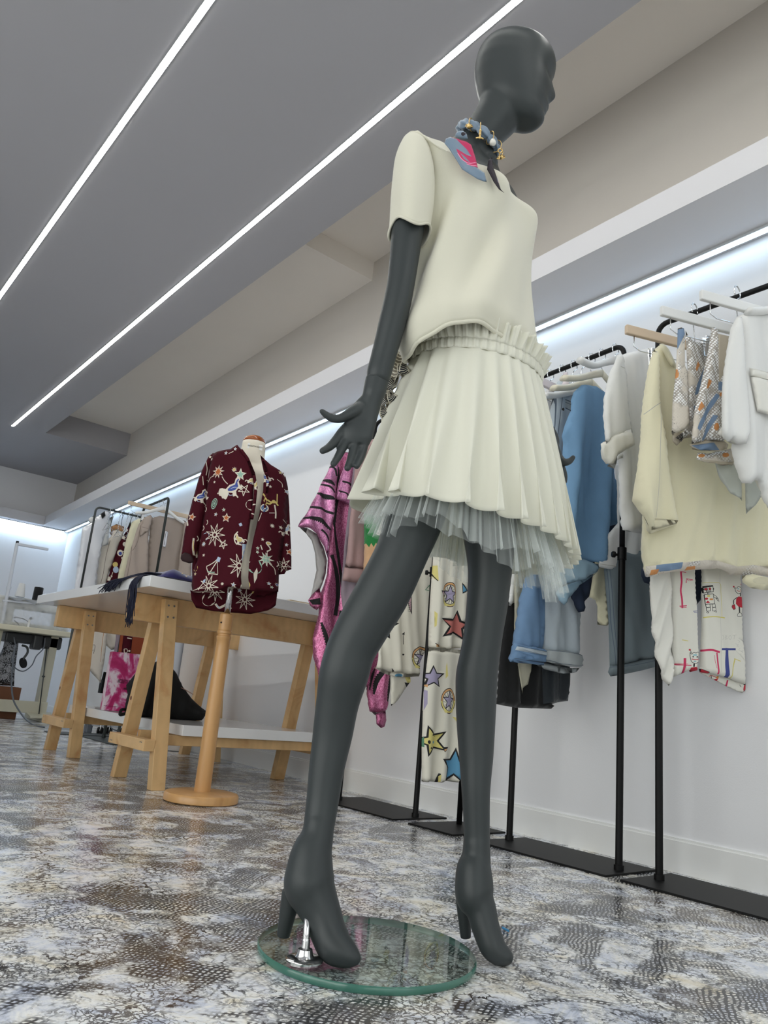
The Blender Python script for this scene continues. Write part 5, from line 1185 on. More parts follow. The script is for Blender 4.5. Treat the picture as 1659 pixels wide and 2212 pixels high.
def bigstar(cx, cy, r, c, rot=0, sx=1.0): return [(star(cx, cy, r*1.16, 5, .46, rot, sx), 1), (star(cx, cy, r*.92, 5, .44, rot, sx), c)]
def medal(cx, cy, r, sx=.9, c=2):
    p = [(disc(cx, cy, r*sx, r, 24), 1), (disc(cx, cy, r*sx*.94, r*.94, 24), 6), ([(cx-r*sx, cy), (cx+r*sx, cy), (cx+r*sx*.6, cy+r*.9), (cx-r*sx*.6, cy+r*.9)], 5), (disc(cx, cy, r*sx*.80, r*.80, 24), 1), (disc(cx, cy, r*sx*.75, r*.75, 24), 0)]
    for a in range(0, 360, 24):
        t = math.radians(a); p.append((stroke([(cx+math.cos(t)*r*sx*.45, cy+math.sin(t)*r*.45), (cx+math.cos(t+.15)*r*sx*.72, cy+math.sin(t+.15)*r*.72)], .8, False), 1))
    return p+bigstar(cx, cy, r*.72, c, .1, sx)
pA = bigstar(826, 1352, 27, 3, .15)+medal(906, 1421, 25)+[([(876, 1300), (885, 1279), (886, 1328), (878, 1312)], 1), ([(877, 1299), (884, 1285), (884, 1322), (879, 1310)], 8)]+[(stroke([(876, 1300+i*4), (885, 1302+i*4)], .8), 1) for i in range(6)]+[([(867, 1370), (872, 1365), (872, 1372)], 1), (stroke([(870, 1372), (871, 1392)], 1), 1), (disc(871, 1414, 2), 1), ([(844, 1443), (850, 1450), (848, 1452)], 1), ([(914, 1275), (925, 1262), (926, 1278)], 7), ([(916, 1274), (923, 1267), (923, 1276)], 0), ([(900, 1216), (906, 1219), (900, 1219)], 1)]
cloth('star_print_skirt', 'skirt', 'white gathered skirt printed with stars, left of the rack post between the mannequin legs', vplane(1.8, 2.33, 2.2, 2.28), [
    ('skirt_body', dict(outline=[(885, 1150), (960, 1150), (945, 1250), (928, 1330), (920, 1400), (908, 1455), (880, 1456), (868, 1452), (845, 1452), (828, 1446), (809, 1443), (815, 1410), (830, 1370), (850, 1300), (872, 1230)], mats=STM, pats=pA, thick=.02, step=4, grid=.008, folds=[(.012, 11, .15, 0), (.006, 21, .15, 1)], auto_folds=.5)),
    ('lining', dict(outline=[(809, 1442), (830, 1444), (868, 1450), (908, 1453), (906, 1461), (880, 1463), (850, 1461), (825, 1454)], mats=STM, pats=[(disc(860, 1459, 9, 4), 3)], near=-.015, thick=.004)),
    ('underlayer', dict(outline=[(844, 1440), (886, 1440), (886, 1472), (870, 1500), (850, 1520), (842, 1525), (841, 1500)], mats=STM, pats=[([(872, 1458), (886, 1458), (886, 1476), (880, 1476)], 5), ([(874, 1474), (886, 1476), (886, 1482), (880, 1487)], 1), ([(841, 1520), (846, 1521), (842, 1525)], 1)], near=-.03, thick=.006))])
pB = bigstar(980, 1352, 30, 4, .2)+medal(968, 1285, 27, .55)+[([(947, 1276), (959, 1277), (959, 1291), (953, 1284)], 1), ([(950, 1278), (958, 1279), (957, 1287)], 8), ([(995, 1259), (1008, 1276), (995, 1283)], 1), ([(996, 1264), (1005, 1276), (996, 1280)], 3), ([(935, 1222), (942, 1222), (943, 1255), (938, 1252), (933, 1240)], 5), (stroke([(934, 1224), (935, 1242), (942, 1256)], 1.4), 1), ([(936, 1390), (946, 1393), (948, 1398), (937, 1398)], 6), (stroke([(935, 1390), (947, 1398)], 1.4), 1), ([(936, 1320), (940, 1326), (938, 1352), (935, 1355)], 5)]
pC = bigstar(932, 1463, 23, 2, .0)+medal(966, 1514, 28, .55)+bigstar(930, 1600, 31, 5, -.3)+bigstar(978, 1655, 36, 3, .1, .7)+[(disc(931, 1587, 2.6), 1), (disc(921, 1602, 2.6, 4), 1), (disc(933, 1603, 3), 3), (disc(926, 1615, 3, 2), 1), (disc(938, 1590, 1), 1), ([(908, 1600), (914, 1592), (914, 1614), (907, 1610)], 7), ([(952, 1613), (964, 1613), (955, 1624), (953, 1619)], 1), ([(954, 1618), (961, 1616), (955, 1622)], 6), (stroke([(946, 1670), (942, 1690)], 3), 1), ([(944, 1676), (948, 1672), (947, 1688), (944, 1689)], 5), ([(962, 1430), (964, 1460), (959, 1466), (960, 1440)], 5), ([(915, 1480), (922, 1478), (921, 1485)], 6), ([(917, 1490), (921, 1492), (920, 1520), (915, 1535)], 2), ([(975, 1548), (984, 1550), (984, 1560)], 5)]
cloth('star_print_dress', 'dress', 'long tiered white dress printed with colourful stars, right of the rack post', vplane(1.9, 2.10, 2.2, 2.05), [
    ('upper_tier', dict(outline=[(938, 1150), (1010, 1150), (1012, 1300), (1006, 1400), (960, 1402), (928, 1400), (932, 1300), (936, 1220)], mats=STM, pats=pB, thick=.02, step=4, grid=.008, folds=[(.012, 17, 0, .5)], auto_folds=.4)),
    ('tier_seam', dict(outline=[(926, 1398), (945, 1400), (962, 1399), (1004, 1405), (1003, 1415), (962, 1409), (926, 1407)], mats=STM[:1], near=.012, thick=.012, auto_folds=.2, folds=[(.003, 70, 0, 0)])),
    ('lower_tier', dict(outline=[(926, 1404), (962, 1406), (1004, 1412), (998, 1450), (990, 1520), (992, 1600), (996, 1690), (968, 1688), (950, 1690), (910, 1688), (912, 1600), (916, 1500)], mats=STM, pats=pC, near=.008, thick=.02, step=4, grid=.008, folds=[(.012, 15, 0, 2)], auto_folds=.4))])
clip_hanger('wooden clip hanger just left of the skirt, holding the mohair sweater', (2.05, 2.37), (1, -.05), 1.685, .09, .17, M_hwood, (-.6, .6))
# ------------------------------------------------------------------ trestle table
M_pine = wood_mat('pale_pine', (226, 186, 132), (190, 138, 86), (1, 1, 1), 0.45)
M_lacq = mat('white_lacquered_board', (232, 232, 232), 0.18, coat=0.3)
M_screw = mat('zinc_screw', (150, 150, 146), 0.4, 0.9)
M_knot = mat('pine_knot', (116, 66, 36), 0.5)
def trestle(label, xa, xb, yc, zt, group=None):
    """A-frame: top beam along x, two pairs of splayed legs, rails near the floor"""
    t = thing('trestle', ((xa+xb)/2, yc, 0), label, 'trestle')
    b = MB(); b.box(xa-.16, yc-.0225, zt-.115, xb+.16, yc+.0225, zt); bevel(b.build('top_beam', M_pine, t), .002)
    for x in (xa, xb):
        for s in (-1, 1):
            a = np.array([x, yc+s*.20, 0.0]); c = np.array([x, yc+s*.042, zt-.012])
            d = c-a; w = .029; th = .024
            l = MB(); o = np.array([0, s*th, 0])
            l.box8([a-o*.9+[-w, 0, 0], a-o*.9+[w, 0, 0], a+o*.9+[w, 0, 0], a+o*.9+[-w, 0, 0], c-o*.9+[-w, 0, 0], c-o*.9+[w, 0, 0], c+o*.9+[w, 0, 0], c+o*.9+[-w, 0, 0]] if s > 0 else
                   [a+o*.9+[-w, 0, 0], a+o*.9+[w, 0, 0], a-o*.9+[w, 0, 0], a-o*.9+[-w, 0, 0], c+o*.9+[-w, 0, 0], c+o*.9+[w, 0, 0], c-o*.9+[w, 0, 0], c-o*.9+[-w, 0, 0]])
            lo = bevel(l.build('leg', M_pine, t), .002)
            k = MB()
            for dx in (-.013, .013):
                for f in (.90, .965):
                    P = a+d*f+np.array([dx, s*th*.92, 0]); k.lathe(P, [(.0045, -.002), (.0045, .0008), (.003, .0012)], 12, axis=(0, s, .2))
            k.build('screw', M_screw, lo)
            if x == xa and s > 0:
                q = MB(); P = a+d*.44+np.array([-.0293, 0.002, 0]); q.lathe(P, [(.009, 0), (.009, .0006)], 14, axis=(-1, 0, 0)); q.build('knot', M_knot, lo)
    for x, sgn in ((xa, -1), (xb, 1)):
        r = MB(); z = .165; r.box(x+sgn*.029, yc-.19, z-.022, x+sgn*.075, yc+.19, z+.022) if sgn > 0 else r.box(x-.075, yc-.19, z-.022, x-.029, yc+.19, z+.022)
        ro = bevel(r.build('cross_rail', M_pine, t), .002)
        k = MB()
        for y in (yc-.165, yc-.15, yc+.15, yc+.165): k.lathe((x+sgn*.0755, y, z+.01*(1 if int(y*1000) % 2 else -1)), [(.003, -.001), (.003, .0006)], 10, axis=(sgn, 0, 0))
        k.build('screw', M_screw, ro)
    r = MB(); r.box(xa+.03, yc+.115, .165, xb-.03, yc+.14, .205); bevel(r.build('long_rail', M_pine, t), .002)
    r = MB(); r.box(xa+.03, yc-.14, .165, xb-.03, yc-.115, .205); bevel(r.build('long_rail', M_pine, t), .002)
    return t
TX0, TX1, TY0, TY1, TZ = 1.148, 2.18, 2.875, 4.42, .818
trestle('front pine trestle under the white table, beside the dress form stand', 1.345, 2.155, 3.155, .772)
trestle('rear pine trestle under the white table, nearer the sewing table', 1.395, 2.20, 4.31, .772)
tt = bevel(MB().box(TX0, TY0, .773, TX1, TY1, TZ).build('table_top', M_lacq), .002)
tag(tt, 'white lacquered table top laid across two pine trestles', 'table top')
sh = bevel(MB().box(1.432, 2.98, .207, 2.115, 4.43, .250).build('shelf_board', M_lacq), .002)
tag(sh, 'white shelf board resting low on the trestle rails under the table', 'shelf')

# navy scarf with beads and a long fringe at the table corner
M_royal = mat('royal_blue_satin', (34, 30, 96), 0.5, sheen=0.4)
M_fringe = mat('navy_fringe', (14, 18, 44), 0.8)
M_bead = mat('pale_bead', (230, 214, 180), 0.3)
ns = thing('fringed_scarf', (1.3, 3.0, TZ), 'navy blue beaded scarf with long fringe spilling over the table corner', 'scarf')
mb = MB(); NX, NY = 34, 22; vs = []; fs = []
for i in range(NX):
    for j in range(NY):
        u, v = i/(NX-1), j/(NY-1)
        x = 1.21+.46*u; y = 2.888+.26*v
        e = min(u, 1-u, v, 1-v)
        z = TZ+.004+.050*min(1, e*7)**.7*(0.72+.28*math.sin(7*u+2))+.006*math.sin(18*u+6*v)*min(1, e*8)
        vs.append((x, y, z))
for i in range(NX-1):
    for j in range(NY-1): fs.append((i*NY+j, (i+1)*NY+j, (i+1)*NY+j+1, i*NY+j+1))
so = add('scarf_body', vs, fs, M_royal, ns, True); solid(so, .006, 1)
bd_ = MB()
for k in range(26):
    u, v = rnd.uniform(.08, .92), rnd.uniform(.06, .9)
    i, j = int(u*(NX-1)), int(v*(NY-1)); bd_.ball(np.array(vs[i*NY+j])+ZV*.007, .0045, 8)
tag(bd_.build('beads', M_bead, ns, True), kind='stuff')
fr = MB()
for k in range(70):      # strands that lie along the edge and hang over the left side
    y0 = 2.90+.10*rnd.random(); P0 = np.array([1.235+rnd.uniform(-.01, .02), y0, TZ+.012])
    L_ = rnd.uniform(.16, .30); yy = y0+rnd.uniform(.02, .05)
    pts = [P0, P0+[-.045, L_*.28, .012], np.array([TX0+.012, y0+L_*.65+.04, TZ+.012]), np.array([TX0-.012-rnd.uniform(0, .012), y0+L_+.05, TZ-.012]), np.array([TX0-.016-rnd.uniform(0, .012), y0+L_+.07+rnd.uniform(0, .05), TZ-.02-rnd.uniform(.005, .03)])]
    fr.tube(spline(pts, 14), .0016, 5)
for k in range(44):      # a tassel straight down at the corner
    y0 = 2.985+rnd.uniform(-.035, .035); P0 = np.array([1.21, y0, TZ+.010])
    e = .06+rnd.uniform(.02, .10)
    pts = [P0, np.array([TX0+.004, y0+.005, TZ+.006]), np.array([TX0-.008-rnd.uniform(0, .008), y0+.01, TZ-.015]), np.array([TX0-.010-rnd.uniform(0, .01), y0+rnd.uniform(-.01, .02), TZ-.04-e*.5]), np.array([TX0-.010-rnd.uniform(0, .012), y0+rnd.uniform(-.02, .02), TZ-.05-e])]
    fr.tube(spline(pts, 14), .0016, 5)
tag(fr.build('fringe', M_fringe, ns, True), kind='stuff')
# folded papers / cloth on the right of the table
M_paper = mat('cream_pattern_paper', (222, 208, 184), 0.8)
pp = MB()
for k in range(5):
    w = .006*k; pp.box8([(1.83+w, 2.93+w, TZ+.0035*k), (2.15-w*.5, 2.95, TZ+.0035*k), (2.14, 3.3, TZ+.0035*k), (1.84, 3.28, TZ+.0035*k), (1.83+w, 2.93+w, TZ+.0035*k+.0028), (2.15-w*.5, 2.95, TZ+.0035*k+.0028), (2.14, 3.3, TZ+.0035*k+.0028), (1.84, 3.28, TZ+.0035*k+.0028)])
tag(pp.build('paper_stack', M_paper), 'thin stack of cream sheets lying on the right of the table top', 'papers')

# pink and white box standing on the shelf
bxm = bpy.data.materials.new('pink_tie_dye_card'); nt, b = nodes_of(bxm)
tc = node(nt, 'ShaderNodeTexCoord'); mp = node(nt, 'ShaderNodeMapping'); mp.inputs['Scale'].default_value = (5, 5, 3.2); mp.inputs['Location'].default_value = (.3, .1, .62)
nz = node(nt, 'ShaderNodeTexNoise'); nz.inputs['Scale'].default_value = 2.0; nz.inputs['Detail'].default_value = 7; nz.inputs['Roughness'].default_value = .62; nz.inputs['Distortion'].default_value = .6
nt.links.new(tc.outputs['Object'], mp.inputs[0]); nt.links.new(mp.outputs[0], nz.inputs['Vector'])
r = ramp(nt, nz.outputs['Fac'], [(.44, lin((232, 214, 224))), (.49, lin((206, 110, 160))), (.53, lin((186, 40, 108))), (.66, lin((160, 18, 84)))])
nt.links.new(r.outputs[0], b.inputs['Base Color']); b.inputs['Roughness'].default_value = .45
bt = thing('gift_box', (1.55, 3.86, .25), 'tall pink and white tie-dye patterned box standing on the shelf under the table', 'box')
D1 = np.array([.985, -.17]); D2 = np.array([.17, .985])
def bxp(u, v, z): p = np.array([1.425, 3.90])+D1*u+D2*v; return np.array([p[0], p[1], z])
BW, BD_, BZ0, BZ1 = .205, .075, .252, .545
m_ = MB(); m_.box8([bxp(0, 0, BZ0), bxp(BW, 0, BZ0), bxp(BW, BD_, BZ0), bxp(0, BD_, BZ0), bxp(0, 0, BZ1), bxp(BW, 0, BZ1), bxp(BW, BD_, BZ1), bxp(0, BD_, BZ1)])
bevel(m_.build('carton', bxm, bt), .002)
m_ = MB(); m_.box8([bxp(.002, -.0006, BZ0+.022), bxp(BW-.002, -.0006, BZ0+.022), bxp(BW-.002, .001, BZ0+.022), bxp(.002, .001, BZ0+.022), bxp(.002, -.0006, BZ0+.0235), bxp(BW-.002, -.0006, BZ0+.0235), bxp(BW-.002, .001, BZ0+.0235), bxp(.002, .001, BZ0+.0235)])
m_.build('lid_line', mat('box_lid_gap', (90, 20, 50), .7), bt)  # thin dark strip along the lid joint
def text(body, size, origin, ux, up, m, parent, name='lettering', align='CENTER', sx=1.0, extr=.0003):
    c = bpy.data.curves.new(name, 'FONT'); c.body = body; c.size = size; c.align_x = align; c.extrude = extr
    tmp = bpy.data.objects.new('lettering_outline', c); COL.objects.link(tmp)
    dg = bpy.context.evaluated_depsgraph_get(); me = bpy.data.meshes.new_from_object(tmp.evaluated_get(dg))
    bpy.data.objects.remove(tmp); me.materials.clear(); me.materials.append(m)
    o = bpy.data.objects.new(name, me); COL.objects.link(o)
    ux = Vector(ux).normalized(); up = Vector(up).normalized(); nn = ux.cross(up)
    mm = Matrix.Identity(4)
    for i in range(3): mm[i][0], mm[i][1], mm[i][2] = ux[i]*sx, up[i], nn[i]
    loc = Vector(tuple(map(float, origin)))
    off = Vector((0, 0, 0)); r_ = parent
    while r_ is not None: off += r_.location; r_ = r_.parent
    o.parent = parent; mm.translation = loc-off; o.matrix_local = mm
    return o
M_print = mat('dark_print', (52, 16, 34), .6)
text('NICOLETTA PASOTTI', .027, bxp(.095, -.0015, .392), (D1[0], D1[1], 0), (0, 0, 1), M_print, bt, sx=.36)
text('atelier', .017, bxp(.095, -.0015, .362), (D1[0], D1[1], 0), (0, 0, 1), M_print, bt, sx=.5)

# black bag slumped on the shelf, chain laid over it
M_bag = mat('black_bag_cloth', (7, 7, 8), .85, bump=.3, bscale=400)
bg = thing('black_bag', (1.62, 3.3, .25), 'slumped black fabric bag with thin chain strap on the shelf behind the front trestle', 'bag')
BGP = vplane(1.45, 3.50, 1.95, 3.42)
sheet('bag_body', [(270, 1546), (268, 1530), (275, 1500), (272, 1480), (292, 1455), (318, 1440), (345, 1425), (360, 1436), (372, 1444), (382, 1455), (392, 1478), (404, 1496), (424, 1520), (434, 1528), (447, 1537), (441, 1545), (434, 1556), (400, 1557), (340, 1553), (300, 1549)], BGP, [M_bag], bg, thick=.16, rim=.16, grid=.012, auto_folds=1.5)
cp = spline([(330, 1496), (350, 1492), (364, 1488), (372, 1484), (386, 1486), (398, 1492), (411, 1499)], 40)
mb = MB(); n_, d_ = BGP
for i, (x, y) in enumerate(cp):
    P = at(x, y, n_, d_)+n_*(.072-.03*(i/39)**2*1.0); mb.ball(P, .0036, 8, (1, 1, .7))
mb.build('chain', mat('rose_gilt_chain', (190, 150, 136), .3, .9), bg, True)
mb = MB(); mb.tube(spline([at(268, 1532, n_, d_)+n_*.02, at(256, 1534, n_, d_)+n_*.05, at(254, 1542, n_, d_)+n_*.05, at(266, 1541, n_, d_)+n_*.04, at(285, 1543, n_, d_)+n_*.02], 24), .007, 8); mb.build('handle', M_bag, bg, True)

# ------------------------------------------------------------------ dress form with kimono jacket
M_beech = wood_mat('turned_beech', (214, 164, 106), (160, 108, 60), (1, 1, .25), .3)
M_linen = mat('cream_linen', (226, 218, 202), .85, bump=.15, bscale=900)
M_cap = wood_mat('varnished_neck_cap', (168, 92, 44), (110, 52, 22), (1, 1, 1), .15)
FX, FY = 1.395, 2.668
form = thing('dress_form', (FX, FY, 0), 'cream tailor dress form on a turned wooden stand in front of the table', 'dress form')
S = np.array([FX, FY, 0.0])
mb = MB(); mb.lathe(S, [(.130, .0), (.136, .004), (.136, .024), (.131, .031), (.118, .034), (.04, .036)], 64); mb.build('stand_base', M_beech, form, auto=40)
LE = -RH*.0
mb = MB(); mb.lathe(S, [(.0300, .034), (.0296, .10), (.0275, .40), (.0265, .56), (.0262, .592), (.0285, .596), (.0285, .604), (.0250, .608), (.0250, .612), (.0285, .616), (.0285, .624), (.0255, .628), (.0262, .634), (.0262, .688), (.022, .692)], 32); mb.build('stand_post', M_beech, form, auto=35)
mb = MB(); mb.lathe(S+np.array([-.0245, -.0095, .655]), [(.0035, 0), (.0035, .002)], 12, axis=(-.93, -.36, 0)); mb.build('peg_hole', M_tiger, form)
mb = MB(); mb.tube([S+ZV*.68, S+ZV*.90], .0115, 20); mb.build('steel_tube', M_chrome, form, True)
# torso in its own frame, turned a little to the right
A_ = math.radians(10); TF = math.cos(A_)*(-HV)+math.sin(A_)*RH; TR = np.cross(TF, ZV); TR = -TR if TR @ RH < 0 else TR
def tring(z, w, d, cx=0.0, n=48, sup=2.2, bust=0.0):
    out = []
    for k in range(n):
        t = 2*PI*k/n; ct, stt = math.cos(t), math.sin(t); e = 2/sup
        x = math.copysign(abs(ct)**e, ct)*w; y = math.copysign(abs(stt)**e, stt)*d
        if bust and stt > 0: y += bust*(math.exp(-((x-.07)/.04)**2)+math.exp(-((x+.07)/.04)**2))*stt
        out.append(S+TR*(x+cx)+TF*(y+.045*min(1, max(0, (1.30-z)/.05)))+ZV*z)
    return out
tz = [(.800, .110, .080, 0), (.82, .124, .092, 0), (.88, .130, .094, 0), (.94, .122, .086, 0), (1.01, .108, .078, 0), (1.06, .110, .080, .006), (1.13, .124, .088, .020), (1.19, .132, .084, .010), (1.245, .145, .070, 0), (1.28, .138, .060, 0), (1.30, .100, .054, 0), (1.312, .062, .052, 0), (1.332, .053, .051, 0), (1.375, .049, .049, 0), (1.403, .047, .047, 0)]
TS = spline(tz, 50); mb = MB(); mb.loft([tring(z, w, d, .012 if z > 1.2 else .0, bust=bu) for z, w, d, bu in TS]); mb.build('torso', M_linen, form, True)
mb = MB(); mb.lathe(S+TR*.012, [(.047, 1.402), (.0475, 1.407), (.044, 1.417), (.034, 1.427), (.018, 1.434), (.0, 1.436)], 40); mb.build('neck_cap', M_cap, form, True)
# makers tag on the neck
tgp = S+TR*.018+TF*.0505+ZV*1.374
mb = MB()
for q0 in (0,): mb.box8([tgp-TR*.030-ZV*.011-TF*.004, tgp+TR*.030-ZV*.011-TF*.008, tgp+TR*.030-ZV*.011-TF*.007, tgp-TR*.030-ZV*.011-TF*.003, tgp-TR*.030+ZV*.011-TF*.004, tgp+TR*.030+ZV*.011-TF*.008, tgp+TR*.030+ZV*.011-TF*.007, tgp-TR*.030+ZV*.011-TF*.003])
lb = mb.build('neck_label', mat('white_label', (236, 236, 234), .6), form)
text('NICOLETTA PASOTTI', .0085, tgp-ZV*.003-TF*.0015, tuple(TR-TF*.03), (0, 0, 1), M_ink, form, sx=.72)

M_burg = mat('burgundy_viscose', (68, 15, 27), .75, bump=.08, bscale=800, spec=.12)
KM = [M_burg, mat('print_ivory', (222, 212, 196), .7), mat('print_rust', (184, 98, 46), .7), mat('print_royal', (58, 76, 150), .7), mat('print_mint', (150, 186, 168), .7), mat('print_butter', (206, 184, 110), .7), mat('print_ice', (176, 192, 214), .7), mat('burgundy_inside', (40, 12, 18), .8), M_ink]
KC = float(S @ HV)
def K(pts): return [(350+x/3.6867, 900+y/3.686) for x, y in pts]     # detail crop to frame pixels
kp = []
def kl(pts, w, c, sm=True): kp.append((stroke(K(pts), w/3.687, sm, False), c))
def kf(pts, c): kp.append((K(pts), c))
def kstar(x, y, r, c, n=5, rot=0, edge=1, inner=.45):
    kp.append((K(star(x, y, r*1.15, n, inner, rot)), edge)); 
    if c is not None: kp.append((K(star(x, y, r*.78, n, inner, rot)), c))
def kweb(x, y, r, n=9, rot=0, w=5):
    P = [(x+math.cos(rot+2*PI*k/n)*r, y+math.sin(rot+2*PI*k/n)*r*1.05) for k in range(n)]
    st = 4 if n == 9 else 3
    for k in range(n): kl([P[k], P[(k+st) % n]], w, 1, False)
def kbeast(x, y, s, fl=1, c=3):
    """a small prancing zodiac beast: outline in ivory, blue body, mane"""
    T = lambda pts: [(x+fl*px*s, y+py*s) for px, py in pts]
    kf(T([(-60, 20), (-30, -10), (10, -20), (20, -55), (45, -75), (60, -50), (45, -30), (55, 0), (80, 10), (60, 30), (40, 25), (25, 45), (30, 80), (0, 85), (-5, 55), (-35, 50), (-60, 70), (-80, 50)]), 1)
    kf(T([(-45, 22), (-20, 2), (15, -8), (28, -40), (42, -55), (48, -45), (34, -25), (42, 8), (20, 32), (-10, 40), (-40, 38)]), c)
    kl(T([(-62, 28), (-90, 20), (-110, 40)]), 14*s, 1); kl(T([(28, 78), (40, 95)]), 10*s, 1); kl(T([(-20, 20), (10, 12), (30, 15)]), 5*s, 6); kl(T([(-40, 52), (-30, 70), (0, 72)]), 5*s, 6)
def kmoon(x, y, r, c, rot=0):
    o = [(x+math.cos(rot+a)*r, y+math.sin(rot+a)*r) for a in np.linspace(-1.9, 1.9, 14)]; i = [(x+math.cos(rot)*r*.35+math.cos(rot+a)*r*.75, y+math.sin(rot)*r*.35+math.sin(rot+a)*r*.75) for a in np.linspace(1.7, -1.7, 14)]
    kp.append((K(o+i), c))
# stars, comets, moons, beasts - read off the jacket
for a in ((460, 460, 48, 2, 9, .2), (648, 505, 44, 4, 5, .1), (598, 462, 20, 5, 9, 0), (536, 838, 34, 2, 5, .15), (250, 812, 30, 2, 5, .3), (447, 802, 15, 6, 5, .3), (514, 772, 15, 4, 5, 0), (428, 537, 11, None, 5, .2), (876, 586, 11, None, 5, 0), (886, 884, 16, None, 9, 0), (778, 1070, 13, 4, 5, 0), (776, 1100, 13, 4, 5, .4), (996, 1030, 15, 6, 5, .2), (1018, 1085, 26, 2, 5, .2), (857, 1336, 15, 6, 5, 0), (876, 1360, 12, 4, 5, .3), (910, 1330, 14, 3, 9, 0), (508, 1355, 13, None, 9, 0), (340, 1023, 20, 6, 9, 0), (342, 1113, 13, None, 5, .3), (264, 1253, 13, 5, 5, .2), (597, 1365, 20, 6, 5, .2), (527, 322, 15, 6, 5, .1), (605, 300, 14, 6, 5, .2), (948, 462, 13, 5, 5, 0), (945, 880, 14, None, 5, .2), (392, 335, 12, None, 5, 0), (990, 590, 18, 6, 5, .3), (462, 635, 8, None, 5, 0), (816, 1000, 12, None, 5, .2)):
    kstar(*a[:4], n=a[4], rot=a[5])
kweb(440, 965, 86, 9, .1, 5); kweb(640, 1215, 88, 9, .3, 5); kweb(395, 1365, 82, 9, .2, 5); kweb(975, 1190, 56, 7, .2, 4); kweb(512, 1045, 36, 5, .2, 5); kweb(676, 625, 46, 5, .4, 5); kweb(640, 1440, 80, 9, 0, 4)
kf(star(838, 1150, 60, 9, .42, .2), 1); kf(star(838, 1150, 46, 9, .42, .2), 4); kl([(800, 1140), (880, 1150)], 4, 1, False); kl([(838, 1100), (840, 1200)], 4, 1, False)
kl([(495, 505), (520, 545), (545, 572)], 6, 1); kl([(365, 520), (390, 490), (425, 483)], 5, 1); kl([(335, 490), (340, 560)], 5, 1); kl([(550, 330), (590, 318)], 5, 1); kl([(925, 520), (960, 545), (962, 570)], 4, 1); kl([(810, 795), (785, 860)], 5, 1); kl([(960, 812), (1000, 842)], 5, 1); kl([(860, 1180), (895, 1210), (902, 1255)], 5, 1); kl([(360, 370), (368, 430), (360, 480)], 5, 1)
kbeast(590, 590, 1.0, 1, 3); kbeast(320, 640, .72, 1, 3); kbeast(840, 510, .55, -1, 3); kbeast(740, 540, .5, 1, 5); kbeast(990, 900, .55, 1, 6); kbeast(640, 1000, .55, -1, 5)
for p in ([(820, 645), (840, 680), (830, 700), (870, 720), (900, 690), (930, 720)], [(850, 690), (880, 705), (915, 700)]): kl(p, 12, 5)
kl([(905, 720), (912, 780), (910, 822)], 10, 1); kl([(925, 632), (922, 700)], 8, 5); kf(disc(830, 757, 32, 30), 1); kf(disc(830, 757, 24, 22), 3); kl([(808, 750), (852, 752)], 5, 4, False); kl([(808, 764), (852, 766)], 5, 4, False); kl([(865, 790), (905, 782)], 5, 1, False)
kmoon(738, 740, 44, 1, PI); kp.append((K(disc(748, 738, 32, 34)), 0)); kmoon(752, 1210, 56, 4, .9); kf([(770, 1222), (745, 1270), (750, 1345), (770, 1300), (776, 1250)], 1); kmoon(355, 965, 32, 6, -.4); kmoon(345, 1440, 50, 1, 2.2); kmoon(265, 1205, 24, 5, 1.2)
for k in range(5): kp.append((K(disc(430, 712, 26-5*k, 44-8*k, 16, .3)), (4, 0)[k % 2]))
kf([(665, 1045), (712, 1045), (700, 1190), (660, 1180)], 6); kl([(690, 1120), (700, 1095), (675, 1090), (665, 1125), (690, 1150), (710, 1110)], 5, 1)
kl([(372, 1210), (400, 1200), (440, 1180), (465, 1160)], 7, 1); kl([(372, 1215), (395, 1265), (440, 1275), (470, 1280)], 7, 1); kl([(465, 1165), (470, 1275)], 4, 1, False); kl([(390, 1280), (482, 1150)], 8, 1, False); kf([(470, 1140), (494, 1150), (482, 1185), (455, 1170)], 6); kl([(382, 1245), (410, 1258), (445, 1262)], 6, 4)
kl([(235, 1385), (300, 1378), (360, 1320)], 6, 1); kf([(345, 1315), (366, 1306), (362, 1335), (340, 1335)], 6); kf([(295, 1370), (318, 1378), (300, 1392)], 1)
kl([(845, 1030), (870, 1070), (845, 1090)], 9, 1); kf(disc(858, 1025, 20, 14), 1); kf(disc(858, 1025, 13, 8), 5); kl([(800, 1045), (812, 1080)], 8, 1); kl([(630, 950), (605, 980), (615, 1040), (660, 1055)], 9, 1); kl([(655, 1030), (625, 1020)], 8, 5)
kl([(645, 885), (655, 905)], 22, 6); kl([(705, 1335), (715, 1360), (700, 1390)], 12, 5); kl([(395, 1470), (420, 1500), (480, 1480), (520, 1510)], 18, 1); kl([(405, 1480), (430, 1510)], 8, 6); kl([(205, 830), (215, 880)], 16, 1); kl([(265, 980), (258, 1050), (262, 1110)], 14, 1); kl([(262, 1000), (262, 1080)], 6, 5)
for x, y in ((350, 720), (365, 830), (330, 870), (290, 960), (915, 1150), (930, 1140)): kl([(x, y), (x+8, y+22), (x-4, y+40)], 6, 1)
kim = thing('kimono_jacket', tuple(S+ZV*1.3), 'open burgundy kimono jacket with zodiac, star and moon print on the dress form', 'jacket')
def rnd_front(cx, hw, dep):
    return lambda a, b: 0
KPL = (HV, KC-.085)
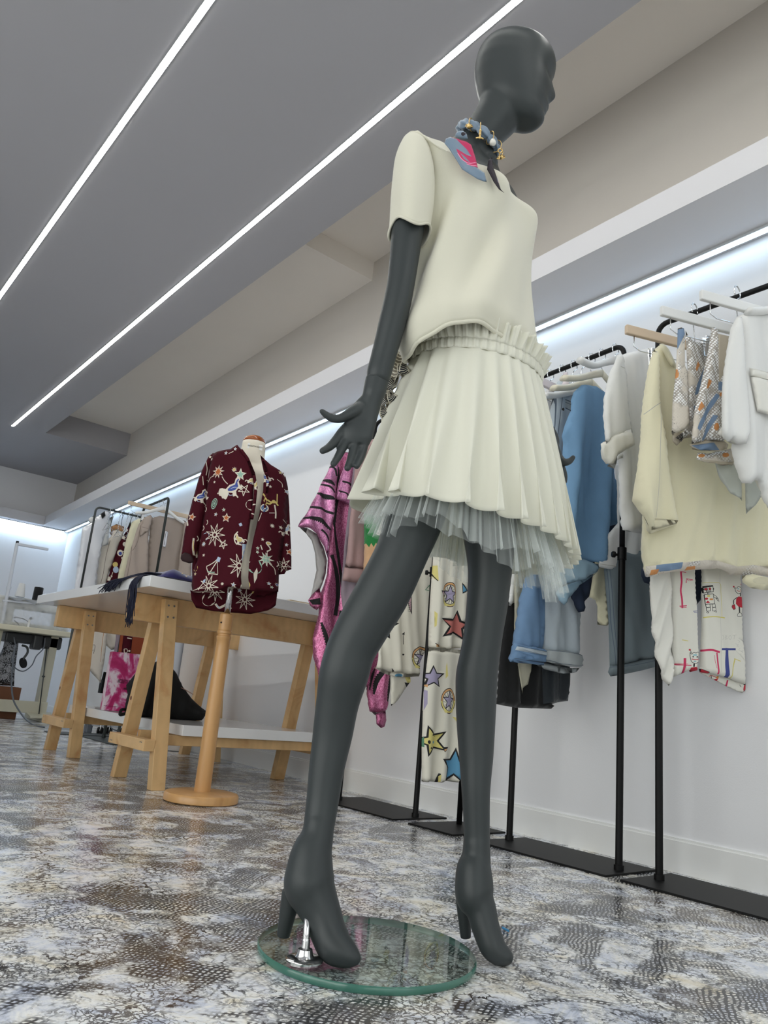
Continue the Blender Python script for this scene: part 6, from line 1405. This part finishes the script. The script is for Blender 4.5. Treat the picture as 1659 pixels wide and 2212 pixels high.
# round the jacket about the form: pushed towards the viewer in the middle, away at the sides
def bulge(x0, x1, dep):
    """across the piece from x0 to x1 in jacket widths (-1..1)"""
    return lambda a, b: dep*(math.sqrt(max(0, 1-(x0+(x1-x0)*a)**2))-0.55)
sheet('back_panel', K([(380, 400), (960, 420), (985, 560), (1000, 700), (920, 1220), (922, 1370), (905, 1500), (830, 1530), (680, 1552), (540, 1540), (380, 1530), (250, 1510), (222, 1450), (225, 1190), (260, 700), (330, 480)]), (HV, KC+.02), KM, kim, thick=.01, rim=.05, step=6, grid=.016, shape=lambda a, b: -.12*math.sqrt(max(0, 1-(2*a-1)**2))*.6, auto_folds=.4, pats=[p for p in kp])
sheet('front_panel', K([(405, 292), (440, 285), (560, 290), (618, 262), (640, 290), (690, 340), (735, 450), (752, 560), (738, 780), (700, 1020), (660, 1180), (652, 1300), (655, 1390), (560, 1378), (470, 1408), (330, 1402), (240, 1392), (218, 1330), (222, 1220), (270, 1150), (300, 960), (340, 720), (352, 520), (372, 340)]), KPL, KM, kim, thick=.014, rim=.04, step=4, grid=.012, pats=kp, shape=bulge(-.98, .18, .15), auto_folds=.6)
sheet('front_panel', K([(800, 345), (830, 375), (880, 415), (950, 445), (985, 490), (1000, 600), (985, 800), (955, 1000), (925, 1190), (920, 1300), (915, 1380), (860, 1395), (740, 1405), (715, 1395), (705, 1300), (712, 1180), (740, 1020), (790, 800), (820, 620), (826, 480), (810, 400)]), KPL, KM, kim, thick=.014, rim=.04, step=4, grid=.012, pats=kp, shape=bulge(.20, .98, .15), auto_folds=.6)
sheet('hem_lining', K([(222, 1380), (330, 1398), (470, 1404), (560, 1376), (655, 1388), (740, 1402), (860, 1392), (918, 1376), (912, 1440), (900, 1500), (830, 1530), (680, 1552), (540, 1540), (380, 1530), (250, 1510), (222, 1450)]), (HV, KC+.0), KM, kim, thick=.006, step=4, grid=.014, pats=kp, shape=lambda a, b: -.09*math.sqrt(max(0, 1-(2*a-1)**2)), auto_folds=.3)
sheet('sleeve', K([(405, 290), (440, 300), (385, 420), (368, 560), (360, 720), (330, 900), (290, 1040), (262, 1130), (240, 1165), (200, 1150), (150, 1120), (160, 1060), (185, 900), (235, 700), (290, 500), (330, 400), (370, 320)]), (HV, KC-.02), KM, kim, thick=.05, rim=.06, step=4, grid=.012, pats=kp, auto_folds=.5)
sheet('sleeve_opening', K([(152, 1100), (180, 1080), (225, 1095), (250, 1130), (252, 1162), (215, 1168), (160, 1150), (148, 1130)]), (HV, KC-.052), KM, kim, thick=.01, step=3, pats=[(K(bx(100, 1000, 300, 1200)), 7)], auto_folds=0)
sheet('sleeve', K([(950, 440), (985, 480), (1002, 560), (1014, 720), (1020, 900), (1030, 1080), (1030, 1215), (990, 1230), (975, 1255), (930, 1258), (925, 1180), (940, 1000), (965, 800), (975, 620), (965, 520)]), (HV, KC-.01), KM, kim, thick=.045, rim=.05, step=4, grid=.012, pats=kp, auto_folds=.5)
# collar band along the opening
for side in ([(612, 262), (640, 258), (690, 325), (742, 450), (762, 560), (748, 700), (728, 820), (700, 820), (722, 700), (735, 560), (716, 452), (672, 345)], [(798, 350), (812, 352), (838, 420), (852, 520), (842, 640), (822, 760), (806, 760), (822, 640), (832, 520), (820, 430)]):
    sheet('collar_band', K(side), (HV, KC-.160 if side[0][0] < 700 else KC-.152), KM, kim, thick=.008, step=4, auto_folds=.2, pats=kp)
# ------------------------------------------------------------------ far racks beyond the table
M_grail = mat('grey_steel_rail', (66, 70, 70), .4, .3)
M_dgreen = mat('dark_green_steel', (20, 30, 28), .45)
rack('dark green clothes rack beyond the table, holding the beige coat', (2.045, 5.03), (2.06, 5.52), (1.915, 4.97, 2.19, 5.60), 1.70, knob=False, mt=M_dgreen, r=.011)
rack('grey clothes rack standing crosswise in front of the sewing corner', (1.795, 5.80), (2.27, 5.80), (1.765, 5.68, 2.31, 5.92), 1.685, knob=False, mt=M_grail, r=.010)
def FP(y, k=0.0): return vplane(1.7, y, 2.3, y+k)
M_plast = mat('clear_garment_bag', (232, 234, 240), .18, coat=.6)
M_offw = mat('off_white_cloth', (214, 206, 194), .8); M_camel = mat('camel_card', (178, 130, 86), .75); M_blush = mat('blush_white', (230, 218, 218), .7)
M_beige = mat('beige_wool', (168, 154, 144), .9, bump=.25, bscale=400); M_beige_in = mat('beige_wool_inside', (160, 146, 136), .9); M_seamb = mat('coat_seam', (120, 106, 98), .9)
cloth('garment_bag', 'clothes', 'white trousers wrapped in clear plastic at the near end of the crosswise rack', FP(5.93), [('cover', dict(outline=[(178, 1141), (199, 1128), (204, 1120), (228, 1104), (240, 1106), (233, 1140), (223, 1170), (213, 1213), (207, 1282), (158, 1288), (166, 1229), (174, 1165)], mats=[M_plast], thick=.03, step=4, grid=.025, folds=[(.012, 7, .5, 0), (.006, 17, -.6, 1)])),
    ('knot', dict(outline=[(192, 1120), (202, 1114), (206, 1124), (200, 1130), (192, 1128)], mats=[M_wcloth], near=.02, step=3, thick=.02)), ('tie', dict(outline=[(218, 1110), (226, 1104), (228, 1114), (221, 1121)], mats=[M_velvet], near=.03, step=3, thick=.015))])
cloth('white_tee', 't-shirt', 'small white T-shirt beside the plastic wrapped trousers on the far rack', FP(5.95), [('body', dict(outline=[(220, 1126), (246, 1114), (240, 1132), (236, 1142), (234, 1177), (216, 1183), (213, 1160)], mats=[M_wcloth], thick=.02, step=4, grid=.025))])
cloth('off_white_jacket', 'jacket', 'off white jacket hanging between the white T-shirt and burgundy print on the far rack', FP(6.0), [('body', dict(outline=[(214, 1182), (238, 1160), (250, 1142), (266, 1150), (262, 1172), (248, 1205), (236, 1240), (232, 1262), (208, 1270), (210, 1220)], mats=[M_offw, M_seamb], thick=.03, step=4, grid=.03, folds=[(.012, 9, .3, 0)], pats=[(stroke([(236, 1168), (226, 1210), (216, 1260)], 1), 1)]))])
cloth('card_hanger', 'hanger', 'brown card shoulder piece with white collar on the far rack', FP(6.06), [('shoulder', dict(outline=[(239, 1138), (252, 1132), (268, 1138), (266, 1158), (240, 1150)], mats=[M_camel], thick=.02, step=4, grid=.03, auto_folds=.2)), ('collar', dict(outline=[(236, 1152), (245, 1146), (258, 1146), (264, 1156), (260, 1166), (246, 1162)], mats=[M_blush], near=.02, thick=.02, step=4, grid=.03, auto_folds=.2))])
bp_ = []
for x, y, r, c in ((266, 1162, 3, 1), (258, 1195, 6, 1), (258, 1196, 3.4, 3), (248, 1220, 5, 5), (249, 1231, 6, 6), (267, 1176, 4, 1), (234, 1250, 4, 1), (262, 1206, 2, 1), (272, 1145, 3, 1), (240, 1245, 2, 1)): bp_.append((disc(x, y, r, r*1.2, 10), c))
bp_ += [(stroke([(236, 1256), (243, 1236)], 1.2), 1), (stroke([(262, 1192), (272, 1190)], 1.4), 1)]
cloth('burgundy_kimono', 'jacket', 'second burgundy printed jacket seen edge-on on the far crosswise rack', FP(5.98), [('body', dict(outline=[(281, 1126), (284, 1136), (274, 1170), (264, 1212), (254, 1268), (224, 1276), (236, 1240), (246, 1210), (258, 1172), (272, 1148)], mats=KM, thick=.03, step=4, grid=.03, pats=bp_))])
cloth('cream_cardigan', 'cardigan', 'pale yellow cream cardigan edge beside the beige coat', FP(5.7), [('body', dict(outline=[(284, 1128), (300, 1120), (314, 1117), (304, 1150), (290, 1190), (276, 1235), (264, 1262), (250, 1264), (262, 1215), (272, 1168)], mats=[M_fleece], thick=.03, step=4, grid=.03, folds=[(.01, 12, .3, 0)]))])
CP_ = FP(5.12, -.02)
cloth('beige_coat', 'coat', 'beige wool coat on a white hanger, facing the camera beyond the table', CP_, [
    ('coat_back', dict(outline=[(326, 1120), (345, 1114), (398, 1124), (404, 1140), (400, 1200), (396, 1262), (318, 1266), (320, 1190)], mats=[M_beige_in], near=-.03, thick=.01, step=4, grid=.02)),
    ('coat_front', dict(outline=[(312, 1118), (325, 1112), (328, 1116), (324, 1140), (320, 1160), (318, 1265), (262, 1272), (276, 1205), (290, 1160), (300, 1132)], mats=[M_beige, M_seamb], thick=.02, step=4, grid=.018, folds=[(.012, 9, .25, 0)], pats=[(stroke([(303, 1135), (295, 1175), (284, 1190)], 1), 1), (stroke([(284, 1178), (278, 1225), (272, 1262)], 1), 1)])),
    ('lapel', dict(outline=[(325, 1112), (330, 1118), (325, 1135), (320, 1148), (312, 1152), (302, 1160), (304, 1140), (308, 1122)], mats=[M_beige, M_seamb], near=.02, thick=.008, step=3, grid=.015, auto_folds=.3, pats=[(stroke([(305, 1138), (320, 1142)], .9), 1)])),
    ('coat_front', dict(outline=[(398, 1124), (406, 1130), (412, 1160), (412, 1250), (384, 1256), (388, 1200), (396, 1150)], mats=[M_beige], thick=.02, step=4, grid=.02))])
tgo = sheet('price_tag', [(357, 1147), (363, 1149), (358, 1183), (351, 1181)], (CP_[0], CP_[1]+.012), [mat('white_tag_card', (226, 226, 232), .6), M_ink, M_aqua], None, .002, .004, 2, auto_folds=0, pats=[(stroke([(358, 1152), (354, 1178)], .9, False), 1), (disc(359, 1151, .9), 1)])
tag(tgo, 'long white price tag hanging inside the beige coat', 'price tag')
hanger('white wooden hanger holding the beige coat', (2.06, 5.12), (1, -.02), 1.70, .065, .20, M_hwhite, .40)
clip_hanger('pale wooden clip hanger above the beige coat', (2.07, 5.22), (1, -.02), 1.70, .06, .24, M_hwood, (-.5, .6))
for k, x in enumerate((1.90, 1.93, 1.99, 2.01, 2.05, 2.08, 2.12, 2.15, 2.18, 2.21, 2.24)):
    t = thing('wire_hanger', (x, 5.80, 1.68), 'small dark wire hanger hook on the crosswise far rack', 'hanger', 'hanger hooks on the far rack')
    h = MB(); hook(h, (x, 5.80, 0), 1.58-.02*(k % 3), 1.685, (1, 0, 0), .0022, 0); h.build('hook', M_dgreen if k % 2 else M_chrome, t, True)
    w = MB(); z_ = 1.58-.02*(k % 3); w.tube([(x, 5.72, z_-.05), (x, 5.80, z_), (x, 5.88, z_-.05), (x, 5.72, z_-.05)], .002, 6); w.build('shoulder_wire', M_chrome, t, True)

# what hangs lower, seen through the table legs
cloth('white_trousers', 'trousers', 'white cropped trousers with a small print and tan seam hanging low behind the rear trestle', FP(5.84), [('leg', dict(outline=[(203, 1335), (233, 1340), (231, 1380), (226, 1420), (218, 1476), (205, 1462), (190, 1442), (196, 1400)], mats=[M_offw, M_camel, M_ink], thick=.02, step=4, grid=.02, pats=[(stroke([(226, 1346), (219, 1395), (216, 1430)], 1), 1), (stroke([(197, 1405), (202, 1404)], 1), 2), (stroke([(198, 1394), (203, 1393), (202, 1412)], .8), 2)]))])
cloth('cream_trousers', 'trousers', 'crumpled cream cloth hanging low above the white steamer column', FP(5.9), [('leg', dict(outline=[(236, 1335), (262, 1340), (256, 1375), (252, 1402), (240, 1404), (224, 1392), (220, 1378), (232, 1368)], mats=[M_offw], thick=.03, step=4, grid=.02, folds=[(.015, 10, .8, 0)]))])
cloth('camel_strap', 'belt', 'short tan cloth loop between the white and cream trousers', FP(5.88), [('loop', dict(outline=[(222, 1338), (230, 1338), (227, 1368), (219, 1376), (216, 1370)], mats=[M_camel], thick=.01, step=3, grid=.02))])
M_terra = mat('terracotta_felt', (150, 66, 32), .8, bump=.2, bscale=300)
cloth('terracotta_dress', 'dress', 'plain terracotta orange garment hanging above the pink box', FP(5.3), [('body', dict(outline=[(264, 1335), (325, 1340), (322, 1420), (300, 1425), (256, 1420), (260, 1380)], mats=[M_terra], thick=.02, step=4, grid=.02))])
cloth('printed_strap', 'sash', 'burgundy printed strip with a white motif over the terracotta garment', FP(5.2), [('strip', dict(outline=[(270, 1335), (289, 1338), (286, 1375), (282, 1410), (262, 1412), (266, 1375)], mats=KM, thick=.01, step=3, grid=.02, pats=[(disc(278, 1366, 5, 6), 1), (disc(278, 1367, 2.4), 2), (stroke([(274, 1378), (283, 1380)], 2), 1), (stroke([(267, 1402), (268, 1410), (274, 1408), (273, 1402), (267, 1402)], 1.4), 1), (disc(278, 1406, 2), 1)]))])
cloth('mauve_trousers', 'trousers', 'greyish mauve trouser leg between the cream cloth and terracotta garment', FP(5.6), [('leg', dict(outline=[(252, 1335), (268, 1338), (262, 1380), (256, 1420), (244, 1420), (250, 1380)], mats=[M_mauve], thick=.015, step=4, grid=.02))])
# fabric rolls leaning on the wall
M_roll = mat('ivory_fabric_roll', (224, 216, 210), .8)
for (px, r, lab, m) in ((417, .062, 'fat ivory fabric roll standing against the wall behind the black bag', M_roll), (384, .036, 'slim bluish white fabric roll standing left of the ivory roll', mat('bluish_white_roll', (206, 212, 222), .7))):
    P = at(px, 1400, [0, 1, 0], 4.72 if r > .05 else 4.80); t = thing('fabric_roll', (P[0], P[1], 0), lab, 'fabric roll')
    mb = MB(); mb.lathe((P[0], P[1], 0), [(r, .004), (r, .95), (r*.8, .953)], 32); mb.build('rolled_cloth', m, t, auto=40)
    mb = MB(); mb.lathe((P[0], P[1], 0), [(r*.4, .94), (r*.4, .965), (r*.3, .965), (r*.3, .945)], 24); mb.build('core_tube', M_camel, t, auto=40)
# white rolling steamer column with castors
M_wpl = mat('white_plastic', (214, 218, 226), .35); M_gpl = mat('grey_plastic', (96, 102, 110), .45)
SP = z0 = at(226, 1570, [0, 0, 1], 0.0); SP = np.array([2.02, 5.62, 0]); SP = at(224, 1560, [0, 1, 0], 6.0); SP[2] = 0
stm = thing('garment_steamer', (SP[0], SP[1], 0), 'white garment steamer column on castors behind the pink box', 'steamer')
mb = MB(); mb.tube([SP+ZV*.07, SP+ZV*.34], .028, 20); mb.tube([SP+ZV*.34, SP+ZV*.37], .036, 20); mb.tube([SP+ZV*.37, SP+ZV*.56], .042, 20); mb.build('column', M_wpl, stm, True, auto=40)
mb = MB(); mb.tube([SP+ZV*.36, SP+ZV*.372], .045, 20); mb.build('collar', M_gpl, stm, True, auto=40)
mb = MB(); mb.box(SP[0]-.10, SP[1]-.08, .055, SP[0]+.10, SP[1]+.08, .075); bevel(mb.build('base_tray', M_wpl, stm), .008)
mb = MB(); mb.box(SP[0]-.135, SP[1]-.03, .0, SP[0]-.085, SP[1]+.03, .085); bevel(mb.build('transformer', M_gpl, stm), .01)
for dx, dy in ((-.05, -.09), (.035, -.05), (.11, -.08)):
    c = SP+np.array([dx, dy, 0]); k = MB()
    for s in (-1, 1): k.lathe(c+RH*(s*.012-.006)+ZV*.026, [(.010, 0), (.026, .001), (.026, .011), (.010, .012)], 20, axis=RH)
    co = k.build('castor', M_black, stm, auto=40)
    k = MB(); k.tube([c+ZV*.026, c+ZV*.066], .007, 10); k.lathe(c+ZV*.026-RH*.020, [(.012, 0), (.012, .003)], 14, axis=RH); k.build('castor_stem', M_chrome, co, auto=40)
mb = MB(); Q = SP-np.array([.06, .04, 0]); mb.box(Q[0]-.03, Q[1]-.03, .30, Q[0]+.0, Q[1]+.03, .40); mb.tube([Q+ZV*.34-RH*.02, Q+ZV*.46-RH*.01], .014, 12); mb.build('steam_head', M_black, stm, True, auto=40)
mb = MB(); mb.tube(spline([at(232, 1540, [0, 1, 0], 5.5), at(236, 1560, [0, 1, 0], 5.5), at(246, 1576, [0, 1, 0], 5.4), at(258, 1580, [0, 1, 0], 5.4)], 20), .004, 8); mb.build('hose', M_gpl, stm, True)

# ------------------------------------------------------------------ sewing corner
SY = 7.0
def Y(x, y, yy=SY): return at(x, y, [0, 1, 0], yy)
M_putty = mat('putty_enamel', (196, 192, 172), .45); M_tabl = mat('cream_laminate', (214, 208, 186), .4); M_mach = mat('machine_cream', (206, 206, 200), .3); M_dmet = mat('dark_motor_grey', (58, 60, 62), .45, .2)
sw = thing('sewing_table', (1.85, 7.2, 0), 'cream topped industrial sewing table at the far left by the end wall', 'sewing table')
zt = float(Y(60, 1354)[2]); xr = float(Y(160, 1374)[0]); xl = 1.10
mb = MB(); mb.box(xl, SY, zt-.045, xr, SY+.55, zt); bevel(mb.build('table_top', M_tabl, sw), .006)
for x in (float(Y(8, 1400)[0])-.02, xr-.10):
    mb = MB(); mb.box(x-.035, SY+.20, .06, x+.035, SY+.32, zt-.045); mb.box(x-.03, SY-.02, .0, x+.03, SY+.56, .045); bevel(mb.build('leg', M_putty, sw), .006)
zb = float(Y(60, 1540, SY+.2)[2]); zb2 = float(Y(60, 1514, SY+.2)[2])
mb = MB(); mb.box(xl, SY+.17, zb, xr-.06, SY+.20, zb2); mb.box(xl, SY+.162, (zb+zb2)/2-.012, xl+.62, SY+.17, (zb+zb2)/2-.006); mb.box(xl, SY+.162, (zb+zb2)/2+.012, xl+.62, SY+.17, (zb+zb2)/2+.018); bevel(mb.build('cross_panel', M_putty, sw), .004)
mb = MB(); P = Y(85, 1553, SY+.1); mb.box8([(P[0]-.10, SY+.02, .03), (P[0]+.12, SY+.02, .03), (P[0]+.12, SY+.22, .065), (P[0]-.10, SY+.22, .065), (P[0]-.10, SY+.02, .042), (P[0]+.12, SY+.02, .042), (P[0]+.12, SY+.22, .077), (P[0]-.10, SY+.22, .077)]); mb.build('treadle', M_putty, sw)
mb = MB(); A = Y(102, 1396, SY+.18); B = Y(83, 1550, SY+.14); mb.tube([A, B], .005, 10); C_ = A+(B-A)*.43; mb.tube([C_-RH*.012, C_+RH*.012], .008, 8); mb.build('treadle_rod', M_grail, sw, True)
sm_ = thing('sewing_machine', tuple(Y(75, 1360, SY+.2)), 'industrial sewing machine under a cloudy plastic cover on the far table', 'sewing machine')
def pbox(x0, y0, x1, y1, ya, yb):
    a = Y(x0, y0, ya); b = Y(x1, y1, ya); return (min(a[0], b[0]), ya, min(a[2], b[2]), max(a[0], b[0]), yb, max(a[2], b[2]))
zz = zt+.002
def mbox(x0, x1, z0, z1, ya, yb): return (float(Y(x0, 1330, ya)[0]), ya, z0, float(Y(x1, 1330, ya)[0]), yb, z1)
mb = MB(); mb.box(*mbox(-20, 30, zz, zz+.25, SY+.16, SY+.34)); bevel(mb.build('head', M_mach, sm_), .02)
mb = MB(); mb.box(*mbox(28, 146, zz+.155, zz+.255, SY+.18, SY+.32)); bevel(mb.build('arm', M_mach, sm_), .02)
mb = MB(); mb.box(*mbox(122, 150, zz, zz+.20, SY+.17, SY+.33)); bevel(mb.build('pillar', M_mach, sm_), .02)
mb = MB(); mb.box(*mbox(10, 150, zz, zz+.035, SY+.15, SY+.35)); bevel(mb.build('bed', M_mach, sm_), .008)
mb = MB()
for x, y, r in ((50, 1314, .008), (92, 1322, .008), (66, 1336, .012), (126, 1334, .010), (138, 1346, .014), (128, 1350, .010), (12, 1324, .008)): P = Y(x, y, SY+.165); mb.lathe(P, [(r, 0), (r, .012), (r*.6, .016)], 14, axis=(0, -1, 0))
mb.build('knobs', M_dmet, sm_, auto=40)
mb = MB(); mb.tube(spline([Y(30, 1334, SY+.155), Y(48, 1336, SY+.15), Y(60, 1342, SY+.155)], 12), .004, 6); mb.tube(spline([Y(30, 1340, SY+.155), Y(38, 1346, SY+.15), Y(42, 1354, SY+.155)], 12), .004, 6); mb.build('tubes', M_dmet, sm_, True)
cv = bpy.data.materials.new('cloudy_plastic'); nt, b = nodes_of(cv); b.inputs['Base Color'].default_value = (*lin((226, 228, 232)), 1); b.inputs['Roughness'].default_value = .3
tr = node(nt, 'ShaderNodeBsdfTransparent'); mx = node(nt, 'ShaderNodeMixShader'); mx.inputs[0].default_value = .32; nt.links.new(tr.outputs[0], mx.inputs[1]); nt.links.new(b.outputs[0], mx.inputs[2]); nt.links.new(mx.outputs[0], nt.nodes['Material Output'].inputs[0])
sheet('plastic_cover', [(-20, 1300), (30, 1300), (80, 1305), (148, 1312), (151, 1340), (147, 1366), (100, 1362), (40, 1354), (-20, 1348)], (np.array([0, 1.0, 0]), SY+.12), [cv], sm_, .05, .08, 5, folds=[(.012, 9, .8, 0)], back=False, grid=.02)
mb = MB(); mb.lathe(Y(60, 1357, SY+.04), [(.010, 0), (.009, .06), (.006, .075), (0, .078)], 14); mb.build('lever_pin', M_hwhite, sm_, auto=40)
mt_ = thing('sewing_motor', tuple(Y(80, 1385, SY+.3)), 'dark grey motor and knee lever hanging under the sewing table top', 'motor')
z1 = zt-.048
mb = MB(); mb.box(*mbox(22, 100, z1-.085, z1, SY+.22, SY+.40)); mb.box(*mbox(106, 146, z1-.11, z1, SY+.20, SY+.40)); mb.box(*mbox(84, 104, z1-.13, z1, SY+.16, SY+.28)); bevel(mb.build('housing', M_dmet, mt_), .015)
mb = MB(); mb.tube(spline([Y(48, 1394, SY+.15), Y(58, 1398, SY+.12), Y(60, 1407, SY+.1), Y(50, 1424, SY+.08), Y(44, 1434, SY+.08)], 20), .010, 10); mb.build('knee_lever', M_grail, mt_, True)
mb = MB(); P = Y(50, 1432, SY+.07); ax = RH*.85+np.array([0, -.3, .35]); mb.lathe(P, [(.0, -.008), (.045, -.006), (.045, .006), (0, .008)], 24, axis=ax); mb.build('knee_pad', M_black, mt_, auto=40)
cd = MB(); cd.tube(spline([Y(30, 1376, SY+.12), Y(33, 1400, SY+.1), Y(25, 1420, SY+.1), Y(32, 1442, SY+.1), Y(50, 1450, SY+.1), Y(68, 1438, SY+.1), Y(78, 1418, SY+.1), Y(94, 1400, SY+.12), Y(97, 1378, SY+.14)], 50), .005, 8)
P2 = at(66, 1562, [0, 0, 1], .008); P3 = at(105, 1574, [0, 0, 1], .008); P4 = at(120, 1580, [0, 0, 1], .008)
cd.tube(spline([Y(33, 1395, SY-.02), Y(27, 1440, SY-.04), Y(25, 1480, SY-.04), Y(30, 1515, SY-.06), Y(46, 1542, SY-.10), P2, at(95, 1571, [0, 0, 1], .008)], 60), .007, 8)
tag(cd.build('power_cord', M_gpl, None, True), 'grey power cord looping from the sewing table down across the floor', 'cord')
ts = thing('thread_stand', tuple(Y(4, 1345, SY+.4)), 'tall white thread stand with arm and two trays at the far left', 'thread stand')
mb = MB(); A = Y(3, 1352, SY+.12); B = Y(37, 1174, SY+.12); mb.tube([A, B], .015, 12); P = A+(B-A)*.44; mb.tube([P, P+(B-A)*.03], (.021), 12); mb.build('post', M_wpl, ts, True, auto=40)
mb = MB(); mb.tube([B, B+(B-A)*.03], .013, 12); mb.build('cap', M_black, ts, True)
mb = MB(); mb.bar(Y(35, 1175, SY+.12), Y(104, 1187, SY+.12), .030, .022); bevel(mb.build('thread_arm', M_wpl, ts), .002)
mb = MB(); mb.bar(Y(6, 1297, SY+.12), Y(76, 1304, SY+.12), .028, .016); bevel(mb.build('tray_arm', M_wpl, ts), .002)
for x, y in ((38, 1293), (73, 1299)):
    mb = MB(); P = Y(x, y, SY+.12); mb.lathe(P, [(.008, -.025), (.068, 0), (.072, .003), (.06, .004)], 32); mb.build('spool_tray', M_wpl, ts, auto=50)
for x, y, rr_, h, m, lab, taper in ((42, 1290, .042, .118, M_hwhite, 'white thread cone on the left tray of the thread stand', .62), (79, 1297, .040, .115, M_velvet, 'black thread spool on the right tray of the thread stand', .96)):
    P = Y(x, y, SY+.12); t = thing('thread_cone', tuple(P), lab, 'thread')
    mb = MB(); mb.lathe(P+ZV*.002, [(rr_*.94, 0), (rr_, .006), (rr_*taper, h-.006), (rr_*taper*.9, h)], 32); mb.build('thread', m, t, auto=40)
    mb = MB(); mb.tube([P-ZV*.0, P+ZV*(h+.008)], .005, 10); mb.build('spindle', M_wpl, t, True)
M_card = mat('brown_card', (112, 72, 48), .8, bump=.1, bscale=120)
cb = thing('cardboard_box', tuple(Y(10, 1540, SY+.35)), 'brown cardboard box on the floor under the sewing table', 'box')
a = Y(47, 1486, SY+.24); mb = MB(); mb.box(xl+.1, SY+.24, .0, a[0], SY+.46, a[2]); bevel(mb.build('carton', M_card, cb), .003)
mb = MB(); mb.box(xl+.1, SY+.342, a[2], a[0]+.001, SY+.356, a[2]+.001); mb.build('tape_seam', mat('brown_tape', (134, 92, 62), .4), cb)
fm_ = bpy.data.materials.new('black_white_print_cloth'); nt, b = nodes_of(fm_)
tc = node(nt, 'ShaderNodeTexCoord'); vo = node(nt, 'ShaderNodeTexVoronoi', feature='DISTANCE_TO_EDGE'); vo.inputs['Scale'].default_value = 60; nz = node(nt, 'ShaderNodeTexNoise'); nz.inputs['Scale'].default_value = 22; nz.inputs['Detail'].default_value = 6
nt.links.new(tc.outputs['Object'], vo.inputs['Vector']); nt.links.new(tc.outputs['Object'], nz.inputs['Vector'])
ad = node(nt, 'ShaderNodeMath', operation='MULTIPLY_ADD'); ad.inputs[1].default_value = 1.2; nt.links.new(vo.outputs['Distance'], ad.inputs[0]); nt.links.new(nz.outputs['Fac'], ad.inputs[2])
r = ramp(nt, ad.outputs[0], [(.55, (.012, .012, .014)), (.62, (.45, .46, .5))]); nt.links.new(r.outputs[0], b.inputs['Base Color'])
pr = sheet('printed_cloth', [(12, 1372), (24, 1372), (40, 1388), (36, 1420), (32, 1450), (30, 1482), (-10, 1480), (-10, 1430), (6, 1400)], (np.array([0, 1.0, 0]), SY+.40), [fm_], None, .03, .05, 5, grid=.03)
tag(pr, 'black and white printed cloth hanging under the left of the sewing table', 'cloth')
mb = MB(); pq = at(1092, 2010, [0, 0, 1], 0.002); mb.tube([pq-RH*.004+HV*.010+ZV*.002, pq+RH*.004-HV*.008+ZV*.002], .0022, 8); tag(mb.build('thread_snippet', mat('blue_plastic_scrap', (60, 140, 190), .4)), 'tiny blue scrap on the floor right of the mannequin left toe', 'scrap')
